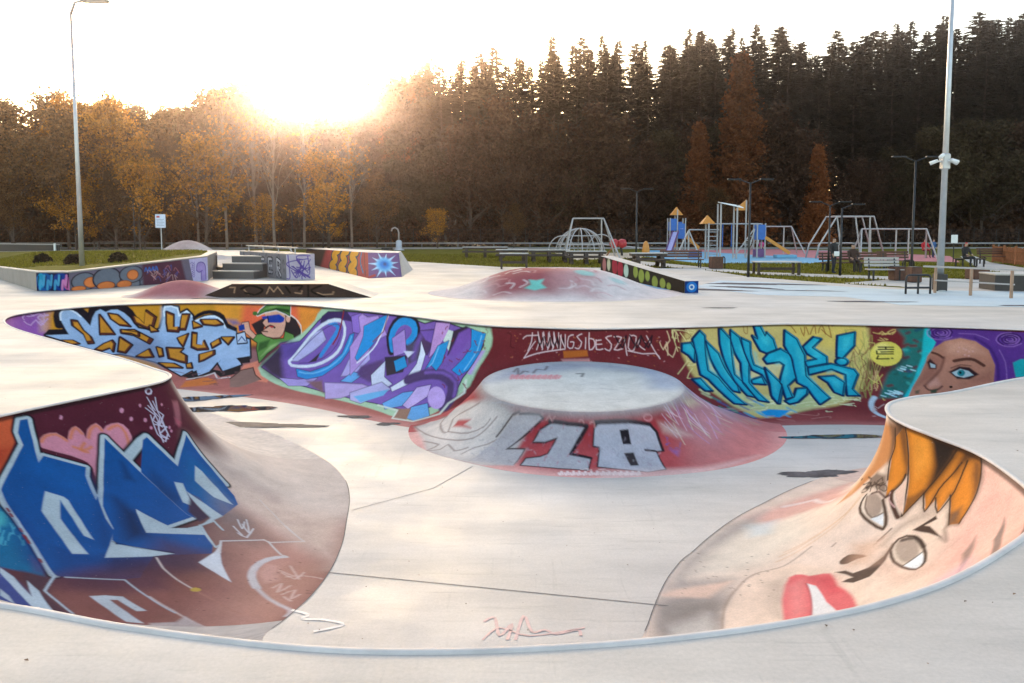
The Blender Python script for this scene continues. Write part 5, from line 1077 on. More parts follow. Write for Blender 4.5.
S 150 150 80 0.009 0.8 0.0171 3545 224 1 3 -2 -7 -6 -24 -6 -32 -4 -22
S 216 200 110 0.008 0.8 0.0162 3534 214 3 5 -4 -7 -14 -28 -18 -37 -11 -24 2 -2 6 11 -1 12 -2 11
S 216 200 110 0.008 0.8 0.0162 3564 142 -7 2 -5 -6 8 -28 9 -28
S 216 200 110 0.008 0.8 0.0166 3558 149 4 21 5 15 1 -22 2 -25
S 216 200 110 0.009 0.8 0.0172 3550 198 -4 7 -7 9 -8 6 -7 5
S 216 200 110 0.009 0.8 0.017 3533 244 -6 -33 -6 -23 -3 33 -1 29 0 -17 1 -30 2 -31 0 -21 -7 -15 -9 -2
S 216 200 110 0.008 0.8 0.0152 3538 95 0 -18 -1 -27 0 -27 -1 -18 -7 -5 -7 0 2 0 3 0
S 216 200 110 0.009 0.8 0.0173 3577 211 -5 -19 -3 -10 4 33 8 34 5 -19 4 -26
S 216 200 110 0.008 0.8 0.0167 3505 186 20 26 16 14 -7 -19 -12 -31 -12 -30 -8 -20
S 216 200 110 0.008 0.8 0.0158 3510 75 12 30 12 24 -1 -24 -1 -22 10 19 14 32 6 17 -10 -19 -16 -35 -12 -26
S 216 200 110 0.01 0.8 0.0191 3529 290 0 6 0 6 -2 0 -2 -1 0 0 0 0
S 216 200 110 0.008 0.8 0.0158 3525 204 0 -20 0 -28 2 -29 1 -23 3 -26 1 -21 2 -31 1 -26
S 216 200 110 0.008 0.8 0.0154 3521 117 -7 -26 -3 -26 12 -2 11 2 -2 -9 -5 -9
S 120 60 50 0.009 0.7 0.0182 3571 258 -5 2 -6 1 0 2 4 1 7 1 6 0
S 120 60 50 0.008 0.7 0.0164 3556 124 -7 8 -4 11 9 10 11 11 2 15 0 11
S 120 60 50 0.008 0.7 0.0158 3553 107 -3 3 -4 0 -8 -13 -6 -13 -2 -2 3 5 10 15 11 15
S 120 60 50 0.008 0.7 0.0163 3568 172 5 -12 4 -17 -2 -28 -1 -18 8 19 9 25
S 120 60 50 0.008 0.7 0.0163 3535 123 0 3 1 7 6 19 5 21 -3 20 -4 14
S 120 60 50 0.009 0.7 0.0173 3565 240 -4 -19 -2 -16 3 10 2 8 -8 -26 -7 -27
S 120 60 50 0.008 0.7 0.0155 3522 75 2 -1 1 -2 -3 0 -3 0 0 0 0 0
S 120 60 50 0.008 0.7 0.0166 3581 135 5 -2 6 4 5 23 4 24 1 3 -1 -3
S 120 60 50 0.008 0.7 0.0155 3542 105 -3 -3 -4 -7 -9 -12 -7 -11 -1 -2 1 2 0 0 0 0
S 120 60 50 0.009 0.7 0.0178 3557 177 11 28 14 32 5 12 2 5
S 120 60 50 0.008 0.7 0.0158 3574 79 -5 16 -7 15 -4 -7 -2 -11
S 120 60 50 0.008 0.7 0.0168 3555 113 0 21 0 26 -3 23 -1 17 9 4 10 -2
S 220 222 180 0.01 0.8 0.0234 3890 318 10 2 9 2 -3 2 -6 1 -2 2 1 1 5 -4 6 -5
S 220 222 180 0.01 0.8 0.023 3640 336 14 -1 10 -3 -15 -5 -19 -4
S 220 222 180 0.01 0.8 0.0219 3655 309 2 -3 -2 -3 -14 -1 -17 0 -12 0 -9 0
S 220 222 180 0.01 0.8 0.0233 3632 339 -1 1 0 0 1 -2 1 -3
S 220 222 180 0.01 0.8 0.0231 4015 319 -9 2 -7 2 8 0 10 -1
S 220 222 180 0.01 0.8 0.023 3640 330 17 0 17 0 4 0 -4 1 -14 -1 -14 0 -4 0 -1 0
S 220 222 180 0.011 0.8 0.0236 3742 334 0 5 -2 5 -6 1 -2 -1 16 -4 18 -3
S 220 222 180 0.01 0.8 0.0234 3844 328 15 -3 15 -3 7 1 2 2 -3 1 -3 1
S 220 222 180 0.011 0.8 0.0242 3981 354 -6 2 -10 2 -15 -3 -14 -4 -2 -4 1 -3 -5 -3 -4 -2
S 220 222 180 0.01 0.8 0.0232 3923 327 -14 -2 -9 -3 14 -4 18 -4
S 220 222 180 0.01 0.8 0.0221 3716 301 -9 0 -12 1 -13 3 -9 3
S 220 222 180 0.01 0.8 0.0216 3612 288 -6 2 -6 3 1 4 2 3 -1 -2 -1 -3
S 220 222 180 0.01 0.8 0.0232 3854 320 1 4 4 4 6 -1 9 -3 12 -4 11 -2 3 1 0 3
S 220 222 180 0.01 0.8 0.023 3935 320 13 -2 16 -2 14 -3 7 -2 -17 0 -20 1
S 220 222 180 0.01 0.8 0.0235 3793 336 0 0 -2 0 -6 -1 -5 -2
S 220 222 180 0.01 0.8 0.0232 3740 317 18 1 21 1 13 3 12 3 16 5 16 3 14 -3 9 -3
S 220 222 180 0.01 0.8 0.0218 3628 290 16 3 14 3 -8 5 -16 3 -12 -2 -9 -4
S 220 222 180 0.01 0.8 0.0227 3725 334 -21 -5 -19 -5 3 -3 4 -2 -14 -2 -16 -2
S 220 222 180 0.011 0.8 0.0251 3860 371 16 1 17 1 12 -1 9 -1 6 0 4 0
S 220 222 180 0.01 0.8 0.0228 3928 305 -12 1 -16 1 -18 1 -14 1
S 220 222 180 0.011 0.8 0.025 3737 372 1 -1 2 -1 2 4 0 2 -10 -1 -9 -1
S 220 222 180 0.01 0.8 0.022 3612 305 2 -1 2 -2 5 2 2 3 -9 1 -8 0 -1 2 1 1
S 220 222 180 0.01 0.8 0.0219 3685 293 -3 -1 0 -2 13 1 16 1 13 0 9 -2
S 220 222 180 0.01 0.8 0.0223 3780 300 2 -3 5 -3 13 0 12 1
S 220 222 180 0.01 0.8 0.0221 3705 291 -5 1 -2 3 11 3 16 2 20 -2 17 -4
S 220 222 180 0.011 0.8 0.0238 3988 346 -7 -4 -10 -3 -15 0 -14 1
S 30 140 130 0.024 0.7 0.0531 4034 254 -21 19
S 30 140 130 0.024 0.7 0.053 4038 256 -20 20
S 30 140 130 0.026 0.7 0.0581 4061 334 -17 24
S 30 140 130 0.025 0.7 0.0544 4137 288 -20 22
S 30 140 130 0.025 0.7 0.0539 4098 280 -20 21
S 30 140 130 0.026 0.7 0.0574 4089 331 -17 24
S 30 140 130 0.025 0.7 0.0542 4056 280 -20 20
S 30 140 130 0.025 0.7 0.0555 4022 296 -19 22
S 30 140 130 0.027 0.7 0.0588 4062 344 -17 25
S 30 140 130 0.026 0.7 0.0564 4116 318 -18 22
S 30 140 130 0.025 0.7 0.0557 4013 301 -19 22
S 30 140 130 0.026 0.7 0.0565 4136 320 -18 24
S 70 90 150 0.026 0.7 0.0565 3998 309 -19 23
S 70 90 150 0.028 0.7 0.0625 4038 373 -15 28
S 70 90 150 0.026 0.7 0.0579 4018 328 -18 24
S 70 90 150 0.029 0.7 0.0634 4014 380 -13 29
S 70 90 150 0.025 0.7 0.0547 4041 287 -20 21
S 70 90 150 0.026 0.7 0.0584 4076 342 -17 24
S 70 90 150 0.028 0.7 0.0605 4089 362 -15 27
S 70 90 150 0.025 0.7 0.0554 4083 303 -19 22
S 70 90 150 0.027 0.7 0.0598 4073 352 -16 26
S 70 90 150 0.025 0.7 0.0553 3977 289 -19 21
S 40 160 200 0.026 0.7 0.0567 3959 309 -19 23
S 40 160 200 0.028 0.7 0.0625 3977 368 -15 28
S 40 160 200 0.029 0.7 0.0635 3974 376 -13 29
S 40 160 200 0.026 0.7 0.0568 3850 311 -18 22
S 40 160 200 0.028 0.7 0.0619 3932 360 -15 26
S 40 160 200 0.028 0.7 0.0621 4019 370 -14 28
S 40 160 200 0.028 0.7 0.0605 3863 349 -15 25
S 40 160 200 0.029 0.7 0.0638 3898 377 -14 28
S 200 210 160 0.025 0.7 0.0551 4164 302 -19 22
S 200 210 160 0.026 0.7 0.0571 4175 331 -18 25
S 200 210 160 0.024 0.7 0.0522 4125 245 -22 19
S 200 210 160 0.027 0.7 0.0598 4170 359 -16 27
S 200 210 160 0.024 0.7 0.0529 4123 262 -21 20
S 200 210 160 0.026 0.7 0.058 4168 340 -18 25
S 200 210 160 0.025 0.7 0.0558 4132 311 -19 23
S 200 210 160 0.026 0.7 0.0576 4147 334 -17 25
S 200 210 160 0.026 0.7 0.0575 4137 332 -18 24
S 200 210 160 0.024 0.7 0.0522 4125 246 -21 19
S 12 40 78 0.011 1 0.0794 4151 62 -33 -3 -11 25 11 46 16 -26 20 -16 -3 -26
S 12 40 78 0.011 1 0.0813 4111 45 -29 -29 -16 18 6 66 5 66 -29 30 -24 65 -27 62 37 -7 20 -49 30 -65 23 -21 -2 -76 6 -60
S 12 40 78 0.011 1 0.0813 4065 52 -39 49 -11 57 -23 75 4 29 20 -8 25 -64 17 -71 7 -67
S 12 40 78 0.011 1 0.0806 4011 12 -9 0 -29 37 7 72 8 64 -27 42 -12 61 25 -10 22 -66 13 -79 5 -68 -3 -53
S 12 40 78 0.011 1 0.0808 3969 17 -29 27 -16 98 23 79 -32 93 29 -10 26 -84 -17 -79 14 -44 6 -48 -4 -32
S 12 40 78 0.011 1 0.0815 3934 47 -30 16 6 42 -1 44 -44 27 -31 63 46 85 11 -26 -12 -60 12 -50 29 -20 12 -70 2 -51
S 12 40 78 0.012 1 0.0838 3936 211 -42 -13 -1 32 44 -6 -1 -13
S 12 40 78 0.011 1 0.078 3882 2 -23 4 -13 35 -7 -11 -19 24 -4 38 26 18 31 -16 19 -54 -18 12 8 -50
S 12 40 78 0.011 1 0.0826 4140 200 -29 -2 -24 53 23 -1 30 -50
P 12 96 150 0.011 1 4151 62 -33 -3 -11 25 11 46 16 -26 20 -16
P 32 166 190 0.022 0.95 4146 59 -32 -2 -11 25 10 45 16 -25 21 -16
P 70 196 206 0.055 0.5 4133 65 -15 -1 -4 13 5 25 7 -14 9 -8
P 12 96 150 0.011 1 4111 45 -29 -29 -16 18 6 66 5 66 -29 30 -24 65 -27 62 37 -7 20 -49 30 -65 23 -21 -2 -76
P 32 166 190 0.023 0.95 4106 42 -28 -28 -16 18 6 65 5 66 -29 31 -25 64 -27 62 36 -7 21 -49 30 -65 23 -20 -2 -76
P 70 196 206 0.056 0.5 4072 89 -15 -16 -6 10 5 37 4 36 -12 17 -11 33 -14 30 17 -3 10 -24 14 -33 10 -11 -3 -42
P 12 96 150 0.011 1 4065 52 -39 49 -11 57 -23 75 4 29 20 -8 25 -64 17 -71
P 32 166 190 0.023 0.95 4061 50 -39 49 -11 57 -24 74 4 29 20 -8 25 -64 18 -71
P 70 196 206 0.057 0.5 4031 95 -16 27 -3 32 -10 40 2 15 9 -5 11 -33 6 -39
P 12 96 150 0.011 1 4011 12 -9 0 -29 37 7 72 8 64 -27 42 -12 61 25 -10 22 -66 13 -79 5 -68
P 32 166 190 0.022 0.95 4006 10 -8 0 -29 37 7 72 7 63 -27 42 -12 60 25 -8 22 -67 14 -79 5 -67
P 70 196 206 0.056 0.5 3983 60 -4 0 -11 21 5 40 5 35 -12 21 -7 30 11 -4 12 -34 5 -42 0 -37
P 12 96 150 0.011 1 3969 17 -29 27 -16 98 23 79 -32 93 29 -10 26 -84 -17 -79 14 -44 6 -48
P 32 166 190 0.022 0.95 3965 14 -29 28 -16 98 22 78 -33 93 30 -10 26 -84 -17 -78 14 -44 7 -48
P 70 196 206 0.056 0.5 3943 67 -12 15 -3 54 11 43 -17 45 14 -4 13 -42 -9 -42 5 -24 1 -27
P 12 96 150 0.011 1 3934 47 -30 16 6 42 -1 44 -44 27 -31 63 46 85 11 -26 -12 -60 12 -50 29 -20 12 -70
P 32 166 190 0.023 0.95 3930 45 -30 16 5 42 -1 43 -44 28 -30 62 44 85 12 -26 -12 -60 12 -49 29 -21 12 -69
P 70 196 206 0.056 0.5 3898 93 -12 9 4 24 1 24 -19 14 -13 34 19 41 6 -12 -5 -30 5 -26 12 -11 3 -38
P 12 96 150 0.012 1 3936 211 -42 -13 -1 32 44 -6
P 32 166 190 0.023 0.95 3931 208 -41 -12 -2 31 44 -5
P 70 196 206 0.058 0.5 3916 204 -18 -7 0 17 19 -3
P 12 96 150 0.011 1 3882 2 -23 4 -13 35 -7 -11 -19 24 -4 38 26 18 31 -16 19 -54 -18 12
P 32 166 190 0.022 0.95 3877 0 -23 4 -12 35 -8 -11 -18 23 -5 39 26 18 31 -16 20 -54 -19 12
P 70 196 206 0.054 0.5 3859 17 -10 2 -5 19 -4 -6 -8 13 -1 21 11 9 14 -8 9 -30 -9 7
P 12 96 150 0.012 1 4140 200 -29 -2 -24 53 23 -1
P 32 166 190 0.023 0.95 4135 198 -29 -3 -23 53 22 0
P 70 196 206 0.058 0.5 4116 202 -13 -2 -9 29 10 0
S 12 40 78 0.009 1 0.0243 4151 62 -33 -3 -11 25 11 46 16 -26 20 -16 -3 -26
S 12 40 78 0.009 1 0.0248 4111 45 -29 -29 -16 18 6 66 5 66 -29 30 -24 65 -27 62 37 -7 20 -49 30 -65 23 -21 -2 -76 6 -60
S 12 40 78 0.009 1 0.0248 4065 52 -39 49 -11 57 -23 75 4 29 20 -8 25 -64 17 -71 7 -67
S 12 40 78 0.009 1 0.0246 4011 12 -9 0 -29 37 7 72 8 64 -27 42 -12 61 25 -10 22 -66 13 -79 5 -68 -3 -53
S 12 40 78 0.009 1 0.0247 3969 17 -29 27 -16 98 23 79 -32 93 29 -10 26 -84 -17 -79 14 -44 6 -48 -4 -32
S 12 40 78 0.009 1 0.0249 3934 47 -30 16 6 42 -1 44 -44 27 -31 63 46 85 11 -26 -12 -60 12 -50 29 -20 12 -70 2 -51
S 12 40 78 0.009 1 0.0256 3936 211 -42 -13 -1 32 44 -6 -1 -13
S 12 40 78 0.009 1 0.0238 3882 2 -23 4 -13 35 -7 -11 -19 24 -4 38 26 18 31 -16 19 -54 -18 12 8 -50
S 12 40 78 0.009 1 0.0252 4140 200 -29 -2 -24 53 23 -1 30 -50
S 12 40 78 0.011 1 0.0801 3868 128 -22 -21 -45 -16 -30 23 7 91 40 34 3 53 25 8 -9 -61 3 -15 -38 -72 13 -13 46 5 7 -16
S 12 40 78 0.012 1 0.0841 3872 163 -12 20 -26 49 51 92 5 -42 -14 -52 -4 -67
S 12 40 78 0.011 1 0.079 3776 24 -35 31 -15 60 16 83 -21 42 -22 57 46 35 10 -84 25 -22 -10 -93 15 -55 -9 -54
S 12 40 78 0.01 1 0.0747 3725 84 -38 -36 -22 6 31 32 -37 34 4 25 65 15 3 -20 -40 -10 26 -22 8 -24
S 12 40 78 0.011 1 0.0781 3727 165 -77 -17 -64 21 -7 19 33 64 -12 31 37 1 -22 -94 39 -22 78 24 -5 -27
S 12 40 78 0.01 1 0.0703 3614 42 -50 -14 7 48 41 49 15 -5 -13 -78
S 12 40 78 0.01 1 0.0737 3599 138 2 4 3 4 4 3 6 2 5 1 5 0 5 -2 3 -4 2 -3 0 -5 -2 -4 -3 -4 -5 -3 -5 -2 -5 -1 -5 1 -5 2 -3 3 -2 3 0 5
S 12 40 78 0.011 1 0.0797 3701 202 -49 -5 -24 27 24 60 21 -15 7 -43 21 -24
S 12 40 78 0.013 1 0.0902 3854 312 -38 -19 -23 -39 -38 -3 13 27 47 40 32 9 7 -15
P 12 96 150 0.011 1 3868 128 -22 -21 -45 -16 -30 23 7 91 40 34 3 53 25 8 -9 -61 3 -15 -38 -72 13 -13 46 5
P 32 166 190 0.022 0.95 3864 126 -22 -21 -45 -16 -31 23 8 90 38 34 4 53 25 8 -9 -61 3 -14 -38 -73 13 -13 46 6
P 70 196 206 0.055 0.5 3833 142 -11 -12 -20 -9 -13 13 6 50 17 18 2 27 11 4 -4 -31 2 -7 -19 -40 5 -7 21 3
P 12 96 150 0.012 1 3872 163 -12 20 -26 49 51 92 5 -42 -14 -52
P 32 166 190 0.023 0.95 3867 160 -11 20 -27 49 50 91 6 -41 -14 -51
P 70 196 206 0.058 0.5 3859 184 -5 12 -10 26 24 48 2 -21 -7 -27
P 12 96 150 0.011 1 3776 24 -35 31 -15 60 16 83 -21 42 -22 57 46 35 10 -84 25 -22 -10 -93 15 -55
P 32 166 190 0.022 0.95 3772 22 -35 30 -15 60 15 84 -21 41 -22 57 45 34 11 -84 25 -21 -10 -92 16 -55
P 70 196 206 0.055 0.5 3746 80 -14 17 -5 34 9 46 -9 22 -10 28 19 16 6 -41 11 -11 -6 -50 5 -31
P 12 96 150 0.01 1 3725 84 -38 -36 -22 6 31 32 -37 34 4 25 65 15 3 -20 -40 -10 26 -22
P 32 166 190 0.021 0.95 3721 82 -38 -36 -21 6 30 31 -37 35 4 25 65 15 3 -21 -40 -9 26 -22
P 70 196 206 0.051 0.5 3702 86 -17 -20 -10 3 15 18 -16 19 2 13 29 8 1 -11 -18 -5 11 -12
P 12 96 150 0.011 1 3727 165 -77 -17 -64 21 -7 19 33 64 -12 31 37 1 -22 -94 39 -22 78 24
P 32 166 190 0.021 0.95 3723 162 -77 -16 -63 20 -8 20 33 64 -12 29 37 2 -22 -94 39 -22 77 24
P 70 196 206 0.053 0.5 3670 172 -35 -9 -27 12 -4 11 17 34 -5 15 16 1 -11 -50 17 -12 34 13
P 12 96 150 0.01 1 3614 42 -50 -14 7 48 41 49 15 -5
P 32 166 190 0.02 0.95 3610 39 -49 -13 7 47 40 50 16 -6
P 70 196 206 0.049 0.5 3599 49 -22 -7 3 26 19 27 7 -3
P 12 96 150 0.01 1 3599 138 2 4 3 4 4 3 6 2 5 1 5 0 5 -2 3 -4 2 -3 0 -5 -2 -4 -3 -4 -5 -3 -5 -2 -5 -1 -5 1 -5 2 -3 3 -2 3
P 32 166 190 0.021 0.95 3595 135 2 4 3 4 4 3 6 2 5 1 5 0 5 -2 3 -3 2 -4 0 -4 -2 -4 -3 -4 -4 -4 -5 -2 -6 0 -5 0 -5 2 -3 3 -2 4
P 70 196 206 0.051 0.5 3603 129 1 2 1 2 3 2 2 1 2 1 3 -1 2 -1 1 -1 1 -2 0 -3 -1 -2 -2 -2 -2 -2 -2 -1 -2 0 -3 0 -2 1 -1 1 -1 3
P 12 96 150 0.011 1 3701 202 -49 -5 -24 27 24 60 21 -15 7 -43
P 32 166 190 0.022 0.95 3696 199 -48 -5 -24 27 23 60 22 -15 6 -44
P 70 196 206 0.055 0.5 3672 206 -22 -3 -10 15 12 32 10 -8 2 -23
P 12 96 150 0.012 1 3854 312 -38 -19 -23 -39 -38 -3 13 27 47 40 32 9
P 32 166 190 0.025 0.95 3849 309 -39 -19 -22 -39 -38 -3 13 26 47 40 32 10
P 70 196 206 0.061 0.5 3820 291 -18 -11 -12 -20 -17 -2 7 14 22 22 14 4
S 12 40 78 0.009 1 0.0245 3868 128 -22 -21 -45 -16 -30 23 7 91 40 34 3 53 25 8 -9 -61 3 -15 -38 -72 13 -13 46 5 7 -16
S 12 40 78 0.009 1 0.0257 3872 163 -12 20 -26 49 51 92 5 -42 -14 -52 -4 -67
S 12 40 78 0.009 1 0.0241 3776 24 -35 31 -15 60 16 83 -21 42 -22 57 46 35 10 -84 25 -22 -10 -93 15 -55 -9 -54
S 12 40 78 0.008 1 0.0228 3725 84 -38 -36 -22 6 31 32 -37 34 4 25 65 15 3 -20 -40 -10 26 -22 8 -24
S 12 40 78 0.009 1 0.0238 3727 165 -77 -17 -64 21 -7 19 33 64 -12 31 37 1 -22 -94 39 -22 78 24 -5 -27
S 12 40 78 0.008 1 0.0215 3614 42 -50 -14 7 48 41 49 15 -5 -13 -78
S 12 40 78 0.008 1 0.0225 3599 138 2 4 3 4 4 3 6 2 5 1 5 0 5 -2 3 -4 2 -3 0 -5 -2 -4 -3 -4 -5 -3 -5 -2 -5 -1 -5 1 -5 2 -3 3 -2 3 0 5
S 12 40 78 0.009 1 0.0243 3701 202 -49 -5 -24 27 24 60 21 -15 7 -43 21 -24
S 12 40 78 0.01 1 0.0275 3854 312 -38 -19 -23 -39 -38 -3 13 27 47 40 32 9 7 -15
P 24 140 200 0.028 1 3966 366 -40 -12 -68 10 61 45 39 -12
S 140 84 40 0.008 0.9 0.0205 3771 2 -8 2 -10 4 -8 12 -5 11
S 140 84 40 0.008 0.9 0.0203 3723 14 -3 16 -4 13 -4 -14 -2 -18
S 140 84 40 0.008 0.9 0.0201 3705 11 -3 13 -2 13
S 140 84 40 0.008 0.9 0.0199 3695 37 -8 -19 -8 -16 -2 14 1 18
S 140 84 40 0.008 0.9 0.0196 3670 31 -6 -17 -7 -12 -5 15 -3 19
S 140 84 40 0.008 0.9 0.0196 3659 19 -13 17 -13 12 1 -22 4 -25
S 140 84 40 0.008 0.9 0.0193 3627 7 -4 -3 -3 -3
S 150 110 60 0.009 0.9 0.0197 3920 1 0 11 0 12 -6 7 -6 -1 -2 -15 0 -15
S 150 110 60 0.009 0.9 0.0198 4144 20 -4 13 -6 11 -11 -3 -7 -8 6 -7 10 -6
P 40 110 104 0.059 1 3445 12 -82 -12 -15 40 34 114 32 63 38 71 89 5 -53 -116 -52 -67 -10 -67
S 112 40 44 0.022 0.75 0.0675 3436 262 -10 8
S 40 90 80 0.021 0.75 0.0626 3442 195 -11 3
S 96 44 60 0.021 0.75 0.0634 3400 208 -14 8
S 112 40 44 0.02 0.75 0.0611 3437 168 -15 0
S 112 40 44 0.022 0.75 0.0654 3499 234 -12 -4
S 96 44 60 0.02 0.75 0.0589 3431 118 -9 -5
S 20 130 130 0.022 0.75 0.0648 3424 228 -7 9
S 40 90 80 0.019 0.75 0.0578 3388 82 -16 1
S 20 130 130 0.022 0.75 0.0668 3440 260 -13 -6
S 112 40 44 0.02 0.75 0.0608 3462 157 -13 4
S 60 170 160 0.02 0.75 0.0607 3459 160 -8 -4
S 20 130 130 0.021 0.75 0.0616 3471 176 -15 0
S 96 44 60 0.019 0.75 0.0579 3390 92 -14 -4
S 30 80 110 0.019 0.75 0.0564 3394 15 -13 -6
S 30 80 110 0.023 0.75 0.0684 3465 269 -4 8
S 60 170 160 0.021 0.75 0.0639 3437 217 -3 5
S 30 80 110 0.023 0.75 0.0692 3501 274 -11 8
S 30 80 110 0.021 0.75 0.0619 3407 184 -14 6
S 112 40 44 0.021 0.75 0.0634 3408 214 -11 -4
S 20 130 130 0.019 0.75 0.057 3388 52 -17 -8
S 40 90 80 0.02 0.75 0.0607 3397 166 -17 -4
S 40 90 80 0.02 0.75 0.0597 3452 138 -6 -6
S 60 170 160 0.022 0.75 0.0667 3410 259 -5 -1
S 20 130 130 0.021 0.75 0.062 3431 189 -10 -5
S 20 130 130 0.022 0.75 0.0659 3418 244 -3 8
S 96 44 60 0.023 0.75 0.0688 3476 270 -4 7
S 40 90 80 0.021 0.75 0.0619 3468 182 -7 -4
S 96 44 60 0.019 0.75 0.0564 3420 26 -7 -4
S 20 130 130 0.022 0.75 0.0673 3489 253 -11 6
S 60 170 160 0.022 0.75 0.0651 3402 236 -4 2
S 112 40 44 0.023 0.75 0.0684 3500 278 -16 -10
S 40 90 80 0.02 0.75 0.0602 3435 154 -15 -9
S 112 40 44 0.021 0.75 0.0622 3404 192 -11 2
S 112 40 44 0.019 0.75 0.0574 3411 71 -13 -1
S 60 170 160 0.019 0.75 0.0582 3384 97 -9 1
S 112 40 44 0.02 0.75 0.0588 3444 109 -6 5
S 20 130 130 0.019 0.75 0.0581 3427 94 -11 -6
S 112 40 44 0.019 0.75 0.0574 3433 74 -14 -8
S 60 170 160 0.019 0.75 0.0579 3431 86 -7 0
S 112 40 44 0.023 0.75 0.0678 3476 267 -11 -7
S 30 80 110 0.023 0.75 0.0687 3504 269 -14 9
S 96 44 60 0.02 0.75 0.0602 3410 154 -8 -4
S 30 80 110 0.02 0.75 0.061 3432 164 -7 8
S 96 44 60 0.02 0.75 0.0597 3383 145 -17 -9
S 40 90 80 0.022 0.75 0.0662 3487 246 -9 -2
S 96 44 60 0.019 0.75 0.057 3400 50 -8 5
S 40 90 80 0.02 0.75 0.0601 3382 150 -5 -2
S 180 220 226 0.011 0.8 0.0291 3484 254 -12 5
S 180 220 226 0.01 0.8 0.026 3429 146 -13 4
S 180 220 226 0.01 0.8 0.0261 3445 150 -12 4
S 180 220 226 0.011 0.8 0.0292 3503 255 -13 5
S 180 220 226 0.01 0.8 0.0265 3457 164 -12 5
S 180 220 226 0.011 0.8 0.0293 3476 260 -13 5
S 180 220 226 0.012 0.8 0.0301 3498 278 -12 5
S 180 220 226 0.011 0.8 0.0291 3483 256 -12 5
S 180 220 226 0.012 0.8 0.0303 3530 279 -12 5
S 180 220 226 0.011 0.8 0.0295 3488 264 -12 6
S 180 220 226 0.011 0.8 0.0297 3514 267 -12 5
S 180 220 226 0.011 0.8 0.0291 3481 256 -13 5
S 180 220 226 0.01 0.8 0.0263 3420 162 -12 4
S 180 220 226 0.01 0.8 0.0263 3448 157 -12 4
S 180 220 226 0.011 0.8 0.0295 3487 266 -13 5
S 180 220 226 0.011 0.8 0.0294 3496 258 -12 5
S 180 220 226 0.011 0.8 0.0296 3514 266 -12 5
S 180 220 226 0.011 0.8 0.0296 3501 266 -13 4
S 180 220 226 0.01 0.8 0.0264 3449 160 -12 4
S 180 220 226 0.011 0.8 0.0295 3482 263 -13 5
S 180 220 226 0.011 0.8 0.0295 3477 264 -12 5
S 180 220 226 0.011 0.8 0.0298 3506 272 -13 5
P 30 186 192 0.029 1 3369 1 -22 7 -11 43 24 51 13 29 21 54 48 99 30 17 -54 -96 -34 -91 -9 -73
S 60 40 40 0.061 0.5 0.1627 3531 149 -7 9 -12 8 -20 0 -20 -8 -18 -18 -13 -18
P 222 204 92 0.014 1 3438 102 3 14 8 14 11 11 14 7 15 3 13 -1 12 -7 9 -10 5 -13 0 -15 -4 -14 -8 -13 -11 -11 -13 -7 -14 -2 -14 1 -11 6 -9 10 -6 13
P 240 226 140 0.058 0.7 3469 83 2 7 3 5 5 5 7 3 6 1 7 -1 5 -3 4 -4 3 -5 0 -6 -1 -6 -4 -6 -5 -4 -6 -3 -7 -1 -6 0 -6 3 -4 4 -2 5
S 30 24 20 0.007 1 0.027 3502 79 -42 -1
S 30 24 20 0.007 1 0.0271 3481 78 1 8
S 30 24 20 0.007 1 0.0272 3503 88 -42 -2
S 30 24 20 0.007 1 0.0274 3508 94 1 11 -46 -2
S 30 24 20 0.007 1 0.0273 3496 97 -34 -2
S 30 24 20 0.007 1 0.0277 3506 112 6 12 -35 -2
S 30 24 20 0.007 1 0.0276 3469 120 -3 0
S 186 202 214 0.021 1 0.0967 3554 290 9 11 10 17 7 21 3 22 -3 16 -6 13 -9 11 -8 9
S 226 200 120 0.008 0.8 0.0151 3465 31 8 -1 11 -1 7 1 4 1 -4 -1 -6 0
S 226 200 120 0.008 0.8 0.0151 3469 25 11 5 8 4 -8 -3 -11 -3
S 226 200 120 0.007 0.8 0.015 3472 24 -7 -5 -8 -5 -5 -1 -2 1
S 226 200 120 0.008 0.8 0.0152 3512 26 -6 2 -8 2 -6 -4 -5 -4 -5 5 -4 6
S 226 200 120 0.007 0.8 0.0151 3454 25 6 1 5 2 2 1 -2 0 -8 -6 -7 -4 4 5 6 7
S 226 200 120 0.008 0.8 0.0152 3478 52 -3 -1 -2 -1 5 -2 5 -1
S 226 200 120 0.008 0.8 0.0153 3494 45 -7 5 -4 5 8 -1 9 -1
S 200 160 120 0.009 0.8 0.0178 3528 233 6 12 7 12 -1 -1 -3 -4 -1 -4 0 -3 4 1 4 1
S 200 160 120 0.008 0.8 0.0166 3526 197 -1 -9 0 -9 -1 -5 -2 -2 -3 -1 -3 1 2 4 3 4
S 200 160 120 0.009 0.8 0.017 3524 173 1 9 1 11 3 11 3 6 1 -11 1 -9 4 8 3 12
S 200 160 120 0.008 0.8 0.0167 3539 177 1 4 1 3 1 1 -1 -1 -1 -6 -1 -5 1 5 2 7
S 200 160 120 0.009 0.8 0.0176 3537 254 2 -8 1 -8 -2 -6 -2 -4
S 200 160 120 0.009 0.8 0.018 3550 229 1 8 1 10 2 5 2 2
S 196 170 170 0.012 0.8 0.0236 3590 399 5 1 4 1 -3 0 -3 0 3 0 3 0 0 0 0 0
S 196 170 170 0.01 0.8 0.0206 3572 341 2 1 0 0 -3 -3 -3 -2 -2 4 -2 5
S 196 170 170 0.011 0.8 0.0212 3586 372 -7 -8 -6 -9 0 -7 3 -6
S 196 170 170 0.011 0.8 0.0215 3571 348 -1 6 0 5 3 -5 5 -4 5 10 4 12 0 0 -1 -2
S 196 170 170 0.01 0.8 0.0203 3531 335 -2 4 -2 1 1 -8 0 -8 -3 2 -1 5 6 3 5 3
S 196 170 170 0.01 0.8 0.0205 3539 347 -5 -8 -4 -8 -3 2 -1 4
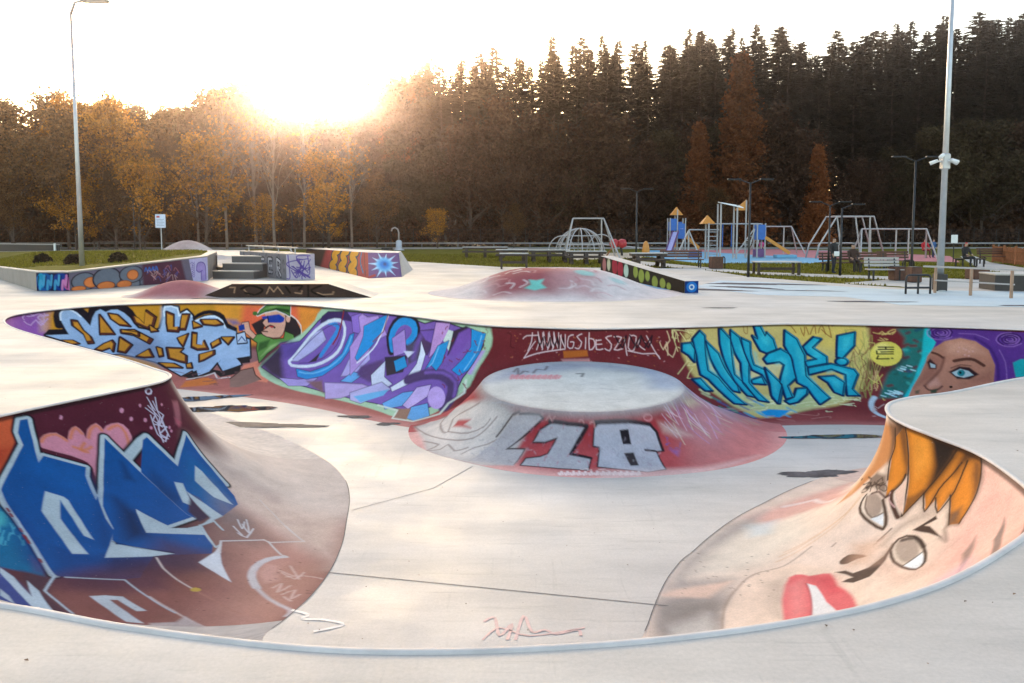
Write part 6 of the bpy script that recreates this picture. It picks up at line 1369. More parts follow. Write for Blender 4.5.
S 196 170 170 0.01 0.8 0.0204 3541 329 -5 -3 -2 -2 6 5 9 7 8 8 5 5 -2 -2 -3 -4
P 88 50 132 0.015 1 3355 3 -69 -3 -59 1 -59 5 -51 2 -45 2 -20 40 11 56 46 14 0 59 74 25 49 -1 48 -1 46 -1 34 -94 -20 -51 14 -21
P 24 160 166 0.019 1 3117 123 -20 -14 -37 -5 4 69 51 7
P 24 150 160 0.056 1 3057 0 -31 0 -5 63 -3 67 -3 71 0 80 5 100 78 6 -22 -102 -11 -81 -5 -72 -3 -67
P 178 122 100 0.016 1 3361 97 -16 -23 -31 -24 -45 -12 -45 9 -40 31 -15 56 14 73 54 15 53 16 53 16 54 18 56 20 -25 -54 -30 -53 -24 -54 -6 -23
P 206 152 128 0.1 0.8 3314 56 -44 -12 -46 14 -26 32 74 8 36 -4
P 140 88 74 0.082 0.7 3360 102 -34 10 19 65 55 46 24 15 -30 -53
P 150 96 80 0.106 0.7 3235 184 -59 -32 9 49 50 8 49 9
P 204 150 132 0.064 0.8 3381 216 -30 -27 -9 31 33 15
S 88 52 42 0.012 1 0.0694 3292 123 -17 -5 -20 -4 -14 0 -13 4 -13 10 -11 9
S 88 52 42 0.012 1 0.0509 3353 94 -7 2 -8 4 -8 6 -6 6
S 110 66 56 0.025 0.8 0.0452 3321 111 5 21 9 26 17 24 18 21 12 14 7 9
P 50 28 32 0.025 1 3312 166 -32 -23 -31 3 -27 27 32 21 36 0
P 168 190 194 0.013 1 3303 169 -26 -16 -24 7 -14 16 31 12 23 -6
P 34 122 130 0.01 1 3264 168 1 5 2 3 3 4 4 2 3 0 4 0 3 -2 2 -3 2 -3 0 -5 -2 -4 -2 -3 -2 -3 -4 -2 -4 -1 -3 0 -3 2 -2 3 -2 3
P 14 24 28 0.006 1 3274 168 1 1 0 2 1 1 2 1 1 0 1 0 1 -1 1 -1 0 -1 0 -2 0 -2 -1 -1 -1 -1 -1 -1 -1 -1 -1 1 -1 1 -1 1 -1 1
P 60 34 36 0.024 1 3371 130 -10 -14 -17 25 3 15 20 1
P 160 178 184 0.01 1 3363 133 -15 8 2 11 12 -1
S 96 60 52 0.012 0.8 0.0285 3304 151 -13 -7 -16 -7 -17 1 -14 2
S 92 54 50 0.015 0.9 0.0391 3390 229 -3 9 -6 8 -13 0 -14 -4 -9 -8 -6 -7
P 56 70 54 0.022 1 3377 247 -23 -8 7 19 16 2
P 60 72 56 0.027 0.8 3422 251 -14 -4 6 17 11 2
P 24 14 16 0.011 1 3308 229 1 1 1 2 1 1 2 1 1 0 2 0 1 -1 1 -1 1 -1 0 -2 -1 -1 0 -2 -2 -1 -2 -1 -1 0 -2 0 -1 0 -1 2 -1 1
S 150 110 180 0.01 0.85 0.0173 3320 16 -2 1 -1 2 0 3 1 1 2 2 3 1 3 1 4 -1 2 -1 2 -1 1 -2 0 -2
S 150 110 180 0.01 0.85 0.0173 3328 9 -6 0 -6 1 -5 3 -3 3 -1 4 2 5 4 3 5 3 6 1 6 0 6 -2 5 -2
S 150 110 180 0.01 0.85 0.0173 3348 11 -6 -4 -9 -3 -9 -1 -10 1 -8 3 -5 5 -3 6 1 6 4 6 7 5 10 3 9 1
S 150 110 180 0.009 0.85 0.0171 3294 34 9 5 13 6 14 1 13 -2 10 -4 8 -7 3 -9 -1 -9 -6 -8 -9 -7 -14 0 -12 0
S 48 24 84 0.01 0.85 0.0267 3330 29 4 -1 4 -3 1 -3 0 -4 -3 -3 -4 -2 -6 -1 -5 0 -5 2 -3 2 0 4 0 3
S 48 24 84 0.009 0.85 0.0267 3314 33 8 2 10 1 8 -3 6 -4 2 -6 0 -6 -5 -5 -7 -4 -8 -2 -9 0 -8 4 -6 3
S 48 24 84 0.009 0.85 0.0267 3345 39 7 -5 6 -8 0 -9 -6 -8 -10 -6 -12 -3 -13 0 -12 3 -8 6 -5 8 4 9 4 8
S 150 110 180 0.009 0.85 0.0169 3116 32 -2 1 -1 3 0 2 1 2 2 1 3 1 3 1 2 0 3 -1 2 -2 1 -2 0 -2
S 150 110 180 0.009 0.85 0.0168 3123 25 -5 0 -6 1 -4 3 -3 3 -1 4 2 5 3 3 5 3 5 2 7 0 5 -2 5 -2
S 150 110 180 0.009 0.85 0.0167 3143 28 -6 -5 -9 -4 -9 -1 -9 2 -7 3 -5 5 -2 6 1 6 4 6 6 5 9 3 8 1
S 150 110 180 0.01 0.85 0.0173 3092 50 9 6 11 6 13 1 13 -2 10 -5 8 -7 4 -8 -2 -9 -6 -9 -9 -7 -14 -3 -11 -2
S 48 24 84 0.009 0.85 0.0264 3125 46 4 -2 4 -2 1 -4 0 -4 -3 -3 -4 -2 -5 -1 -5 0 -5 2 -2 2 -1 4 0 4
S 48 24 84 0.009 0.85 0.0266 3110 49 8 2 9 1 8 -2 6 -5 2 -5 0 -6 -5 -6 -6 -4 -9 -2 -9 0 -7 3 -5 4
S 48 24 84 0.009 0.85 0.0263 3140 56 7 -6 7 -8 -1 -9 -6 -8 -9 -6 -12 -4 -13 0 -11 3 -7 7 -4 8 3 9 4 8
S 56 30 96 0.03 0.8 0.0503 3224 36 -13 8 -18 13 -14 15 -9 19 -6 21 -3 22 2 33 5 27
S 140 100 170 0.01 0.8 0.0197 3152 77 -7 18 -7 26 0 35 3 30
S 140 100 170 0.01 0.8 0.02 3273 21 -22 0 -28 1 -24 9 -17 9
P 216 164 160 0.012 0.7 3258 75 0 1 0 1 1 1 1 0 1 0 1 0 1 0 0 -1 1 -1 0 0 0 -1 -1 -1 -1 -1 0 0 -2 0 -1 0 0 0 -1 1 0 0
P 216 164 160 0.012 0.7 3255 99 0 1 1 0 0 1 2 1 0 0 1 0 1 -1 1 -1 0 0 1 -1 -1 -1 0 -1 -1 0 -1 -1 -1 0 -1 0 -1 0 0 1 -1 1
P 216 164 160 0.012 0.7 3250 79 0 1 1 1 1 1 1 0 1 0 1 0 1 0 0 -1 1 -1 0 -1 -1 -1 0 0 -1 -1 -1 0 -1 -1 -1 0 0 1 -1 1 -1 0
P 216 164 160 0.012 0.7 3243 102 1 1 0 1 1 0 1 0 1 1 1 0 1 -1 1 0 0 -1 0 -1 0 -1 -1 -1 -1 0 0 -1 -2 0 0 0 -1 1 -1 0 0 1
P 216 164 160 0.012 0.7 3275 87 0 1 1 0 0 1 1 1 1 0 1 0 1 -1 1 0 0 -1 0 -1 0 -1 -1 -1 0 0 -1 -1 -1 0 -1 0 -1 0 -1 1 0 1
P 216 164 160 0.012 0.7 3230 85 0 1 0 0 1 1 1 1 1 0 1 0 1 -1 1 0 0 -1 0 -1 0 -1 0 -1 -1 0 -1 -1 -1 0 -1 0 -1 0 -1 1 0 1
P 216 164 160 0.012 0.7 3271 72 0 1 1 1 0 0 1 1 1 0 1 0 1 -1 0 0 1 -1 0 -1 0 0 -1 -1 0 -1 -1 0 -1 0 -1 0 -1 0 -1 0 0 1
P 216 164 160 0.012 0.7 3242 86 0 1 0 1 1 0 1 1 1 0 1 0 1 -1 1 0 0 -1 0 -1 0 -1 -1 -1 -1 0 0 0 -1 -1 -1 1 -1 0 -1 0 0 1
S 200 150 140 0.011 0.5 0.0184 4157 344 -22 -4 -32 -3 -21 4 -27 6 -23 6 -12 3 17 -5 28 -7
S 200 150 140 0.012 0.5 0.0211 4032 421 -16 -1 -24 -3 -36 -11 -26 -10 19 -1 27 1
S 200 150 140 0.011 0.5 0.0183 4138 339 -22 4 -30 4 -20 3 0 -2 7 -4 -15 -3 -10 -1 22 4 25 5
S 200 150 140 0.01 0.5 0.0183 4129 362 27 -12 23 -9 -14 4 -24 6 -21 -6 -16 -7
S 200 150 140 0.011 0.5 0.02 3867 375 1 3 -8 4 -15 5 -21 6 -22 5 -15 3 -11 -7 -2 -8
S 200 150 140 0.013 0.5 0.0226 3882 433 28 -8 25 -5 -5 7 -15 11 -13 1 -12 1 -4 3 0 3
S 200 150 140 0.011 0.5 0.0189 4106 375 -16 -7 -28 -8 -24 -2 -31 0 -28 -1 -13 -1 10 -3 26 -5 29 -4 19 -2
S 200 150 140 0.011 0.5 0.0188 3773 362 -30 -5 -23 -5 22 0 32 0 9 0 10 0 21 0 26 0 19 0
S 200 150 140 0.012 0.5 0.0215 3816 425 -21 -6 -29 -7 -21 -4 -1 5 8 7
S 200 150 140 0.013 0.5 0.022 4104 432 26 7 34 8 22 4 -11 -11 -21 -13
""", PSTEP['far'])
PAINT['mound'] = decode("""
P 184 84 84 0.3 1 -500 1667 1667 0 0 1166 -1667 0
P 226 168 158 0.01 1 -500 1667 1667 0 0 600 -1667 0
P 182 78 80 0.22 1 756 2283 -6 66 -18 63 -30 60 -40 56 -50 50 -58 42 -65 35 -71 25 -75 15 -76 5 -77 -5 -74 -15 -71 -25 -66 -35 -58 -42 -50 -50 -40 -55 -29 -61 -18 -63 -6 -66 6 -65 18 -63 29 -61 40 -56 50 -49 58 -43 66 -34 70 -25 75 -15 77 -5 76 5 75 15 71 25 65 34 58 43 50 49 40 56 30 61 18 63
P 160 52 56 0.22 0.9 567 2292 -5 51 -13 49 -21 47 -30 44 -36 38 -43 34 -48 26 -52 20 -55 12 -56 4 -56 -4 -54 -12 -52 -20 -48 -26 -43 -34 -37 -38 -29 -44 -21 -47 -14 -49 -4 -51 4 -51 14 -50 21 -47 29 -43 37 -39 43 -33 48 -27 52 -19 54 -12 56 -4 56 4 55 12 52 19 48 27 43 33 36 39 30 43 21 47 13 50
P 150 72 78 0.094 0.6 -38 2424 59 66 61 17 61 15 61 14 63 12 58 -25 57 -27 53 -36 47 -59 31 -89 40 25 -47 18 -26 55 -38 46 -46 40 -49 26 -53 20 -55 9 -55 1 -57 -10 -55 -15 -55 -30 -51 -45
P 196 184 176 0.061 1 -295 2329 45 28 53 -41 26 44 71 -152 39 -43 37 -47 35 -39 68 -37 -43 -19 -26 -37 26 -4 -34 -51 -41 7 -41 4 -54 38 -56 43 -44 54 -14 84
P 226 210 198 0.198 0.8 -273 2300 74 -20 71 -57 67 -72 37 -43 -18 -34 -15 -61 -68 -7 -46 44 -48 48
P 186 84 84 0.042 1 -168 2188 13 18 39 -46 -18 0 20 -34
S 140 118 110 0.019 0.8 0.0351 -197 2312 -8 -12 -7 -26 5 -46 9 -36 9 -16 8 1 4 31 5 35 15 -1 19 -15 24 -19 20 -14
S 140 118 110 0.015 0.8 0.0286 -295 2329 19 -47 25 -56 26 -43 28 -36 23 -22 23 -19 21 -12 24 -9 20 1 16 5 17 7 11 4
S 140 118 110 0.028 0.8 0.0526 -295 2329 11 20 18 24 18 12 29 -29 22 -44
S 140 118 110 0.013 0.8 0.0248 -181 2175 16 -20 22 -24 21 -16 25 -10 20 -3 11 4 6 5
S 140 118 110 0.017 0.8 0.0311 -234 2077 18 -1 21 3 11 15 9 6 10 -22 11 -24 19 -1 16 2
S 140 118 110 0.02 0.8 0.0363 -248 2161 24 -22 21 -24 -9 -14 -14 -14
S 140 118 110 0.013 0.8 0.0248 -135 2029 15 11 19 6 17 -2 17 -3 15 1 11 1
S 70 50 48 0.012 0.95 0.0318 20 2075 -18 4 -17 -9 -26 -18
S 48 34 38 0.012 1 0.0329 22 2069 51 -23 9 -9 -51 -19 -46 -16 47 -18 -28 -47
P 186 176 174 0.017 1 22 2067 51 -22 6 -7 -51 -17 -46 -20 49 -18 -29 -52 -56 25 -57 26 34 42 36 18 43 29
S 48 34 38 0.013 1 0.0477 107 2022 44 -12 45 -7 -48 -57 50 -17 -11 -41 -71 13 -46 13 -47 15 13 23 36 -3 20 5 27 37 -34 -3 -28 8 17 20 33 6
P 176 170 172 0.013 1 107 2022 44 -12 45 -7 -48 -57 50 -17 -11 -41 -71 13 -46 13 -47 15 13 23 36 -3 20 5 27 37 -34 -3 -28 8 17 20
S 48 34 38 0.011 1 0.0465 99 2027 48 -14 49 -8 -24 -27 -23 -32 51 -15
S 48 34 38 0.012 1 0.0492 227 2010 77 11 60 9 15 -10 9 -46 -18 -6 12 -66 -46 -17 -40 6 -41 5 -40 6 11 59 -16 3 6 35 11 11
P 184 180 186 0.013 1 227 2010 77 11 60 9 15 -10 9 -46 -18 -6 12 -66 -46 -17 -40 6 -41 5 -40 6 11 59 -16 3 6 35
S 48 34 38 0.011 1 0.0508 217 2011 43 4 45 8 61 10 16 -12 8 -46
S 48 34 38 0.008 1 0.0332 343 1966 27 2
P 40 34 38 0.009 1 281 2002 24 6 3 -33 -22 -3
P 60 52 54 0.014 1 286 1949 25 5 7 -42 -21 -3
S 206 200 204 0.01 0.35 0.0146 258 1946 2 -8
S 150 140 150 0.01 0.35 0.0148 332 1964 6 -8
S 150 140 150 0.011 0.35 0.0164 352 1933 4 5
S 150 140 150 0.011 0.35 0.0171 255 1898 2 7
S 150 140 150 0.01 0.35 0.0148 310 1953 4 -1
S 130 120 126 0.01 0.35 0.0152 281 1938 4 -6
S 150 140 150 0.009 0.35 0.0132 345 2019 7 -3
S 206 200 204 0.009 0.35 0.0135 222 1955 2 4
S 150 140 150 0.01 0.35 0.0151 293 1941 -7 -4
S 206 200 204 0.009 0.35 0.0137 358 2003 -10 -6
S 206 200 204 0.008 0.35 0.0125 314 2012 -2 6
S 130 120 126 0.009 0.35 0.0137 232 1955 -5 1
S 150 140 150 0.008 0.35 0.0124 300 2015 -3 -4
S 206 200 204 0.011 0.35 0.0159 306 1926 1 5
S 170 140 160 0.01 0.35 0.0154 320 1941 1 1
S 150 140 150 0.009 0.35 0.013 275 1983 1 0
S 170 140 160 0.009 0.35 0.013 311 1997 -5 3
S 206 200 204 0.008 0.35 0.0124 271 1998 -2 6
S 150 140 150 0.009 0.35 0.0137 270 1960 1 5
S 170 140 160 0.011 0.35 0.0171 349 1917 -7 10
S 206 200 204 0.011 0.35 0.0163 340 1938 -7 -11
S 150 140 150 0.01 0.35 0.0148 350 1970 6 -3
S 206 200 204 0.009 0.35 0.0138 265 1959 -5 4
S 206 200 204 0.012 0.35 0.0183 306 1900 6 -5
S 206 200 204 0.009 0.35 0.0139 286 1960 -4 2
S 130 120 126 0.009 0.35 0.014 228 1948 -2 5
S 150 140 150 0.008 0.35 0.0124 319 2020 -5 2
S 170 140 160 0.009 0.35 0.0138 372 2012 -6 1
S 206 200 204 0.008 0.35 0.0122 270 2003 -2 4
S 170 140 160 0.009 0.35 0.0135 347 2002 -8 -5
S 130 120 126 0.011 0.35 0.0164 320 1929 -3 -8
S 130 120 126 0.01 0.35 0.0147 347 1965 1 6
S 170 140 160 0.009 0.35 0.0142 252 1952 10 -5
S 150 140 150 0.011 0.35 0.0173 341 1918 10 6
S 130 120 126 0.011 0.35 0.0159 215 1919 -10 -9
S 170 140 160 0.012 0.35 0.0177 349 1912 -1 5
S 150 140 150 0.009 0.35 0.0131 295 1987 -6 -7
S 170 140 160 0.008 0.35 0.0126 310 2008 -5 5
S 170 140 160 0.009 0.35 0.0134 215 1958 7 6
S 170 140 160 0.009 0.35 0.0128 322 2016 5 -3
S 130 120 126 0.01 0.35 0.0145 217 1940 0 -5
S 170 140 160 0.011 0.35 0.0157 336 1938 0 6
S 130 120 126 0.01 0.35 0.0147 354 1966 -6 8
S 150 140 150 0.01 0.35 0.0149 373 1980 -6 -7
S 206 200 204 0.009 0.35 0.0129 223 1975 -6 -6
S 150 140 150 0.008 0.35 0.012 239 2001 -1 5
S 130 120 126 0.011 0.35 0.0158 306 1931 6 -1
S 206 200 204 0.009 0.35 0.0142 220 1945 -5 -5
S 130 120 126 0.009 0.35 0.0139 304 1974 9 -3
S 130 120 126 0.011 0.35 0.0171 232 1906 7 -13
S 150 140 150 0.009 0.35 0.0132 294 1989 -1 -6
S 206 200 204 0.011 0.35 0.0157 382 1966 -8 -8
S 130 120 126 0.009 0.35 0.0139 262 1956 -5 2
S 206 200 204 0.008 0.35 0.0123 316 2018 -10 2
S 130 120 126 0.011 0.35 0.0171 294 1913 4 -5
S 150 140 150 0.01 0.35 0.0156 331 1941 -8 2
S 206 200 204 0.009 0.35 0.0139 348 1994 3 2
S 130 120 126 0.01 0.35 0.0147 272 1947 -5 -9
S 170 140 160 0.011 0.35 0.0166 284 1910 4 5
S 206 200 204 0.009 0.35 0.0135 313 1979 9 5
S 170 140 160 0.009 0.35 0.0139 108 1963 6 6
S 170 140 160 0.01 0.35 0.0146 117 1948 8 -3
S 130 120 126 0.009 0.35 0.0132 166 1964 0 6
S 150 140 150 0.009 0.35 0.0128 134 1986 6 -4
S 150 140 150 0.008 0.35 0.0125 116 1998 -4 6
S 150 140 150 0.011 0.35 0.0159 124 1926 6 -6
S 130 120 126 0.008 0.35 0.0124 80 2012 8 4
S 130 120 126 0.009 0.35 0.0137 128 1966 -6 -6
S 170 140 160 0.01 0.35 0.0148 170 1934 -9 4
S 206 200 204 0.009 0.35 0.0128 163 1980 -3 -5
S 206 200 204 0.009 0.35 0.0141 168 1950 -8 -4
S 150 140 150 0.01 0.35 0.0153 98 1940 6 2
S 206 200 204 0.008 0.35 0.0125 121 1994 -6 6
S 130 120 126 0.009 0.35 0.0131 176 1971 -9 -3
S 206 200 204 0.011 0.35 0.017 84 1927 -1 -8
S 130 120 126 0.008 0.35 0.0124 171 1990 8 -5
S 170 140 160 0.009 0.35 0.0143 155 1950 -5 -6
S 150 140 150 0.009 0.35 0.0143 134 1953 3 -9
S 130 120 126 0.009 0.35 0.0129 184 1979 -8 -6
S 170 140 160 0.008 0.35 0.0123 81 2016 3 -1
S 206 200 204 0.011 0.35 0.0163 94 1928 3 0
S 206 200 204 0.011 0.35 0.0159 164 1919 5 -5
S 170 140 160 0.01 0.35 0.0156 102 1937 7 -4
S 206 200 204 0.01 0.35 0.0156 148 1927 -2 -7
S 170 140 160 0.012 0.35 0.0177 74 1910 5 10
S 150 140 150 0.008 0.35 0.0126 108 1997 -8 5
S 170 140 160 0.01 0.35 0.0151 118 1937 0 7
S 150 140 150 0.009 0.35 0.0136 80 1979 5 6
S 170 140 160 0.01 0.35 0.015 99 1942 0 7
S 130 120 126 0.01 0.35 0.015 180 1924 1 10
S 206 200 204 0.008 0.35 0.0123 170 1993 7 -2
S 206 200 204 0.009 0.35 0.0139 164 1952 2 0
S 150 140 150 0.009 0.35 0.0137 161 1956 8 0
S 150 140 150 0.011 0.35 0.0159 132 1924 5 -1
S 206 200 204 0.009 0.35 0.0132 150 1970 -5 2
S 150 140 150 0.008 0.35 0.0126 90 2005 -10 4
S 170 140 160 0.009 0.35 0.0138 97 1968 9 5
S 150 140 150 0.008 0.35 0.0123 101 2012 -1 -3
S 130 120 126 0.009 0.35 0.0134 79 1989 0 -4
S 206 200 204 0.008 0.35 0.0123 123 1997 7 4
S 150 140 150 0.011 0.35 0.0171 -72 2027 -2 6
S 130 120 126 0.012 0.35 0.0183 -9 1947 1 14
S 150 140 150 0.012 0.35 0.0179 8 1945 9 -2
S 130 120 126 0.009 0.35 0.0138 50 1993 5 4
S 130 120 126 0.01 0.35 0.0145 44 1979 -3 5
S 150 140 150 0.011 0.35 0.0168 -47 2012 -3 3
S 170 140 160 0.012 0.35 0.0178 39 1932 2 0
S 130 120 126 0.01 0.35 0.0144 -1 2017 6 4
S 206 200 204 0.01 0.35 0.0148 61 1962 -4 9
S 170 140 160 0.01 0.35 0.0148 42 1983 -2 -5
S 150 140 150 0.01 0.35 0.0147 2 2005 5 1
S 150 140 150 0.013 0.35 0.0195 -98 2010 -10 16
S 170 140 160 0.01 0.35 0.0146 -52 2081 -1 7
S 150 140 150 0.013 0.35 0.0188 -83 2005 5 5
S 130 120 126 0.011 0.35 0.0164 -76 2061 -6 3
S 170 140 160 0.009 0.35 0.0137 3 2038 -7 8
S 206 200 204 0.011 0.35 0.0164 -23 1998 -1 -2
S 170 140 160 0.009 0.35 0.0133 25 2028 -4 4
S 206 200 204 0.012 0.35 0.0182 -84 2014 0 12
S 150 140 150 0.012 0.35 0.018 -82 2025 2 -7
S 130 120 126 0.012 0.35 0.0184 -1 1947 -5 7
S 130 120 126 0.009 0.35 0.0129 0 2069 1 5
S 130 120 126 0.01 0.35 0.015 -9 2010 1 7
S 206 200 204 0.015 0.35 0.0223 -95 1969 0 21
S 206 200 204 0.009 0.35 0.0141 -40 2076 9 -2
S 206 200 204 0.01 0.35 0.0147 52 1976 -10 2
S 150 140 150 0.011 0.35 0.0166 -100 2098 7 -3
S 130 120 126 0.01 0.35 0.0149 -46 2063 -8 1
S 206 200 204 0.009 0.35 0.0138 30 2009 4 -3
S 170 140 160 0.011 0.35 0.0161 -73 2049 9 3
S 206 200 204 0.012 0.35 0.0177 32 1937 6 -4
S 130 120 126 0.011 0.35 0.0165 -87 2065 0 4
S 130 120 126 0.011 0.35 0.0168 -74 2034 9 -4
S 206 200 204 0.011 0.35 0.0169 -96 2088 -10 8
S 150 140 150 0.009 0.35 0.0127 44 2032 6 -8
S 130 120 126 0.009 0.35 0.0137 -26 2069 2 5
S 150 140 150 0.012 0.35 0.0175 -46 1989 10 3
S 130 120 126 0.014 0.35 0.0204 -50 1964 -6 -3
S 170 140 160 0.011 0.35 0.0165 -58 2027 10 -7
S 170 140 160 0.011 0.35 0.017 -40 2006 0 -8
S 170 140 160 0.012 0.35 0.0185 -100 2038 -6 8
S 130 120 126 0.009 0.35 0.0134 -9 2062 4 -8
S 170 140 160 0.01 0.35 0.0145 16 2010 -11 -2
S 130 120 126 0.01 0.35 0.0157 -36 2022 -5 12
S 130 120 126 0.01 0.35 0.0146 -14 2032 -11 10
S 176 90 110 0.008 0.5 0.0145 181 2004 -3 -1
S 176 90 110 0.011 0.5 0.0204 21 1955 -1 9
S 176 90 110 0.009 0.5 0.0158 68 2006 0 0
S 176 90 110 0.01 0.5 0.0185 89 1954 -1 -8
S 176 90 110 0.008 0.5 0.0146 77 2034 5 -2
S 176 90 110 0.012 0.5 0.0215 66 1916 0 10
S 176 90 110 0.008 0.5 0.0154 76 2012 -4 5
S 176 90 110 0.008 0.5 0.0144 108 2025 -1 -2
S 176 90 110 0.008 0.5 0.0151 201 1992 -2 -6
S 176 90 110 0.008 0.5 0.0146 134 2007 2 6
S 176 90 110 0.008 0.5 0.0153 68 2019 3 2
S 176 90 110 0.008 0.5 0.0154 56 2024 2 5
S 176 90 110 0.009 0.5 0.0164 91 1982 4 2
S 176 90 110 0.01 0.5 0.0177 145 1946 -4 -6
S 176 90 110 0.009 0.5 0.0161 115 1982 -1 -2
S 176 90 110 0.01 0.5 0.0176 166 1942 1 0
S 176 90 110 0.009 0.5 0.0167 39 2010 -3 -4
S 176 90 110 0.009 0.5 0.0162 166 1966 5 1
S 176 90 110 0.011 0.5 0.0199 113 1918 3 8
S 176 90 110 0.01 0.5 0.019 82 1935 3 14
S 176 90 110 0.008 0.5 0.0149 102 2013 4 1
S 176 90 110 0.009 0.5 0.0167 99 1970 3 9
S 176 90 110 0.009 0.5 0.0162 197 1966 3 -5
S 176 90 110 0.008 0.5 0.0152 200 1988 4 0
S 176 90 110 0.008 0.5 0.0148 170 1999 0 -2
S 176 90 110 0.01 0.5 0.019 167 1923 4 -4
S 176 90 110 0.009 0.5 0.0156 51 2019 5 7
S 176 90 110 0.009 0.5 0.0155 51 2027 -2 -2
S 176 90 110 0.011 0.5 0.0195 192 1907 -2 14
S 176 90 110 0.009 0.5 0.0169 60 1989 0 -2
S 226 160 150 0.006 0.8 0.0155 91 2032 4 3 4 2 3 -5 3 -5 5 2 4 3
S 226 160 150 0.006 0.8 0.0153 176 2014 4 2 4 0 3 -2 1 -3
S 226 160 150 0.006 0.8 0.0155 204 2010 6 2 5 1 1 -5 0 -6
S 226 150 150 0.007 0.8 0.0174 374 2051 0 -1 -1 -2 -1 -1 -1 -1 -1 -1 -2 -2 -2 -1 -1 -1 -2 -1 -2 0 -1 -1 -2 0 -2 0 -1 0 -1 0 -2 1 0 0 -1 1 0 1 0 1 0 1 1 1 0 1 2 1 1 1 1 2 2 1 2 1 2 0 1 1 2 1 2 0 1 1 2 0 1 -1 1 0 1 0 1 -1 0 -1 0 -1
P 150 140 160 0.27 0.75 512 2316 201 316 53 0 21 -36 -121 -306 -46 -1 -54 -35 -83 -44
P 176 140 160 0.317 0.45 421 2186 66 44 66 107 151 295 -19 -144 -19 -198 -72 -154 -50 -88 -46 6 -48 0 -20 35
S 196 160 210 0.012 0.55 0.0235 554 2170 5 -86
S 220 226 190 0.011 0.55 0.021 502 2125 36 -52
S 150 130 200 0.01 0.55 0.0198 477 2083 51 -36
S 196 160 210 0.01 0.55 0.0205 490 2119 44 -12
S 220 226 190 0.008 0.55 0.0168 418 2095 30 -5
S 236 190 200 0.01 0.55 0.0201 486 2135 30 -35
S 196 160 210 0.019 0.55 0.038 606 2384 -17 -206
S 220 226 190 0.009 0.55 0.0175 435 2064 20 -52
S 236 190 200 0.01 0.55 0.0196 470 2137 21 -14
S 236 190 200 0.012 0.55 0.0246 452 2194 36 -60
S 150 130 200 0.022 0.55 0.0446 503 2275 79 98
S 220 226 190 0.018 0.55 0.0349 501 2239 53 15
S 226 210 226 0.01 0.55 0.0207 488 2127 50 -35
S 220 226 190 0.017 0.55 0.0335 510 2237 62 20
S 196 160 210 0.013 0.55 0.0253 542 2190 35 -51
S 220 226 190 0.008 0.55 0.0166 418 2077 25 -7
S 220 226 190 0.01 0.55 0.0193 479 2134 11 -57
S 196 160 210 0.03 0.55 0.061 594 2372 120 233
S 220 226 190 0.016 0.55 0.0315 576 2217 64 17
S 196 160 210 0.029 0.55 0.0585 558 2342 178 290
S 196 160 210 0.014 0.55 0.0288 477 2287 31 -85
S 236 190 200 0.008 0.55 0.0165 398 2047 52 -11
S 150 130 200 0.033 0.55 0.0667 553 2337 117 122
S 226 210 226 0.008 0.55 0.0166 410 2055 27 -28
S 150 130 200 0.033 0.55 0.0667 553 2337 55 50
S 236 190 200 0.009 0.55 0.0169 413 2086 51 8
S 226 210 226 0.008 0.55 0.0163 405 2071 33 -23
S 236 190 200 0.023 0.55 0.0462 529 2316 43 -68
S 226 210 226 0.023 0.55 0.0455 578 2362 32 -114
S 150 130 200 0.013 0.55 0.027 483 2307 3 -128
S 220 226 190 0.011 0.55 0.0228 446 2304 -6 -185
S 226 210 226 0.011 0.55 0.0217 396 2120 35 -41
S 196 160 210 0.01 0.55 0.0197 470 2142 29 -26
S 220 226 190 0.011 0.55 0.0226 410 2173 38 -65
S 150 130 200 0.01 0.55 0.0206 472 2150 31 -10
S 226 210 226 0.009 0.55 0.0181 451 2110 20 -48
S 220 226 190 0.013 0.55 0.0256 462 2220 34 -60
S 226 210 226 0.011 0.55 0.0211 510 2142 19 -63
S 226 210 226 0.01 0.55 0.0204 486 2110 45 -17
S 196 160 210 0.011 0.55 0.0229 438 2180 22 -76
S 150 130 200 0.012 0.55 0.0238 544 2142 38 -13
S 220 226 190 0.01 0.55 0.0202 484 2099 53 -16
S 226 210 226 0.01 0.55 0.0202 420 2106 20 -14
S 150 130 200 0.033 0.55 0.0667 583 2367 96 53
S 150 130 200 0.031 0.55 0.0611 563 2347 148 285
S 226 210 226 0.011 0.55 0.0222 416 2114 33 -45
P 206 206 160 0.1 0.6 478 2158 36 62 28 1 -36 -57
P 216 206 190 0.084 0.5 392 2046 44 12 45 -5 -43 -24 -37 -2
P 110 100 180 0.055 0.6 409 1982 25 4 -8 -21
S 110 90 150 0.007 0.6 0.0202 403 1994 2 2 2 2 -2 -1 -2 -1
S 110 90 150 0.007 0.6 0.0214 425 1990 2 2 4 2 3 -2 3 -2
S 110 90 150 0.007 0.6 0.0198 406 2006 2 5 2 5 -3 0 -2 0 2 -1 3 0
S 110 90 150 0.007 0.6 0.021 414 1988 0 0 0 0 -2 0 -2 1
S 110 90 150 0.007 0.6 0.0202 405 1995 -3 -1 -1 0 3 2 5 4 2 2 2 0
S 110 90 150 0.007 0.6 0.0215 444 2014 -1 -2 -1 -4 -2 -5 -2 -5
S 90 70 110 0.037 0.45 0.0587 619 2261 30 2
S 120 80 100 0.052 0.45 0.0828 730 2632 11 -45
S 150 160 130 0.042 0.45 0.0668 682 2326 24 -24
S 120 80 100 0.067 0.45 0.1067 805 2556 17 -46
S 90 70 110 0.026 0.45 0.0424 600 2155 26 -7
S 150 160 130 0.024 0.45 0.0378 557 2122 27 -2
S 150 160 130 0.042 0.45 0.0679 712 2353 19 -36
S 150 160 130 0.048 0.45 0.0761 746 2632 24 0
S 90 70 110 0.049 0.45 0.078 748 2548 10 -77
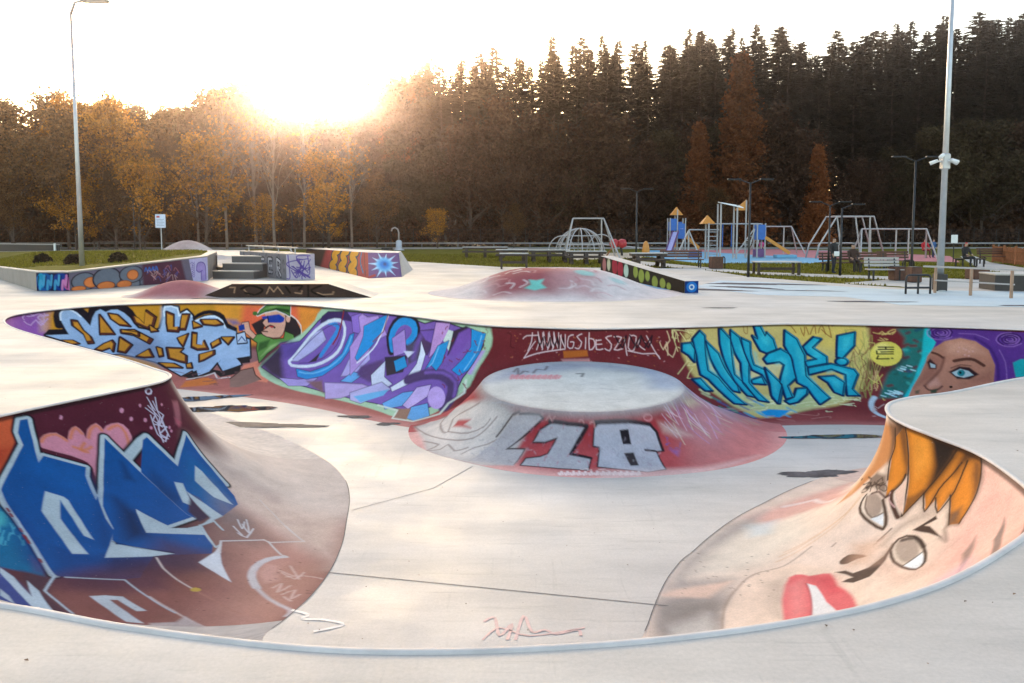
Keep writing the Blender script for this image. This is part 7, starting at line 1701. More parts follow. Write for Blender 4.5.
S 70 120 150 0.035 0.45 0.0557 684 2254 22 -22
S 150 160 130 0.042 0.45 0.0666 729 2366 18 -43
S 70 120 150 0.043 0.45 0.0685 747 2407 15 -52
S 90 70 110 0.067 0.45 0.1067 807 2556 15 -51
S 120 80 100 0.046 0.45 0.074 663 2343 26 -18
S 90 70 110 0.051 0.45 0.0809 728 2632 23 0
S 70 120 150 0.053 0.45 0.0855 771 2632 14 -31
S 120 80 100 0.041 0.45 0.0649 786 2436 12 -60
S 120 80 100 0.035 0.45 0.0562 724 2266 18 -35
S 150 160 130 0.049 0.45 0.0784 738 2631 10 -85
S 120 80 100 0.036 0.45 0.0578 693 2277 22 -25
S 90 70 110 0.051 0.45 0.0823 740 2582 9 -83
S 70 120 150 0.042 0.45 0.0667 786 2481 12 -65
S 90 70 110 0.055 0.45 0.0875 721 2632 9 -52
S 90 70 110 0.059 0.45 0.0936 700 2632 26 0
S 120 80 100 0.058 0.45 0.0924 709 2632 9 -53
S 150 160 130 0.053 0.45 0.0855 770 2632 17 -40
S 150 160 130 0.067 0.45 0.1067 798 2580 18 -54
S 70 120 150 0.054 0.45 0.0862 788 2600 18 -54
S 70 120 150 0.047 0.45 0.0754 721 2416 17 -48
S 150 160 130 0.028 0.45 0.0451 594 2189 29 0
P 214 110 108 0.189 0.5 670 2251 76 54 62 6 125 176 -163 -369 -73 -80 -63 -58 -56 -46 -58 -25 -54 -20 58 100 62 102
S 246 226 220 0.011 0.8 0.0319 115 1877 1 -9 2 -6 2 13 2 10 2 -8 0 -12
S 246 226 220 0.011 0.8 0.032 130 1876 1 -8 1 -6 3 12 2 10 1 -8 1 -11
S 246 226 220 0.011 0.8 0.0315 144 1876 1 -8 2 -6 3 12 2 10 1 -8 0 -12
S 246 226 220 0.011 0.8 0.0311 159 1875 1 -8 2 -6 2 12 2 10 1 -8 1 -11
S 246 226 220 0.011 0.8 0.0308 173 1875 1 -8 2 -6 2 12 3 9 1 -7 0 -11
S 246 226 220 0.011 0.8 0.0306 188 1874 1 -8 1 -5 3 11 3 10 0 -7 1 -11
S 246 226 220 0.011 0.8 0.0306 202 1874 1 -8 2 -5 3 11 2 10 1 -8 0 -10
S 246 226 220 0.011 0.8 0.0306 217 1874 1 -8 1 -5 3 11 3 10 1 -8 0 -11
S 246 226 220 0.011 0.8 0.0307 232 1874 0 -8 2 -5 3 11 3 10 0 -7 0 -11
S 246 226 220 0.011 0.8 0.0309 246 1874 1 -8 1 -5 3 12 3 9 1 -7 0 -11
S 246 226 220 0.011 0.8 0.0303 261 1875 1 -8 1 -6 3 12 3 10 1 -8 -1 -11
S 246 226 220 0.011 0.8 0.0314 276 1875 0 -8 1 -6 4 13 3 10 0 -8 0 -12
S 246 226 220 0.011 0.8 0.0319 290 1876 1 -8 1 -6 3 12 3 10 1 -7 -1 -12
S 246 226 220 0.012 0.8 0.0324 305 1876 0 -8 1 -6 4 13 3 10 1 -8 -1 -12
S 240 214 206 0.008 0.6 0.0202 196 1890 0 -2 0 -1 -4 0 -4 1 -1 -2 0 -1 0 1 1 1
S 240 214 206 0.009 0.6 0.0232 196 1862 -2 0 -2 0 2 -1 1 0 -1 0 -2 0
S 240 214 206 0.008 0.6 0.0205 262 1886 0 0 0 0 0 0 0 0
S 240 214 206 0.009 0.6 0.0213 222 1876 6 1 6 0 -3 -1 -3 -2 5 1 5 1 -4 0 -5 0
S 240 214 206 0.008 0.6 0.0206 217 1880 -2 0 -2 1 -1 1 -1 1 0 1 0 -1 0 -1 -1 -1
S 240 214 206 0.008 0.6 0.0196 217 1889 -2 1 0 0 5 1 5 1 5 0 1 0 -6 -2 -7 -1
S 240 214 206 0.008 0.6 0.0197 181 1893 4 1 4 0 0 -2 -2 -1
S 240 214 206 0.008 0.6 0.0202 233 1887 1 -1 1 -1 3 -1 2 0
S 240 214 206 0.008 0.6 0.0198 170 1893 1 -1 1 -1 3 -1 2 0
S 240 214 206 0.009 0.6 0.0225 191 1870 6 0 5 0 -2 -2 -2 -2 6 -2 6 -1
P 214 170 164 0.333 0.3 555 2270 165 362 54 -23 37 -98 52 -29 65 10 -101 -296 -96 -111 -75 -65 -68 -50 -50 -25 -48 -23 -46 -21 7 91 -1 62 43 71
P 226 200 192 0.101 0.5 218 1888 41 2 42 4 43 5 42 5 43 6 43 6 60 35 62 38 66 43 -56 -52 -52 -48 -47 -35 -44 -28 -43 -9 -42 -8 -42 -8 -41 -6 -41 -5 -41 -2
P 112 100 100 0.14 0.9 517 2292 -3 38 -9 38 -16 36 -21 34 -26 31 -31 28 -36 23 -38 18 -42 14 -43 8 -44 3 -44 -3 -43 -8 -41 -14 -39 -18 -35 -23 -31 -28 -27 -31 -21 -34 -15 -36 -10 -38 -3 -38 3 -39 10 -38 15 -36 21 -34 27 -31 31 -27 35 -23 39 -19 41 -14 43 -8 44 -3 44 3 43 8 42 14 38 18 36 24 31 27 26 31 21 34 16 36 9 38
P 200 196 190 0.16 1 508 2292 -3 37 -9 37 -15 35 -20 33 -26 30 -30 27 -34 22 -38 18 -40 13 -42 8 -43 3 -42 -3 -42 -8 -40 -13 -38 -18 -34 -22 -30 -27 -26 -30 -21 -33 -15 -35 -9 -37 -3 -37 3 -38 9 -36 15 -36 21 -33 26 -30 30 -26 34 -23 38 -18 40 -13 42 -8 42 -3 43 3 42 8 40 13 37 18 35 23 30 26 26 30 20 33 15 35 9 37
P 150 152 166 0.256 0.8 -95 2298 57 144 54 52 56 26 57 25 56 7 56 -5 55 -6 54 -19 50 -31 47 -40 41 -55 36 -80 -63 86 -55 20 -56 20 -57 19 -58 18 -59 -27 -57 -29 -55 -29 -55 -31 -53 -42
P 140 150 172 0.271 0.7 411 2480 47 -42 37 -71 24 -55 5 -49 -65 -30 -54 25
S 96 84 88 0.025 0.8 0.0493 6 2428 6 25 6 17 1 -36 1 -35 9 17 9 24 7 -2 5 -7
S 96 84 88 0.025 0.8 0.0497 67 2422 5 21 8 20 12 -5 12 -4 6 20 4 21
S 80 76 80 0.028 0.8 0.0559 204 2416 20 4 -8 -34
S 206 110 120 0.028 0.75 0.0518 -3 2351 2 25 3 20 2 -18 1 -20 3 13 3 17
S 206 110 120 0.028 0.75 0.0518 14 2353 2 24 3 20 2 -18 1 -20 4 13 2 18
S 206 110 120 0.028 0.75 0.0518 31 2354 3 24 2 20 2 -18 2 -20 3 13 3 17
S 206 110 120 0.028 0.75 0.0518 48 2355 3 24 3 20 1 -18 1 -20 4 13 3 18
S 206 110 120 0.028 0.75 0.0518 66 2356 2 24 3 20 1 -18 2 -20 3 13 3 17
S 206 110 120 0.028 0.75 0.0518 82 2357 3 24 4 20 1 -18 1 -20 3 13 3 17
S 206 110 120 0.028 0.75 0.0518 100 2358 3 24 3 20 1 -18 1 -20 4 12 3 18
S 206 110 120 0.028 0.75 0.0518 117 2358 3 24 3 20 1 -18 1 -20 4 13 3 17
S 206 110 120 0.028 0.75 0.0518 134 2359 3 24 4 20 0 -18 1 -20 4 13 4 17
S 176 172 172 0.019 0.5 0.0312 112 2132 49 -2
S 176 172 172 0.019 0.5 0.0326 95 2223 56 9
S 176 172 172 0.019 0.5 0.031 232 2114 66 14
S 176 172 172 0.019 0.5 0.0324 57 2219 43 -12
S 176 172 172 0.02 0.5 0.0334 62 2290 38 5
S 176 172 172 0.02 0.5 0.0336 229 2323 66 -9
S 176 172 172 0.02 0.5 0.0334 264 2305 29 -9
S 176 172 172 0.02 0.5 0.0335 206 2301 18 12
S 176 172 172 0.02 0.5 0.0328 259 2264 47 -20
S 176 172 172 0.019 0.5 0.0312 109 2134 68 -15
S 176 172 172 0.009 0.5 0.0159 -57 2150 61 -53
S 176 172 172 0.019 0.5 0.0313 46 2138 38 -2
S 176 172 172 0.02 0.5 0.0329 233 2261 47 -5
S 176 172 172 0.019 0.5 0.0314 272 2147 57 5
""", PSTEP['mound'])

# ------------------------------------------------------------------ the bowl: stations (lip x, lip y, foot x, foot y)
D=1.6
# (lip x, lip y, foot x, foot y) plan stations of the bowl, anticlockwise seen from above, starting at the near lip
ST=[(-0.29, 3.55, -0.3, 6.0), (0.42, 3.61, 0.35, 6.02), (0.98, 3.71, 0.8, 6.2), (1.47, 3.84, 1.08, 6.5), (1.97, 4.02, 1.22, 6.8), (2.5, 4.3, 1.32, 7.08), (3.06, 4.71, 1.42, 7.35), (3.52, 5.11, 1.52, 7.6), (3.84, 5.53, 1.64, 7.86), (4.01, 5.97, 1.76, 8.08), (4.16, 6.79, 1.88, 8.28), (4.09, 7.39, 2.02, 8.46), (4.03, 7.87, 2.3, 8.86), (4.09, 8.33, 2.74, 9.42), (4.35, 8.84, 3.25, 9.95), (4.8, 9.18, 4.1, 10.75), (5.4, 9.45, 5.07, 11.43), (6.9, 10.38, 6.6, 12.0), (8.9, 11.3, 8.6, 12.6), (11.2, 12.0, 10.5, 13.1), (12.6, 13.4, 10.9, 13.4), (12.0, 14.9, 10.4, 13.6), (10.17, 15.39, 9.6, 13.7), (8.76, 15.86, 8.2, 13.9), (6.08, 16.37, 6.2, 14.15), (3.85, 15.9, 4.2, 14.0), (1.77, 15.54, 1.9, 13.7), (0.5, 15.75, 0.0, 13.8), (-0.67, 16.2, -1.4, 13.75), (-2.61, 18.1, -2.7, 14.5), (-4.1, 19.4, -3.5, 15.15), (-5.6, 20.5, -4.6, 15.9), (-7.0, 20.9, -6.0, 16.65), (-8.46, 21.06, -7.5, 17.35), (-9.7, 20.8, -8.4, 17.6), (-10.74, 20.23, -9.0, 17.55), (-11.5, 18.9, -9.2, 17.3), (-11.45, 17.6, -9.0, 17.05), (-10.3, 15.9, -8.0, 16.5), (-8.03, 13.73, -6.2, 15.3), (-6.1, 12.01, -4.3, 13.6), (-5.12, 11.05, -3.1, 12.2), (-4.76, 10.68, -2.5, 11.2), (-4.62, 10.35, -2.2, 10.3), (-4.64, 9.97, -2.05, 9.4), (-4.98, 9.3, -1.95, 8.7), (-5.49, 8.23, -1.92, 8.0), (-5.85, 7.1, -1.98, 7.4), (-5.7, 5.9, -2.1, 6.95), (-4.9, 4.8, -2.2, 6.65), (-3.9, 4.25, -2.1, 6.4), (-2.73, 4.01, -1.9, 6.25), (-1.92, 3.77, -1.5, 6.12), (-1.0, 3.58, -1.0, 6.02)]
A=np.array(ST); N=len(A)
def cr(A,u):
    i=np.floor(u).astype(int); f=(u-i)[:,None]
    p0,p1,p2,p3=[A[(i+k)%len(A)] for k in (-1,0,1,2)]
    return 0.5*((2*p1)+(-p0+p2)*f+(2*p0-5*p1+4*p2-p3)*f*f+(-p0+3*p1-3*p2+p3)*f**3)
def table(n=4400):
    u=np.linspace(0,N,n+1); P=cr(A,u)
    dl=np.hypot(*np.diff(P[:,:2],axis=0).T); df=np.hypot(*np.diff(P[:,2:],axis=0).T)
    U=np.concatenate([[0],np.cumsum(0.5*(dl+df))])
    return u,P,U
TU,TP,TUU=table()
VT=2.9   # nominal metres of wall from lip to foot
def wall(U,V):
    "paint coordinates in metres -> world"
    U=np.mod(U,TUU[-1]); u=np.interp(U,TUU,TU)
    P=cr(A,np.minimum(u,N-1e-6))
    t=np.clip(V/VT,0,1)
    lip,ft=P[:,:2],P[:,2:]
    L=np.hypot(*(ft-lip).T)
    R=(L*L+D*D)/(2*D); pm=np.arctan2(L,R-D); 
    ph=pm*(1-t); a=1-R*np.sin(ph)/L
    z=-D+R*(1-np.cos(ph))
    x=lip[:,0]+(ft[:,0]-lip[:,0])*a; y=lip[:,1]+(ft[:,1]-lip[:,1])*a
    return np.stack([x,y,z],1)
MC=(1.25,13.75); 
MF=[(-180,3.1),(-160,3.0),(-135,2.72),(-110,2.68),(-90,2.68),(-70,2.72),(-50,2.95),(-35,3.15),(-20,3.35),(-8,3.55),(0,3.65),(20,3.9),(60,4.0),(90,3.4),(130,3.4),(160,3.2),(180,3.1)]
MA=np.radians([a for a,_ in MF]); MR=np.array([r for _,r in MF])
def mound(x,y):
    dx,dy=x-MC[0],y-MC[1]; r=np.hypot(dx,dy); th=np.arctan2(dy,dx)
    ri=1.0/np.sqrt((np.cos(th)/1.80)**2+(np.sin(th)/1.58)**2)
    # smooth periodic foot radius
    ro=np.zeros_like(r)
    for k,w in((-.12,.25),(0,.5),(.12,.25)):
        t=np.mod(th+k+math.pi,2*math.pi)-math.pi; ro+=w*np.interp(t,MA,MR)
    top=-0.76+dy*0.088-0.03*(1-np.minimum(r/ri,1)**2)
    e=top
    u=np.clip((r-ri)/(ro-ri),0,1)
    k=(1-u)**2.1
    z=-D+(e+D)*k
    z=np.where(r<ri,top,z)
    # outside the foot the skirt dives below the floor
    z=np.where(r>ro,-D-(r-ro)*0.5,z)+0.004
    return z


def seg_points(pts_u, k):
    u = np.linspace(0, N, k, endpoint=False); return cr(A, u)
LIPN = 520
_u = np.interp(np.linspace(0, TUU[-1], LIPN, endpoint=False), TUU, TU)
LIP = cr(A, _u)[:, :2]; FOOT = cr(A, _u)[:, 2:]

bowl = empty('skate_bowl', (0, 0, 0), 0, 'graffiti covered concrete skate bowl sunk into the pale deck', 'skate bowl')
# deck with the bowl cut out
SHEETS = []
def sheet(name, outer, m, z, holes=(), kind='structure', parent=None):
    loops = [[Vector((x, y, 0)) for x, y in outer]] + [[Vector((x, y, 0)) for x, y in h] for h in holes]
    tri = tessellate_polygon(loops); vs = [(v.x, v.y, z) for l in loops for v in l]
    fs = []
    for t in tri:
        a, b, c = (vs[i] for i in t)
        fs.append(t if (b[0] - a[0]) * (c[1] - a[1]) - (b[1] - a[1]) * (c[0] - a[0]) > 0 else t[::-1])
    me = bpy.data.meshes.new(name); me.from_pydata(vs, [], fs); me.update()
    o = link(name, me, m, parent)
    if kind and parent is None: o['kind'] = kind
    SHEETS.append((name, list(outer)))
    return o
DECK = [(-70, -12), (60, -12), (60, 24.6), (16.8, 25.6), (13.3, 26.6), (11.6, 29.4), (10.0, 32.6), (9.6, 36.5), (9.1, 39.7), (-0.6, 41.2), (-5.6, 47.4),
        (-12.6, 54.0), (-21, 62.4), (-26, 76), (-70, 76)]
sheet('skatepark_deck', DECK, M['deck'], 0.0, [[tuple(p) for p in LIP]])
HOLE = [(-15, 1.5), (15, 1.5), (15, 23.2), (-15, 23.2)]
sheet('ground', [(-900, -300), (900, -300), (900, 1500), (-900, 1500)], M['grass'], -0.02, [HOLE])

# floor
tri = sheet('bowl_floor', [tuple(p) for p in FOOT], M['bowlfloor'], -D, kind=None, parent=bowl)

# walls in strips, the near-camera ones finest; each carries its own paint grid
L_TOT = float(TUU[-1])
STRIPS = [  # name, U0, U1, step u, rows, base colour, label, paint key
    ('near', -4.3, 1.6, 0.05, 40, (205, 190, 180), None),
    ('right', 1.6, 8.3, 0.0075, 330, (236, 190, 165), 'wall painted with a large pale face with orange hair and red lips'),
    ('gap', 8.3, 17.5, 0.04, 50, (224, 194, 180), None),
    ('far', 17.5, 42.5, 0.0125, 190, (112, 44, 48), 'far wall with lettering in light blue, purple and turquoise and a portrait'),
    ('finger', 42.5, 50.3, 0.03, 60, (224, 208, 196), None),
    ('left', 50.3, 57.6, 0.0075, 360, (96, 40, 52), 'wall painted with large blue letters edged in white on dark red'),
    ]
def build_wall(key, u0, u1, du, nv, base, label):
    u1 = min(u1, L_TOT + 1.6)
    nu = int((u1 - u0) / du) + 1
    cv = Canvas(u0, u1, nu, 0, VT, nv, base)
    UU, VV = np.meshgrid(cv.u, cv.v, indexing='ij')
    P = wall(UU.ravel(), VV.ravel())
    me = grid_mesh('bowl_wall', P, nu, nv, flip=True)
    cv.run(PAINT.get(key, []))
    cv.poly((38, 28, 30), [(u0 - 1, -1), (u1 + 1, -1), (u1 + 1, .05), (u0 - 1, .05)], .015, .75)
    cv.speckle(0.055, 3)
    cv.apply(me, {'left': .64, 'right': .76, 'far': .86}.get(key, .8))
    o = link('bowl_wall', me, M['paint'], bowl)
    if label: o['label'] = label
    return o
for s_ in STRIPS: build_wall(*s_)

# raised mound in front of the far wall
def build_mound():
    x0, x1, y0, y1, d = -2.2, 5.9, 10.85, 16.6, 0.0150
    nu, nv = int((x1 - x0) / d), int((y1 - y0) / d)
    cv = Canvas(x0, x1, nu, y0, y1, nv, (196, 120, 112))
    X, Y = np.meshgrid(cv.u, cv.v, indexing='ij')
    Z = mound(X.ravel(), Y.ravel())
    P = np.stack([X.ravel(), Y.ravel(), Z], 1)
    cv.run(PAINT.get('mound', [])); cv.speckle(0.05, 5)
    me = grid_mesh('raised_mound', P, nu, nv, flip=True)
    cv.apply(me, .9)
    import bmesh
    bm = bmesh.new(); bm.from_mesh(me)
    lipy = np.interp(np.linspace(x0, x1, 50), [-2.2, -.67, .5, 1.77, 3.85, 6.1], [17.7, 16.2, 15.75, 15.54, 15.9, 16.37])
    dele = [v for v in bm.verts if v.co.z < -D - 0.05 or v.co.y > np.interp(v.co.x, np.linspace(x0, x1, 50), lipy) - 0.02]
    bmesh.ops.delete(bm, geom=dele, context='VERTS'); bm.to_mesh(me); bm.free()
    me.polygons.foreach_set('use_smooth', [True] * len(me.polygons))
    o = link('raised_mound', me, M['paint'], bowl)
    o['label'] = 'raised round platform with big silver letters on its pink sloping side'
build_mound()

# coping: a rounded pale rim that stands a little proud of the deck
def build_coping():
    n = LIPN; mb = []; prof = []
    for k in range(12):
        t = 2 * math.pi * k / 12; prof.append((0.024 * math.cos(t), 0.015 * math.sin(t)))
    nx = np.roll(LIP, -1, 0) - np.roll(LIP, 1, 0); nx /= np.hypot(*nx.T)[:, None]
    nrm = np.stack([nx[:, 1], -nx[:, 0]], 1)
    P = np.empty((n + 1, 13, 3))
    for i in range(n + 1):
        for k in range(13):
            a, b = prof[k % 12]; q = LIP[i % n] + nrm[i % n] * a
            P[i, k] = (q[0], q[1], b)
    me = grid_mesh('coping', P.reshape(-1, 3), n + 1, 13)
    o = link('coping', me, M['coping'], bowl); return o
build_coping()

# ------------------------------------------------------------------ trees
M['spruce'] = mat('spruce_needles', (0.026, 0.020, 0.012), 0.8, 0, 0, trans=0.15, island=0.45, objvar=0.25, spec=0.2)
M['larch'] = mat('rust_needles', (0.20, 0.062, 0.018), 0.8, 0, 0, trans=0.35, island=0.4, objvar=0.25, spec=0.2)
M['brownleaf'] = mat('brown_leaves', (0.062, 0.029, 0.015), 0.8, 0, 0, trans=0.22, island=0.5, objvar=0.3, spec=0.2)
M['olive'] = mat('olive_leaves', (0.052, 0.036, 0.015), 0.8, 0, 0, trans=0.22, island=0.5, objvar=0.3, spec=0.2)
M['gold'] = mat('golden_leaves', (0.44, 0.185, 0.018), 0.7, 0, 0, trans=0.45, island=0.7, objvar=0.15, spec=0.2)
M['dimgold'] = mat('dull_golden_leaves', (0.105, 0.050, 0.015), 0.7, 0, 0, trans=0.35, island=0.8, objvar=0.2, spec=0.2)

def leaf_quads(C, size, rs, stretch=1.5, flat=0.0):
    n = len(C); a = rs.normal(0, 1, (n, 3)); a /= np.linalg.norm(a, axis=1)[:, None]
    b = rs.normal(0, 1, (n, 3)); b[:, 2] *= (1 - flat); b -= a * (a * b).sum(1)[:, None]; b /= np.linalg.norm(b, axis=1)[:, None] + 1e-9
    s = size * rs.uniform(0.6, 1.3, (n, 1))
    a = a * s * stretch * .5; b = b * s * .5
    return np.stack([C - a, C - a * .1 + b, C + a, C - a * .1 - b], 1).reshape(-1, 3)

def spruce_crown(h, seed, r0=0.15, start=0.15, nb=300, size=0.29):
    rs = np.random.RandomState(seed); V = []
    zs = start * h + (h * 0.995 - start * h) * (np.linspace(0, 1, nb) ** 0.85)
    for z in zs:
        f = 1 - (z - start * h) / (h - start * h)
        R = h * r0 * (f ** 0.7) * rs.uniform(0.4, 1.2) * (1 + .18 * math.sin(z * 1.1 + seed)) + 0.12
        if start > 0.3: R *= min(1, 0.45 + 1.8 * (1 - f))
        t = rs.uniform(0, 2 * math.pi); k = max(3, int(R / size * 2.6))
        u = np.linspace(0.12, 1, k)
        dr = np.array([math.cos(t), math.sin(t)])
        px = np.outer(u * R, dr); pz = z + 0.10 * R * np.sin(u * 2.2) - 0.33 * R * u ** 1.4 * (0.4 + f)
        c = np.stack([px[:, 0], px[:, 1], pz], 1)
        side = np.array([-dr[1], dr[0], 0]); fw = np.array([dr[0], dr[1], -0.25])
        w = size * (1.25 - 0.75 * u) * rs.uniform(.7, 1.3, k)
        for sg in (-1, 1):
            tip = c + (side * sg * 0.95 + fw * 0.55) * w[:, None] + np.array([0, 0, -0.28]) * w[:, None] + rs.normal(0, .05, (k, 3))
            mid1 = c + fw * (w * .55)[:, None]; mid0 = c + (side * sg * .3 + np.array([0, 0, -.34])) * w[:, None]
            V.append(np.stack([c, mid0, tip, mid1], 1).reshape(-1, 3))
    return quads_mesh('crown', np.concatenate(V))

def cone_crown(h, seed, n=17000):
    rs = np.random.RandomState(seed); K = 520
    zc = h * (.05 + .93 * rs.rand(K) ** 1.25); R = h * .2 * (1 - zc / h) ** .75 * rs.uniform(.45, 1.15, K) + .1; t = rs.uniform(0, 6.28, K)
    C0 = np.stack([R * np.cos(t), R * np.sin(t), zc - R * .15], 1); i = rs.randint(0, K, n); u = rs.rand(n, 1) ** .6
    C = C0[i] * np.array([1, 1, 1]) * np.where(np.arange(3) < 2, u, 1) + rs.normal(0, .26, (n, 3))
    return quads_mesh('crown', leaf_quads(C, .24, rs))

def trunk_mb(h, r, seed, lean=0.01, top=0.05):
    rs = random.Random(seed); mb = MB(); pts = []
    for i in range(9):
        t = i / 8; pts.append((rs.uniform(-1, 1) * lean * h * t, rs.uniform(-1, 1) * lean * h * t, t * h))
    return mb.tube(pts, r, 7, r * top)

def limbs(h, seed, r=0.22, fork=0.25, spread=0.55, levels=4, nlimb=13, up=0.5):
    "returns wood MB and points where foliage sits"
    rs = random.Random(seed); mb = MB(); tips = []
    tp = []
    for i in range(10):
        t = i / 9; tp.append(Vector((math.sin(t * 3 + seed) * 0.02 * h * t, math.cos(t * 2.3 + seed) * 0.02 * h * t, t * h * 0.96)))
    mb.tube(tp, r, 8, 0.03)
    def grow(p, d, l, rr, lv):
        pts = [p]; q = p.copy(); dd = d.copy()
        for i in range(4):
            dd = (dd + Vector((rs.gauss(0, .14), rs.gauss(0, .14), 0.07))).normalized()
            q = q + dd * (l / 4); pts.append(q.copy())
        mb.tube(pts, rr, 5 if lv > 1 else 4, rr * .4, cap=False)
        if lv <= 2: tips.extend(pts[1:])
        if lv > 0:
            for k in range(3 if lv > 1 else 2):
                b = pts[rs.choice((1, 2, 3, 4))]
                nd = (dd + Vector((rs.gauss(0, .55), rs.gauss(0, .55), rs.gauss(0.1, .35)))).normalized()
                grow(b, nd, l * rs.uniform(.5, .72), rr * .5, lv - 1)
    for k in range(nlimb):
        t = fork + (0.93 - fork) * (k + rs.random()) / nlimb
        i = min(int(t * 9), 8); p = tp[i].lerp(tp[i + 1], t * 9 - i)
        a = k * 2.4 + rs.random(); sp = spread * (1.15 - t * .6)
        d = Vector((math.cos(a) * sp, math.sin(a) * sp, up)).normalized()
        grow(p, d, h * 0.30 * (1.15 - t) + 0.6, r * .42 * (1.1 - t) + .012, levels - 1)
    return mb, tips

def leafy_crown(tips, n, seed, size=0.28, jitter=0.5, keep=1.0, clump=True):
    rs = np.random.RandomState(seed); T = np.array([tuple(t) for t in tips])
    if keep < 1: T = T[rs.rand(len(T)) < keep]
    wgt = rs.rand(len(T)) ** (2.2 if clump else 1) + .05; wgt /= wgt.sum()
    C = T[rs.choice(len(T), n, p=wgt)] + rs.normal(0, jitter, (n, 3)) * np.array([1, 1, .75])
    return quads_mesh('crown', leaf_quads(C, size, rs))

def make_tree(name, wood_me, crown_me, bark, leaf, label, cat, group):
    r = empty(name, (0, -500, 0), 0, label, cat, group)
    t = link('trunk', wood_me, bark, r, smooth=True)
    if crown_me is not None: link('crown', crown_me, leaf, r)
    return r

protos = {}
for i, (h, r0, st, nb) in enumerate([(24, .21, .08, 500), (26, .20, .26, 480), (25, .25, .36, 430), (22, .22, .05, 500), (27, .18, .2, 480)]):
    protos['spruce%d' % i] = (make_tree('spruce_tree', trunk_mb(h * .98, .26, i).mesh('trunk'), spruce_crown(h, 10 + i, r0, st, nb), M['bark'], M['spruce'], '', 'tree', None), h)
for i, h in enumerate([20, 15]):
    protos['larch%d' % i] = (make_tree('larch_tree', trunk_mb(h * .98, .22, 20 + i).mesh('trunk'), cone_crown(h, 30 + i), M['bark'], M['larch'], '', 'tree', None), h)
for i, (h, n, lf, nm) in enumerate([(15, 9000, 'brownleaf', 'brown'), (17, 9500, 'olive', 'olive'), (13, 8000, 'brownleaf', 'brown')]):
    mb, tips = limbs(h, 40 + i, .2, .12, .75, 4, 15)
    protos['decid%d' % i] = (make_tree('broadleaf_tree', mb.mesh('trunk'), leafy_crown(tips, int(n * 1.5), 50 + i, .27, .55), M['bark'], M[lf], '', 'tree', None), h)
for i, (h, n, keep) in enumerate([(13, 7000, .8), (12, 6500, .8), (9, 2400, .6)]):
    mb, tips = limbs(h, 60 + i, .15, .07, .7, 4, 17, .6)
    protos['gold%d' % i] = (make_tree('maple_tree', mb.mesh('trunk'), leafy_crown(tips, int(n * 1.5), 70 + i, .19, .36, keep), M['bark'], M['gold' if i != 1 else 'dimgold'], '', 'tree', None), h)
for i, h in enumerate([16, 14]):
    mb, tips = limbs(h, 80 + i, .16, .25, .5, 4, 13, 1.0)
    protos['bare%d' % i] = (make_tree('birch_tree', mb.mesh('trunk'), leafy_crown(tips, 260, 90 + i, .22, .3, .3), M['palebark'], M['gold'], '', 'tree', None), h)
MARKS = [(-900, 60, 'left of the tall lamp mast'), (60, 130, 'around the tall lamp mast'), (130, 200, 'above the white notice sign'), (200, 280, 'above the concrete steps'), (280, 345, 'right below the sun glow'), (345, 430, 'above the painted bank ramp'),
         (430, 530, 'above the row of picnic tables'), (530, 625, 'above the dome climber'), (625, 700, 'above the pointed roof slide tower'), (700, 770, 'above the yellow pennant'), (770, 850, 'right of the second tower'), (850, 930, 'above the low swing frame'), (930, 985, 'beside the camera mast'), (985, 9999, 'above the orange wooden fence')]
def where(x, y):
    px = 512 + 780 * x / y
    return next(m[2] for m in MARKS if m[0] <= px < m[1])
first = set()
def plant(kind, x, y, h, label, group=None, name=None):
    p, h0 = protos[kind]
    o = p if kind not in first else copy_tree(p)
    first.add(kind)
    s = h / h0; wdt = s * rnd.uniform(.9, 1.15)
    o.location = (x, y, -0.05); o.scale = (wdt, wdt, s); o.rotation_euler = (0, 0, rnd.uniform(0, 6.28))
    o['label'] = label
    if group: o['group'] = group
    return o
# crown line of the forest, metres across (at 100 m away) -> tree height
TX = [-78, -66, -58, -49, -40, -34, -27, -21, -14, -10, -5, 1, 11, 17, 24, 30, 37, 43, 50, 56, 66, 80]
TZ = [11, 12.5, 15, 18.5, 20, 21.5, 21, 21.5, 23.5, 25.5, 26, 27, 28.5, 28.5, 29, 30.5, 27.5, 29.5, 31, 32, 32.5, 33]
rowdef = [(97, 4.2, .82), (103, 3.9, .93), (109, 3.4, 1.0), (116, 3.4, 1.05), (124, 3.9, 1.08)]
for ri, (Y, dx, hs) in enumerate(rowdef):
    x = -Y * .80 + rnd.random() * 3
    while x < Y * .80:
        X = x + rnd.uniform(-1.2, 1.2); yy = Y + rnd.uniform(-2.5, 2.5)
        h = float(np.interp(X * 100 / Y, TX, TZ)) * hs * rnd.uniform(.91, 1.03)
        left = X * 100 / Y < -8
        if left and rnd.random() < .6:
            k = rnd.choice(['decid0', 'decid1', 'decid2', 'larch0'])
            plant(k, X, yy, h * .95, 'brown leaved tree deep in the forest ' + where(X, yy) if ri > 1 else 'brown leaved tree in the front rows of the forest ' + where(X, yy), 'broadleaf trees in the forest')
        else:
            k = 'spruce%d' % rnd.choice([0, 1, 4, 2, 3] if ri < 2 else [1, 4, 2, 2])
            plant(k, X, yy, h, (['dark spruce at the front edge of the forest ', 'dark spruce in the second row of the forest ', 'dark spruce in the middle of the forest ', 'tall dark spruce deep in the forest ', 'rearmost tall dark spruce '][ri] + where(X, yy)), 'spruces of the forest')
        x += dx * rnd.uniform(.75, 1.3)
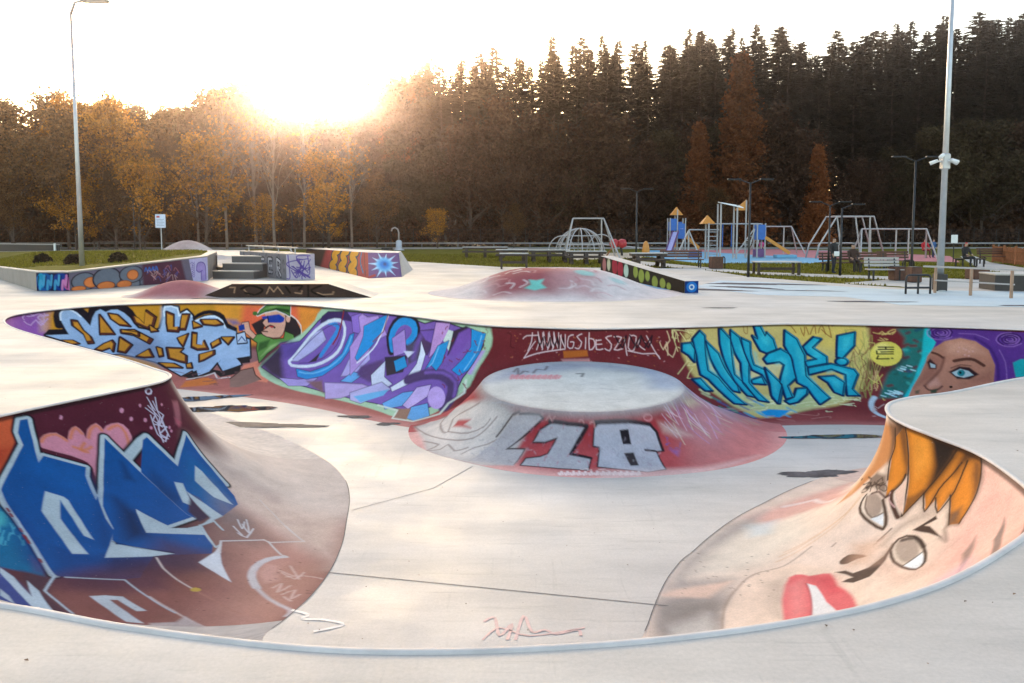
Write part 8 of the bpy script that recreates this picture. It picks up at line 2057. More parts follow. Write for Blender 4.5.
# middle storey of brown trees in front of the spruces
x = -70
while x < 74:
    h = 15.0 if x < -20 else rnd.uniform(10.5, 15.5)
    k = rnd.choice(['decid0', 'decid1', 'decid2'])
    plant(k, x + rnd.uniform(-1, 1), 91.5 + rnd.uniform(-1.5, 2.5), h * rnd.uniform(.8, 1.05), 'low %s broadleaf tree along the forest edge %s' % ('olive brown' if k == 'decid1' else 'dark brown', where(x, 91)), 'broadleaf trees along the forest edge')
    x += rnd.uniform(3.0, 4.6)
# trees one can pick out
plant('larch0', 25.5, 88.5, 21.5, 'tall rust orange conifer with a pointed top rising before the dark spruces')
plant('larch1', 34.0, 87.5, 11.5, 'smaller rust brown conifer right of the tall rust orange one')
plant('larch1', 21.0, 88.5, 14, 'broad rust brown conifer left of the tall rust orange one')
GOLD = [('gold1', -52, 78, 13.0, 'golden brown maple at the far left edge of the photo'), ('gold1', -48.5, 76, 13.5, 'dull golden maple second from the left edge'),
        ('gold0', -44.5, 80, 14.5, 'tall golden maple left of the tall lamp mast'), ('gold1', -42.5, 75, 12.5, 'dull golden maple just behind the tall lamp mast'),
        ('gold0', -39.0, 77, 13.8, 'full golden maple right of the tall lamp mast'), ('gold2', -35.2, 74, 8.0, 'bright yellow small maple beside the picnic spot on the left'),
        ('gold1', -55.5, 82, 13.5, 'dull golden maple leaning in from outside the left edge'), ('gold1', -58.5, 78, 12.5, 'golden maple outside the left edge of the photo'),
        ('gold1', -36.5, 82, 12.5, 'dull golden maple behind the bright yellow small one'),
        ('gold2', -30.5, 78, 10.5, 'slim yellow maple right of the white sign'), ('gold2', -18.3, 78, 9.0, 'bright golden maple standing right below the low sun'),
        ('gold2', -25.5, 80, 5.2, 'small yellow leaved tree between the pale birches'), ('gold2', -7.8, 82, 3.9, 'small orange leaved tree left of the picnic tables'),
        ('gold1', 0.2, 83, 4.4, 'small orange bush like tree behind the picnic tables'), ('gold1', 21.8, 84, 6.0, 'low orange bush like tree behind the blue slide tower')]
for k, x, y, h, lb in GOLD: plant(k, x, y, h, lb)
for k, x, y, h, lb in [('bare0', -28.8, 79, 15.5, 'pale bare birch with a forked trunk right of the slim yellow maple'), ('bare1', -26.5, 81, 14.5, 'thin bare birch, second of the pale birches'),
                       ('bare0', -24.0, 79, 14.8, 'pale bare birch with a wide fan of twigs below the sun glow'), ('bare1', -21.8, 82, 14, 'thin bare birch right of the wide fan one'),
                       ('bare1', -32.5, 81, 12, 'bare birch behind the white sign'), ('bare0', -17.0, 83, 12.5, 'bare birch behind the bright golden maple')]:
    plant(k, x, y, h, lb)
for i, (x, y, h, lb) in enumerate([(-54, 73, 6.5, 'low golden thicket tree at the left edge'), (-50, 74, 7.5, 'low golden thicket tree second from the left edge'), (-46.5, 73, 6.0, 'low golden thicket tree left of the lamp mast'), (-41, 73.5, 7.0, 'low golden thicket tree right of the lamp mast'),
                       (-37.5, 74, 6.8, 'low golden thicket tree behind the dark long table'), (-33.2, 79, 5.2, 'low brown golden thicket tree left of the white sign'), (-20.3, 84, 6.5, 'low brown golden thicket tree among the pale birches'), (-14.5, 84, 7.5, 'dull golden tree between the bank ramp and the curved spout')]):
    plant('gold1' if i % 3 else 'gold0', x, y, h, lb)
# bushes at the feet of the trees: one mass
def undergrowth():
    rs = np.random.RandomState(5); n = 34000
    x = rs.uniform(-76, 78, n); y = 87.8 + rs.rand(n) * 11
    top = 1.3 + 2.0 * (np.sin(x * .45) * .5 + .5) * (np.sin(x * .17 + 2) * .5 + .6) + (y - 87) * .26
    z = rs.rand(n) ** .8 * top
    me = quads_mesh('undergrowth', leaf_quads(np.stack([x, y, z], 1), .30, rs))
    tag(link('undergrowth', me, M['brownleaf']), 'brown tangle of bushes and dry grass at the feet of the forest trees', 'undergrowth', kind='stuff')
undergrowth()

# wooded rise behind the forest
def hill():
    nx, ny = 80, 14; x = np.linspace(-160, 160, nx); y = np.linspace(126, 260, ny); X, Y = np.meshgrid(x, y, indexing='ij')
    t = np.clip((Y - 126) / 26, 0, 1); Z = -.3 + 10.5 * t * t * (3 - 2 * t) * (1 + .12 * np.sin(X * .07) + .08 * np.sin(X * .19 + 1))
    me = grid_mesh('hill', np.stack([X.ravel(), Y.ravel(), Z.ravel()], 1), nx, ny, flip=True)
    tag(link('hill', me, mat('forest_floor', (.03, .022, .014), .95, 0, .4, .3)), kind='structure')
hill()

def tufts():
    rs = np.random.RandomState(9); out = []
    for (x0, x1, y0, y1, z, n, s_) in ((-27, -13.5, 28.5, 46, None, 16000, .085), (-24, 10, 40.5, 62, -.02, 26000, .12), (8, 34, 27.5, 46, -.02, 16000, .11)):
        x = rs.uniform(x0, x1, n); y = rs.uniform(y0, y1, n)
        if z is None:
            ok = np.array([in_lawn(a, b) for a, b in zip(x, y)]); x, y = x[ok], y[ok]; zz = np.array([lawn_z(a, b) for a, b in zip(x, y)])
        else:
            bad = [DECK] + [p for n_, p in SHEETS if n_.endswith(('path', 'ground')) and n_ != 'ground']; ok = np.array([not any(in_poly(a, b, p) for p in bad) for a, b in zip(x, y)]); x, y = x[ok], y[ok]; zz = np.full(len(x), z)
        k = len(x); a = rs.uniform(0, 6.28, k); w = s_ * .35; h = s_ * rs.uniform(.5, 1.2, k)
        c, d = np.cos(a) * w, np.sin(a) * w; lx, ly = rs.normal(0, s_ * .3, (2, k))
        out.append(np.stack([np.stack([x - c, y - d, zz - .01], 1), np.stack([x + c, y + d, zz - .01], 1), np.stack([x + lx, y + ly, zz + h], 1)], 1).reshape(-1, 3))
    me = quads_mesh('grass_blades', np.concatenate(out), 3)
    tag(link('grass_blades', me, mat('grass_blade', (0.16, 0.14, 0.018), .9, 0, 0, trans=.3, island=.4, spec=.1)), 'short yellowish green grass of the lawns', 'grass', kind='stuff')

# ------------------------------------------------------------------ paths and playground ground
sheet('path', [(-90, 80), (-24, 78.5), (-10, 78.5), (2, 79), (90, 82), (90, 86.5), (-90, 86.5)], M['path'], -0.008)
M['bluerubber'] = mat('blue_rubber', (0.16, 0.36, 0.50), 0.8, 0, 0.1, 1)
M['pinkrubber'] = mat('pink_rubber', (0.50, 0.16, 0.16), 0.8, 0, 0.1, 1)
M['sand'] = mat('sand', (0.50, 0.38, 0.26), 0.9, 0, 0.1, 1)
sheet('rubber_ground', [(9.51, 58.00), (11.10, 46.03), (17.59, 46.03), (24.94, 55.93), (25.13, 68.12), (13.19, 74.62)], M['bluerubber'], -0.014)
sheet('pink_ground', [(13.51, 76.45), (16.77, 69.64), (19.14, 60.24), (22.24, 51.33), (27.24, 47.43), (32.55, 58.00), (31.04, 69.64), (26.89, 78.36)], M['pinkrubber'], -0.010)
sheet('sand_ground', [(3.60, 65.27), (4.08, 50.50), (8.86, 53.99), (12.21, 66.67)], M['sand'], -0.006)
sheet('grass_path', [(8.03, 48.91), (11.57, 36.36), (15.71, 33.25), (19.76, 30.04), (18.68, 28.39), (14.77, 31.25), (10.94, 34.35), (5.43, 48.16)], M['path'], -0.004)
sheet('lawn_path', [(12.19, 28.92), (16.09, 31.89), (17.98, 31.25), (18.68, 28.39), (16.84, 25.58), (13.69, 25.17), (13.66, 27.39)], M['path'], -0.012)
sheet('side_path', [(33.30, 58.00), (22.91, 38.14), (22.54, 33.25), (25.84, 38.14), (29.07, 47.43), (34.41, 58.00)], M['path'], -0.016)
M['bluewash'] = concrete('blue_washed_concrete', (0.42, 0.49, 0.53))
M['pinkwash'] = concrete('pink_washed_concrete', (0.52, 0.37, 0.34))
sheet('painted_slab', [(6.26, 26.91), (8.10, 30.33), (10.33, 28.92), (12.31, 26.01), (16.31, 24.76), (15.49, 21.96), (13.92, 19.72), (10.24, 20.50), (9.83, 22.93), (7.54, 23.63)], M['bluewash'], 0.004)
M['wet'] = mat('wet_concrete', (0.095, 0.083, 0.088), 0.55, 0, 0.5, 4, spec=0.03)
M['wetshine'] = mat('standing_water', (0.05, 0.046, 0.048), 0.04, 0, 0.3, 3, spec=0.5)
M['damp'] = mat('damp_concrete', (0.21, 0.19, 0.18), 0.7, 0, 0.25, 3, spec=0.0)
def blob(name, cx, cy, rx, ry, rot, z, m, seed, kind='structure', n=40, parent=None):
    r = random.Random(seed); ph = [r.uniform(0, 6.28) for _ in range(4)]; P = []
    for k in range(n):
        t = 2 * math.pi * k / n; q = 1 + .22 * math.sin(2 * t + ph[0]) + .14 * math.sin(3 * t + ph[1]) + .09 * math.sin(5 * t + ph[2]) + .06 * math.sin(9 * t + ph[3]) + .04 * math.sin(17 * t + ph[0]) + .03 * math.sin(29 * t + ph[1])
        a, b = rx * q * math.cos(t), ry * q * math.sin(t)
        P.append((cx + a * math.cos(rot) - b * math.sin(rot), cy + a * math.sin(rot) + b * math.cos(rot)))
    return sheet(name, P, m, z, kind=kind, parent=parent)
for i, (x, y, rx, ry, rot) in enumerate([(9.9, 21.4, 1.15, .16, -.05), (13.6, 20.3, .9, .15, 0), (9.0, 28.3, 1.7, .5, -.3), (8.0, 26.6, 1.2, .35, -.5), (6.6, 25.6, 1.2, .3, -.3), (9.6, 25.2, 1.1, .12, -.2),
                                         (5.3, 19.7, .35, .1, 0), (-8.9, 22.4, .55, .12, 0)]):
    blob('puddle', x, y, rx, ry, rot, 0.008 + .0004 * i, M['wet'], 30 + i)  # the nearest slivers on the right stand in for dark edges of another depression
# floor of the bowl: wet patches, sawn joints
for i, (x, y, rx, ry, rot) in enumerate([(-4.55, 14.1, .95, .16, -.02), (-5.8, 15.4, .8, .30, .1), (-6.6, 16.4, .8, .2, 0.2), (-3.0, 14.75, .35, .09, 0), (-2.3, 14.2, .22, .09, 0), (4.5, 11.25, .48, .15, .05), (5.6, 13.3, .9, .12, 0)]):
    blob('puddle', x, y, rx, ry, rot, -D + .008, M['wetshine' if i in (1, 2, 6) else 'wet'], 50 + i, n=90); blob('damp_patch', x, y, rx * 1.06, ry * 1.15, rot, -D + .004, M['damp'], 50 + i, n=90)
M['joint'] = mat('joint', (0.17, 0.155, 0.145), 0.9, 0, .4, 6)
def joint(pts, wd, z, parent=bowl, dzz=False):
    mb = MB(); L_, R_ = [], []
    for i, p in enumerate(pts):
        a = Vector(pts[max(i - 1, 0)]); b = Vector(pts[min(i + 1, len(pts) - 1)]); d = (b - a).normalized(); n_ = Vector((-d.y, d.x)) * wd / 2
        dz = 0; L_.append((p[0] + n_.x, p[1] + n_.y, z + dz)); R_.append((p[0] - n_.x, p[1] - n_.y, z + dz))
    k = len(pts)
    if not dzz: mb.add(L_ + R_, [(i, i + 1, k + i + 1, k + i)[::-1] for i in range(k - 1)])
    else:
        for i in range(k - 1):
            h_ = z + (i % 4) * .0007; mb.add([(q[0], q[1], h_) for q in (R_[i], R_[i + 1], L_[i + 1], L_[i])], [(0, 1, 2, 3)])
    return mb.build('floor_joint', M['joint'], parent)
joint([(-1.93, 7.93), (1.50, 7.2)], .012, -D + .004)
joint([(-2.05, 9.75), (-1.1, 10.6), (-.6, 11.6)], .010, -D + .004)
# seam where the sloping walls meet the floor
def seam(i0, i1, wd=.009):
    u = np.interp(np.linspace(i0, i1, 160), TUU, TU); pts = [tuple(p) for p in cr(A, u)[:, 2:]]
    joint(pts, wd, -D + .005)
seam(51.2, 56.2); seam(2.0, 8.0)
M['floorwhite'] = mat('floor_spray_white', (.66, .62, .60), .5, 0, .1, 9); M['floorpink'] = mat('floor_spray_pink', (.58, .36, .34), .5, 0, .15, 9)
def scribble(pts, wd, m):
    j = M['joint']; M['joint'] = m; o = joint(bez_(pts), wd, -D + .0035, dzz=True); o.name = 'floor_scribble'; M['joint'] = j
def bez_(pts, n_=4):
    p = np.array(pts, float); out = []
    for i in range(len(p) - 1):
        a, b, c, d = p[max(i - 1, 0)], p[i], p[i + 1], p[min(i + 2, len(p) - 1)]
        for k in range(n_):
            t = k / n_; out.append(tuple(.5 * (2 * b + (c - a) * t + (2 * a - 5 * b + 4 * c - d) * t * t + (3 * b - a - 3 * c + d) * t ** 3)))
    return out + [tuple(p[-1])]
scribble([(-2.09, 7.12), (-1.91, 7.03), (-1.94, 6.95), (-1.72, 6.93), (-1.54, 6.84), (-1.78, 6.72)], .035, M['floorwhite'])
scribble([(-0.26, 6.90), (-0.16, 6.97), (-0.11, 6.65), (0.00, 6.86), (-0.04, 6.58)], .03, M['floorpink'])
scribble([(0.03, 6.58), (0.11, 7.01), (0.18, 6.72), (0.30, 6.75), (0.39, 6.68), (0.59, 6.75), (0.61, 6.65)], .03, M['floorpink'])
scribble([(-0.26, 6.58), (-0.11, 6.79), (0.16, 6.65), (0.66, 6.79)], .02, M['floorpink'])

# ------------------------------------------------------------------ street lamps and masts
def mast(loc, h, label, arm=None, r=.11, cams=False, name='lamp_mast'):
    t = empty(name, (*loc, 0), 0, label, 'lamp')
    MB().tube([(0, 0, 0), (0, 0, h * .5), (0, 0, h)], r, 14, r * .42).build('pole', M['steel'], t, True)
    MB().lathe([(r * 1.9, 0), (r * 1.9, .03), (r * 1.25, .05), (r * 1.2, .35), (r * 1.02, .4)], 14).build('base', M['steel'], t)
    if arm:
        MB().tube([(0, 0, h - .05), (arm * .12, 0, h + .35), (arm * .35, 0, h + .42)], .05, 8).build('arm', M['steel'], t, True)
        lm = MB().box(arm * .3, arm * 1.0, -.16, .16, h + .36, h + .45, .03).build('lamp_head', M['steel'], t)
        MB().box(arm * .45, arm * .95, -.11, .11, h + .34, h + .358).build('lamp_glass', M['white'], lm)
    return t
xm, ym = -16.2, 29.0
mast((-15.55, 28.2), 9.6, 'tall galvanised lamp mast with a side arm standing in the raised lawn', 1.35, .095)
m2 = mast((13.85, 25.2), 12.0, 'very tall tapering mast carrying white surveillance cameras beside the railing', None, .112, name='camera_mast')
m2['category'] = 'mast'
MB().box(-.17, .17, -.17, .17, 0, .55, .02).build('foot_box', M['darkconc'], m2)
for k, a in enumerate((0.15, 1.35, 2.7, 3.9, 5.2)):
    c = MB(); ca, sa = math.cos(a), math.sin(a); z = 4.15 + .16 * (k % 2)
    c.bar((0, 0, z), (ca * .25, sa * .25, z + .02), .03)
    cc = c.build('camera_bracket', M['white'], m2)
    MB().bar((ca * .2, sa * .2, z + .04), (ca * .43, sa * .43, z - .05), .055, 10, .065).build('surveillance_camera', M['white'], cc, True)
MB().box(-.12, .12, -.12, .12, 3.9, 4.4, .03).build('control_box', M['steel'], m2)
def park_lamp(loc, h, label, arms=2, rz=0):
    t = empty('park_lamp', (*loc, 0), rz, label, 'lamp', 'dark park lamps around the playground')
    MB().tube([(0, 0, 0), (0, 0, 1.0), (0, 0, h)], .062, 8, .04).build('pole', M['black'], t, True)
    for s in ((-1, 1) if arms == 2 else (1,)):
        MB().bar((0, 0, h - .03), (s * .45, 0, h + .14), .022).build('arm', M['black'], t)
        MB().box(min(s * .4, s * .95), max(s * .4, s * .95), -.1, .1, h + .12, h + .18, .02).build('lamp_head', M['black'], t)
    return t
park_lamp((9.87, 32.55), 3.9, 'dark park lamp in front of the yellow pennant, nearest the painted slab')
park_lamp((7.32, 46.03), 4.2, 'dark park lamp left of the blue slide tower')
park_lamp((14.75, 36.36), 3.1, 'dark park lamp left of the big climbing frame', 2)
park_lamp((16.01, 31.25), 4.7, 'dark park lamp in front of the low swing frame')
park_lamp((14.15, 33.61), 2.9, 'dark park lamp beside the standing person in black', 1)
park_lamp((-33.62, 69.64), 4.7, 'dark park lamp behind the raised lawn on the left')
park_lamp((-18.31, 65.27), 3.7, 'dark park lamp behind the grey stair ledge', 1)

# ------------------------------------------------------------------ raised lawn with painted walls, stairs
def panel(name, quad, w_, h_, n, ops, base, parent, label=None):
    "flat painted face: quad = lower left, lower right, upper right, upper left; paint units are metres"
    nu, nv = max(int(w_ / n), 4), max(int(h_ / n), 4)
    cv = Canvas(0, w_, nu, 0, h_, nv, base); U, V = np.meshgrid(cv.u / w_, cv.v / h_, indexing='ij')
    q = [np.array(p, float) for p in quad]; U, V = U.reshape(-1, 1), V.reshape(-1, 1)
    P = q[0] * (1 - U) * (1 - V) + q[1] * U * (1 - V) + q[2] * U * V + q[3] * (1 - U) * V
    cv.run(ops); cv.speckle(.03, 2); me = grid_mesh(name, P, nu, nv, flip=True); cv.apply(me)
    o = link(name, me, M['paint'], parent)
    if label: o['label'] = label
    return o
def E_(c, x, y, rx, ry, a0=0, a1=360, soft=.01, op=1.0, rot=0):
    n_ = 22; P = []
    for k in range(n_ + 1):
        t = math.radians(a0 + (a1 - a0) * k / n_); p, q = rx * math.cos(t), ry * math.sin(t)
        P.append((x + p * math.cos(rot) - q * math.sin(rot), y + p * math.sin(rot) + q * math.cos(rot)))
    return ('P', c, soft, op, P)
def bez(pts, n_=8):
    p = np.array(pts, float); out = []
    for i in range(len(p) - 1):
        a, b, c, d = p[max(i - 1, 0)], p[i], p[i + 1], p[min(i + 2, len(p) - 1)]
        for k in range(n_):
            t = k / n_; out.append(tuple(.5 * (2 * b + (c - a) * t + (2 * a - 5 * b + 4 * c - d) * t * t + (3 * b - a - 3 * c + d) * t ** 3)))
    return out + [tuple(p[-1])]
def Ln(c, w_, pts, soft=.006, op=1.0, sm=True): return ('S', c, soft, op, w_, bez(pts) if sm and len(pts) > 2 else pts)

lawn = empty('raised_lawn', (0, 0, 0), 0, 'raised lawn bed edged by a low graffiti covered concrete wall', 'planter')
A0, A1, A2 = (-15.37, 25.17), (-14.31, 25.17), (-11.85, 30.33)          # front wall from left to right
h0, h1 = .62, 1.0
LW = [(-29.5, 41.5), A0, A1, A2, (-13.6, 36.0), (-19, 47), (-30, 57), (-44, 58)]
def LH(i): return [.22, .60, .60, .93, .93, .7, .45, .2][i]
mb = MB(); n7 = len(LW)
vs = [(x, y, 0) for x, y in LW] + [(x, y, LH(i)) for i, (x, y) in enumerate(LW)]
mb.add(vs, [(i, (i + 1) % n7, n7 + (i + 1) % n7, n7 + i) for i in range(n7)]); mb.build('retaining_wall', M['greyconc'], lawn)
c_ = np.mean(np.array(LW), 0); INN = [tuple(np.array(p) + (c_ - np.array(p)) * (.55 / np.hypot(*(c_ - np.array(p))))) for p in LW]
mb = MB(); vs = [(x, y, LH(i) + .005) for i, (x, y) in enumerate(LW)] + [(x, y, LH(i) + .035) for i, (x, y) in enumerate(LW)] + [(x, y, LH(i) + .035) for i, (x, y) in enumerate(INN)]
mb.add(vs, [(i, (i + 1) % n7, n7 + (i + 1) % n7, n7 + i) for i in range(n7)] + [(n7 + i, n7 + (i + 1) % n7, 2 * n7 + (i + 1) % n7, 2 * n7 + i) for i in range(n7)])
mb.build('edge_slab', M['deck'], lawn)
mb = MB(); vs = [(x, y, LH(i) + .03) for i, (x, y) in enumerate(INN)] + [(c_[0], c_[1], .80)]
mb.add(vs, [(i, (i + 1) % n7, n7) for i in range(n7)]); mb.build('lawn', M['grass'], lawn)
def in_poly(x, y, P):
    r = False
    for (a, b), (c, d) in zip(P, P[1:] + P[:1]):
        if (b > y) != (d > y) and x < (c - a) * (y - b) / (d - b) + a: r = not r
    return r
def in_lawn(x, y): return in_poly(x, y, INN)
_LT = [(Vector((*INN[i], LH(i) + .03)), Vector((*INN[(i + 1) % n7], LH((i + 1) % n7) + .03)), Vector((c_[0], c_[1], .80))) for i in range(n7)]
def lawn_z(x, y):
    for a, b, c in _LT:
        det = (b.y - c.y) * (a.x - c.x) + (c.x - b.x) * (a.y - c.y)
        u = ((b.y - c.y) * (x - c.x) + (c.x - b.x) * (y - c.y)) / det; v = ((c.y - a.y) * (x - c.x) + (a.x - c.x) * (y - c.y)) / det
        if u >= -1e-6 and v >= -1e-6 and u + v <= 1.000001: return u * a.z + v * b.z + (1 - u - v) * c.z
    return .6
tufts()
def wall_quad(p, q, hp, hq, off=.012):
    d = Vector((q[0] - p[0], q[1] - p[1])).normalized(); nx, ny = d.y * off, -d.x * off
    return [(p[0] + nx, p[1] + ny, 0.004), (q[0] + nx, q[1] + ny, 0.004), (q[0] + nx, q[1] + ny, hq), (p[0] + nx, p[1] + ny, hp)]
ops = [E_((20, 90, 160), .25, .3, .3, .3), E_((30, 150, 190), .15, .35, .12, .25), E_((20, 60, 140), .8, .3, .3, .3), E_((190, 90, 150), 1.02, .25, .16, .22), E_((110, 60, 140), 1.2, .35, .1, .3)]
for i in range(5): ops += [Ln((70, 160, 200) if i < 3 else (210, 130, 180), .07, [(.1 + i * .24, .05), (.14 + i * .24, .35), (.22 + i * .24, .2), (.26 + i * .24, .52)]), Ln((15, 15, 40), .03, [(.02 + i * .24, .1), (.08 + i * .24, .5)])]
wl = math.dist(A0, A1)
panel('painted_panel', wall_quad(A0, A1, LH(1) - .02, LH(2) - .02), wl, .6, .02, ops, (25, 30, 70), lawn, 'short wall panel with blue and pink letters')
wl = math.dist(A1, A2); ops = []
GR, OR, PU, DK = (110, 118, 132), (226, 128, 70), (92, 44, 66), (50, 42, 60)
def bub(x, y, r, c, a=1.0): return [E_((35, 30, 45), x, y, r * 1.12, r * a * 1.12), E_(c, x, y, r, r * a, soft=.04)]
ops += bub(.5, .42, .42, GR) + bub(.75, .35, .25, OR) + bub(1.35, .45, .5, GR) + bub(1.3, .12, .32, OR, .6) + bub(.3, .08, .25, OR, .5) + bub(2.2, .12, .42, GR, .7) + bub(2.3, .55, .45, GR, .8) + bub(2.35, .52, .22, OR) + bub(2.0, .12, .28, OR, .6) + bub(2.95, .14, .3, GR, .6) + bub(3.15, .1, .2, OR, .6)
ops += [('P', (84, 48, 66), .08, 1, [(2.75, -.1), (3.6, -.1), (4.7, -.1), (4.45, 1), (2.75, 1)])]
rr = random.Random(3)
for i in range(26):
    x, y = rr.uniform(2.9, 4.3), rr.uniform(.15, .7); ops.append(Ln(rr.choice([(170, 100, 110), (120, 100, 150), (190, 150, 150), (70, 80, 150), (110, 50, 60)]), .025, [(x, y), (x + rr.uniform(-.15, .2), y + .12), (x + rr.uniform(-.1, .25), y - .1)]))
for x in (2.85, 3.0, 3.15, 3.3): ops.append(Ln((50, 110, 190), .04, [(x, .62), (x + .05, .78), (x + .1, .62)]))
PX = wl - 1.05
ops += [('P', (196, 186, 222), .02, 1, [(PX + .12, 1.1), (wl + .1, 1.1), (wl + .1, -.1), (PX + .35, -.1)])]
pu = (96, 66, 150)
ops += [E_((168, 146, 206), PX + .72, .55, .22, .2), ('P', (168, 146, 206), .01, 1, [(PX + .72, .4), (PX + .92, .5), (PX + .95, 0), (PX + .72, 0)]), Ln(pu, .035, [(PX + .5, .45), (PX + .55, .7), (PX + .75, .76), (PX + .93, .6), (PX + .95, .05)]),
        Ln(pu, .035, [(PX + .5, .45), (PX + .62, .36), (PX + .78, .42)]), Ln(pu, .03, [(PX + .72, .38), (PX + .72, .05)])]
for i in range(7): ops.append(Ln(pu, .02, [(PX + .22 + .04 * (i % 3), .2 + i * .09), (PX + .3, .25 + i * .09), (PX + .36, .18 + i * .09), (PX + .42, .26 + i * .09)]))
panel('painted_panel', wall_quad(A1, A2, LH(2) - .02, LH(3) - .02), wl, .93, .022, ops, (112, 104, 122), lawn, 'long wall panel with grey and orange bubble shapes and a pale violet end')
def bush(x, y, z, r, label):
    t = empty('small_bush', (x, y, z), 0, label, 'bush', 'small bushes on the raised lawn')
    rs = np.random.RandomState(int(r * 100)); n = 900; d = rs.normal(0, 1, (n, 3)); d /= np.linalg.norm(d, axis=1)[:, None]; d[:, 2] = np.abs(d[:, 2]) * 1.05
    C = d * r * rs.uniform(.35, 1.05, (n, 1)) ** .6; link('foliage', quads_mesh('foliage', leaf_quads(C, .09, rs)), M['spruce'], t)
    m_ = MB()
    for k in range(6): m_.bar((0, 0, -.05), (r * .7 * math.cos(k), r * .7 * math.sin(k), r * .7), .012, 5)
    m_.build('stem', M['bark'], t)
bush(-19.0, 31.6, lawn_z(-19.0, 31.6), .34, 'small dark bush furthest left on the raised lawn')
bush(-16.6, 29.6, lawn_z(-16.6, 29.6), .36, 'round dark bush just left of the tall lamp mast')
bush(-14.9, 29.5, lawn_z(-14.9, 29.5), .33, 'small dark bush right of the tall lamp mast')
# stairs and the grey ledge beside them
M['darkgrey'] = concrete('dark_grey_concrete', (.10, .092, .09))
st = empty('concrete_stairs', (0, 0, 0), 0, 'three dark concrete steps between the raised lawn and the grey ledge', 'stairs')
S0, S1 = (-12.1, 31.5), (-10.35, 31.2)
dx_, dy_ = (S1[0] - S0[0]), (S1[1] - S0[1]); ll = math.hypot(dx_, dy_); ux, uy = dx_ / ll, dy_ / ll; nx_, ny_ = -uy, ux
for k in range(3):
    o0 = k * .75; z1 = .28 * (k + 1)
    P = [(S0[0] + nx_ * o0, S0[1] + ny_ * o0), (S1[0] + nx_ * o0, S1[1] + ny_ * o0), (S1[0] + nx_ * 3, S1[1] + ny_ * 3), (S0[0] + nx_ * 3, S0[1] + ny_ * 3)]
    MB().prism(P, .28 * k + (.003 if k else 0), z1).build('step', M['darkgrey'], st)
    MB().prism([(P[0][0] - nx_ * .02, P[0][1] - ny_ * .02), (P[1][0] - nx_ * .02, P[1][1] - ny_ * .02), (P[1][0] + nx_ * .5, P[1][1] + ny_ * .5), (P[0][0] + nx_ * .5, P[0][1] + ny_ * .5)], z1 + .003, z1 + .04).build('step_edge', M['deck'], st)
sheet('upper_platform', [(-12.2, 33.9), (-9.3, 33.2), (-11.5, 40.5), (-18, 44), (-20, 42)], M['deck'], .84)
lg = empty('grinding_ledge', (0, 0, 0), 0, 'grey painted ledge beside the stairs with a flat rail on top', 'ledge')
q0, q1 = (-10.8, 35.2), (-8.8, 30.6)
dv = Vector((q1[0] - q0[0], q1[1] - q0[1])).normalized(); nv_ = Vector((dv.y, -dv.x))
PL = [q0, q1, (q1[0] + .95, q1[1] + .35), (q0[0] + .95, q0[1] + .35)]
q1b = (q1[0] + .1, q1[1]) ; q0b = (-12.2, 35.0)
PL = [q0b, (-8.85, 30.55), (-7.9, 31.2), (-11.3, 36.0)]
MB().prism([(x, y) for x, y in PL], 0, 1.02).build('ledge_block', M['greyconc'], lg)
ops = []; wl = math.dist(PL[0], PL[1])
for i, ch in enumerate('CER'):
    x = 2.6 + i * .95; W_ = (190, 186, 190)
    if ch == 'C': ops += [Ln((40, 36, 42), .2, [(x + .5, .75), (x + .1, .7), (x + .1, .3), (x + .5, .25)]), Ln(W_, .1, [(x + .5, .75), (x + .1, .7), (x + .1, .3), (x + .5, .25)])]
    if ch == 'E': ops += [Ln((40, 36, 42), .2, [(x + .5, .78), (x + .1, .78), (x + .1, .25), (x + .5, .25)], sm=False), Ln(W_, .1, [(x + .5, .78), (x + .1, .78), (x + .1, .25), (x + .5, .25)], sm=False), Ln(W_, .09, [(x + .1, .5), (x + .45, .5)])]
    if ch == 'R': ops += [Ln((40, 36, 42), .2, [(x + .1, .15), (x + .1, .8), (x + .45, .7), (x + .4, .45), (x + .15, .45), (x + .5, .15)], sm=False), Ln(W_, .1, [(x + .1, .15), (x + .1, .8), (x + .45, .7), (x + .4, .45), (x + .15, .45), (x + .5, .15)], sm=False)]
for i in range(34):
    x, y = rr.uniform(.2, wl - .1), rr.uniform(.1, .9); ops.append(Ln(rr.choice([(50, 46, 50), (70, 64, 70), (150, 146, 150)]), .03, [(x, y), (x + .1, y + .15), (x + .2, y - .05)]))
panel('painted_panel', wall_quad(PL[0], PL[1], 1.0, 1.0), wl, 1.0, .02, ops, (128, 124, 128), lg, 'ledge side with grey block letters')
ops = [Ln((90, 70, 150), .04, [(rr.uniform(0, 1.1), rr.uniform(0, 1)), (rr.uniform(0, 1.1), rr.uniform(0, 1)), (rr.uniform(0, 1.1), rr.uniform(0, 1))]) for _ in range(14)]
panel('painted_panel', wall_quad(PL[1], PL[2], 1.0, 1.0), math.dist(PL[1], PL[2]), 1.0, .02, ops, (186, 176, 190), lg)
MB().beam((PL[0][0] + .3, PL[0][1] + .1, 1.26), (PL[1][0] + .35, PL[1][1] + .3, 1.26), .12, .05).build('rail', M['paintsteel'], lg)
for t in (.04, .35, .66, .97):
    x = PL[0][0] + .3 + t * (PL[1][0] + .35 - PL[0][0] - .3); y = PL[0][1] + .1 + t * (PL[1][1] + .3 - PL[0][1] - .1)
    MB().bar((x, y, 1.02), (x, y, 1.24), .025, 6).build('rail_post', M['steel'], lg)

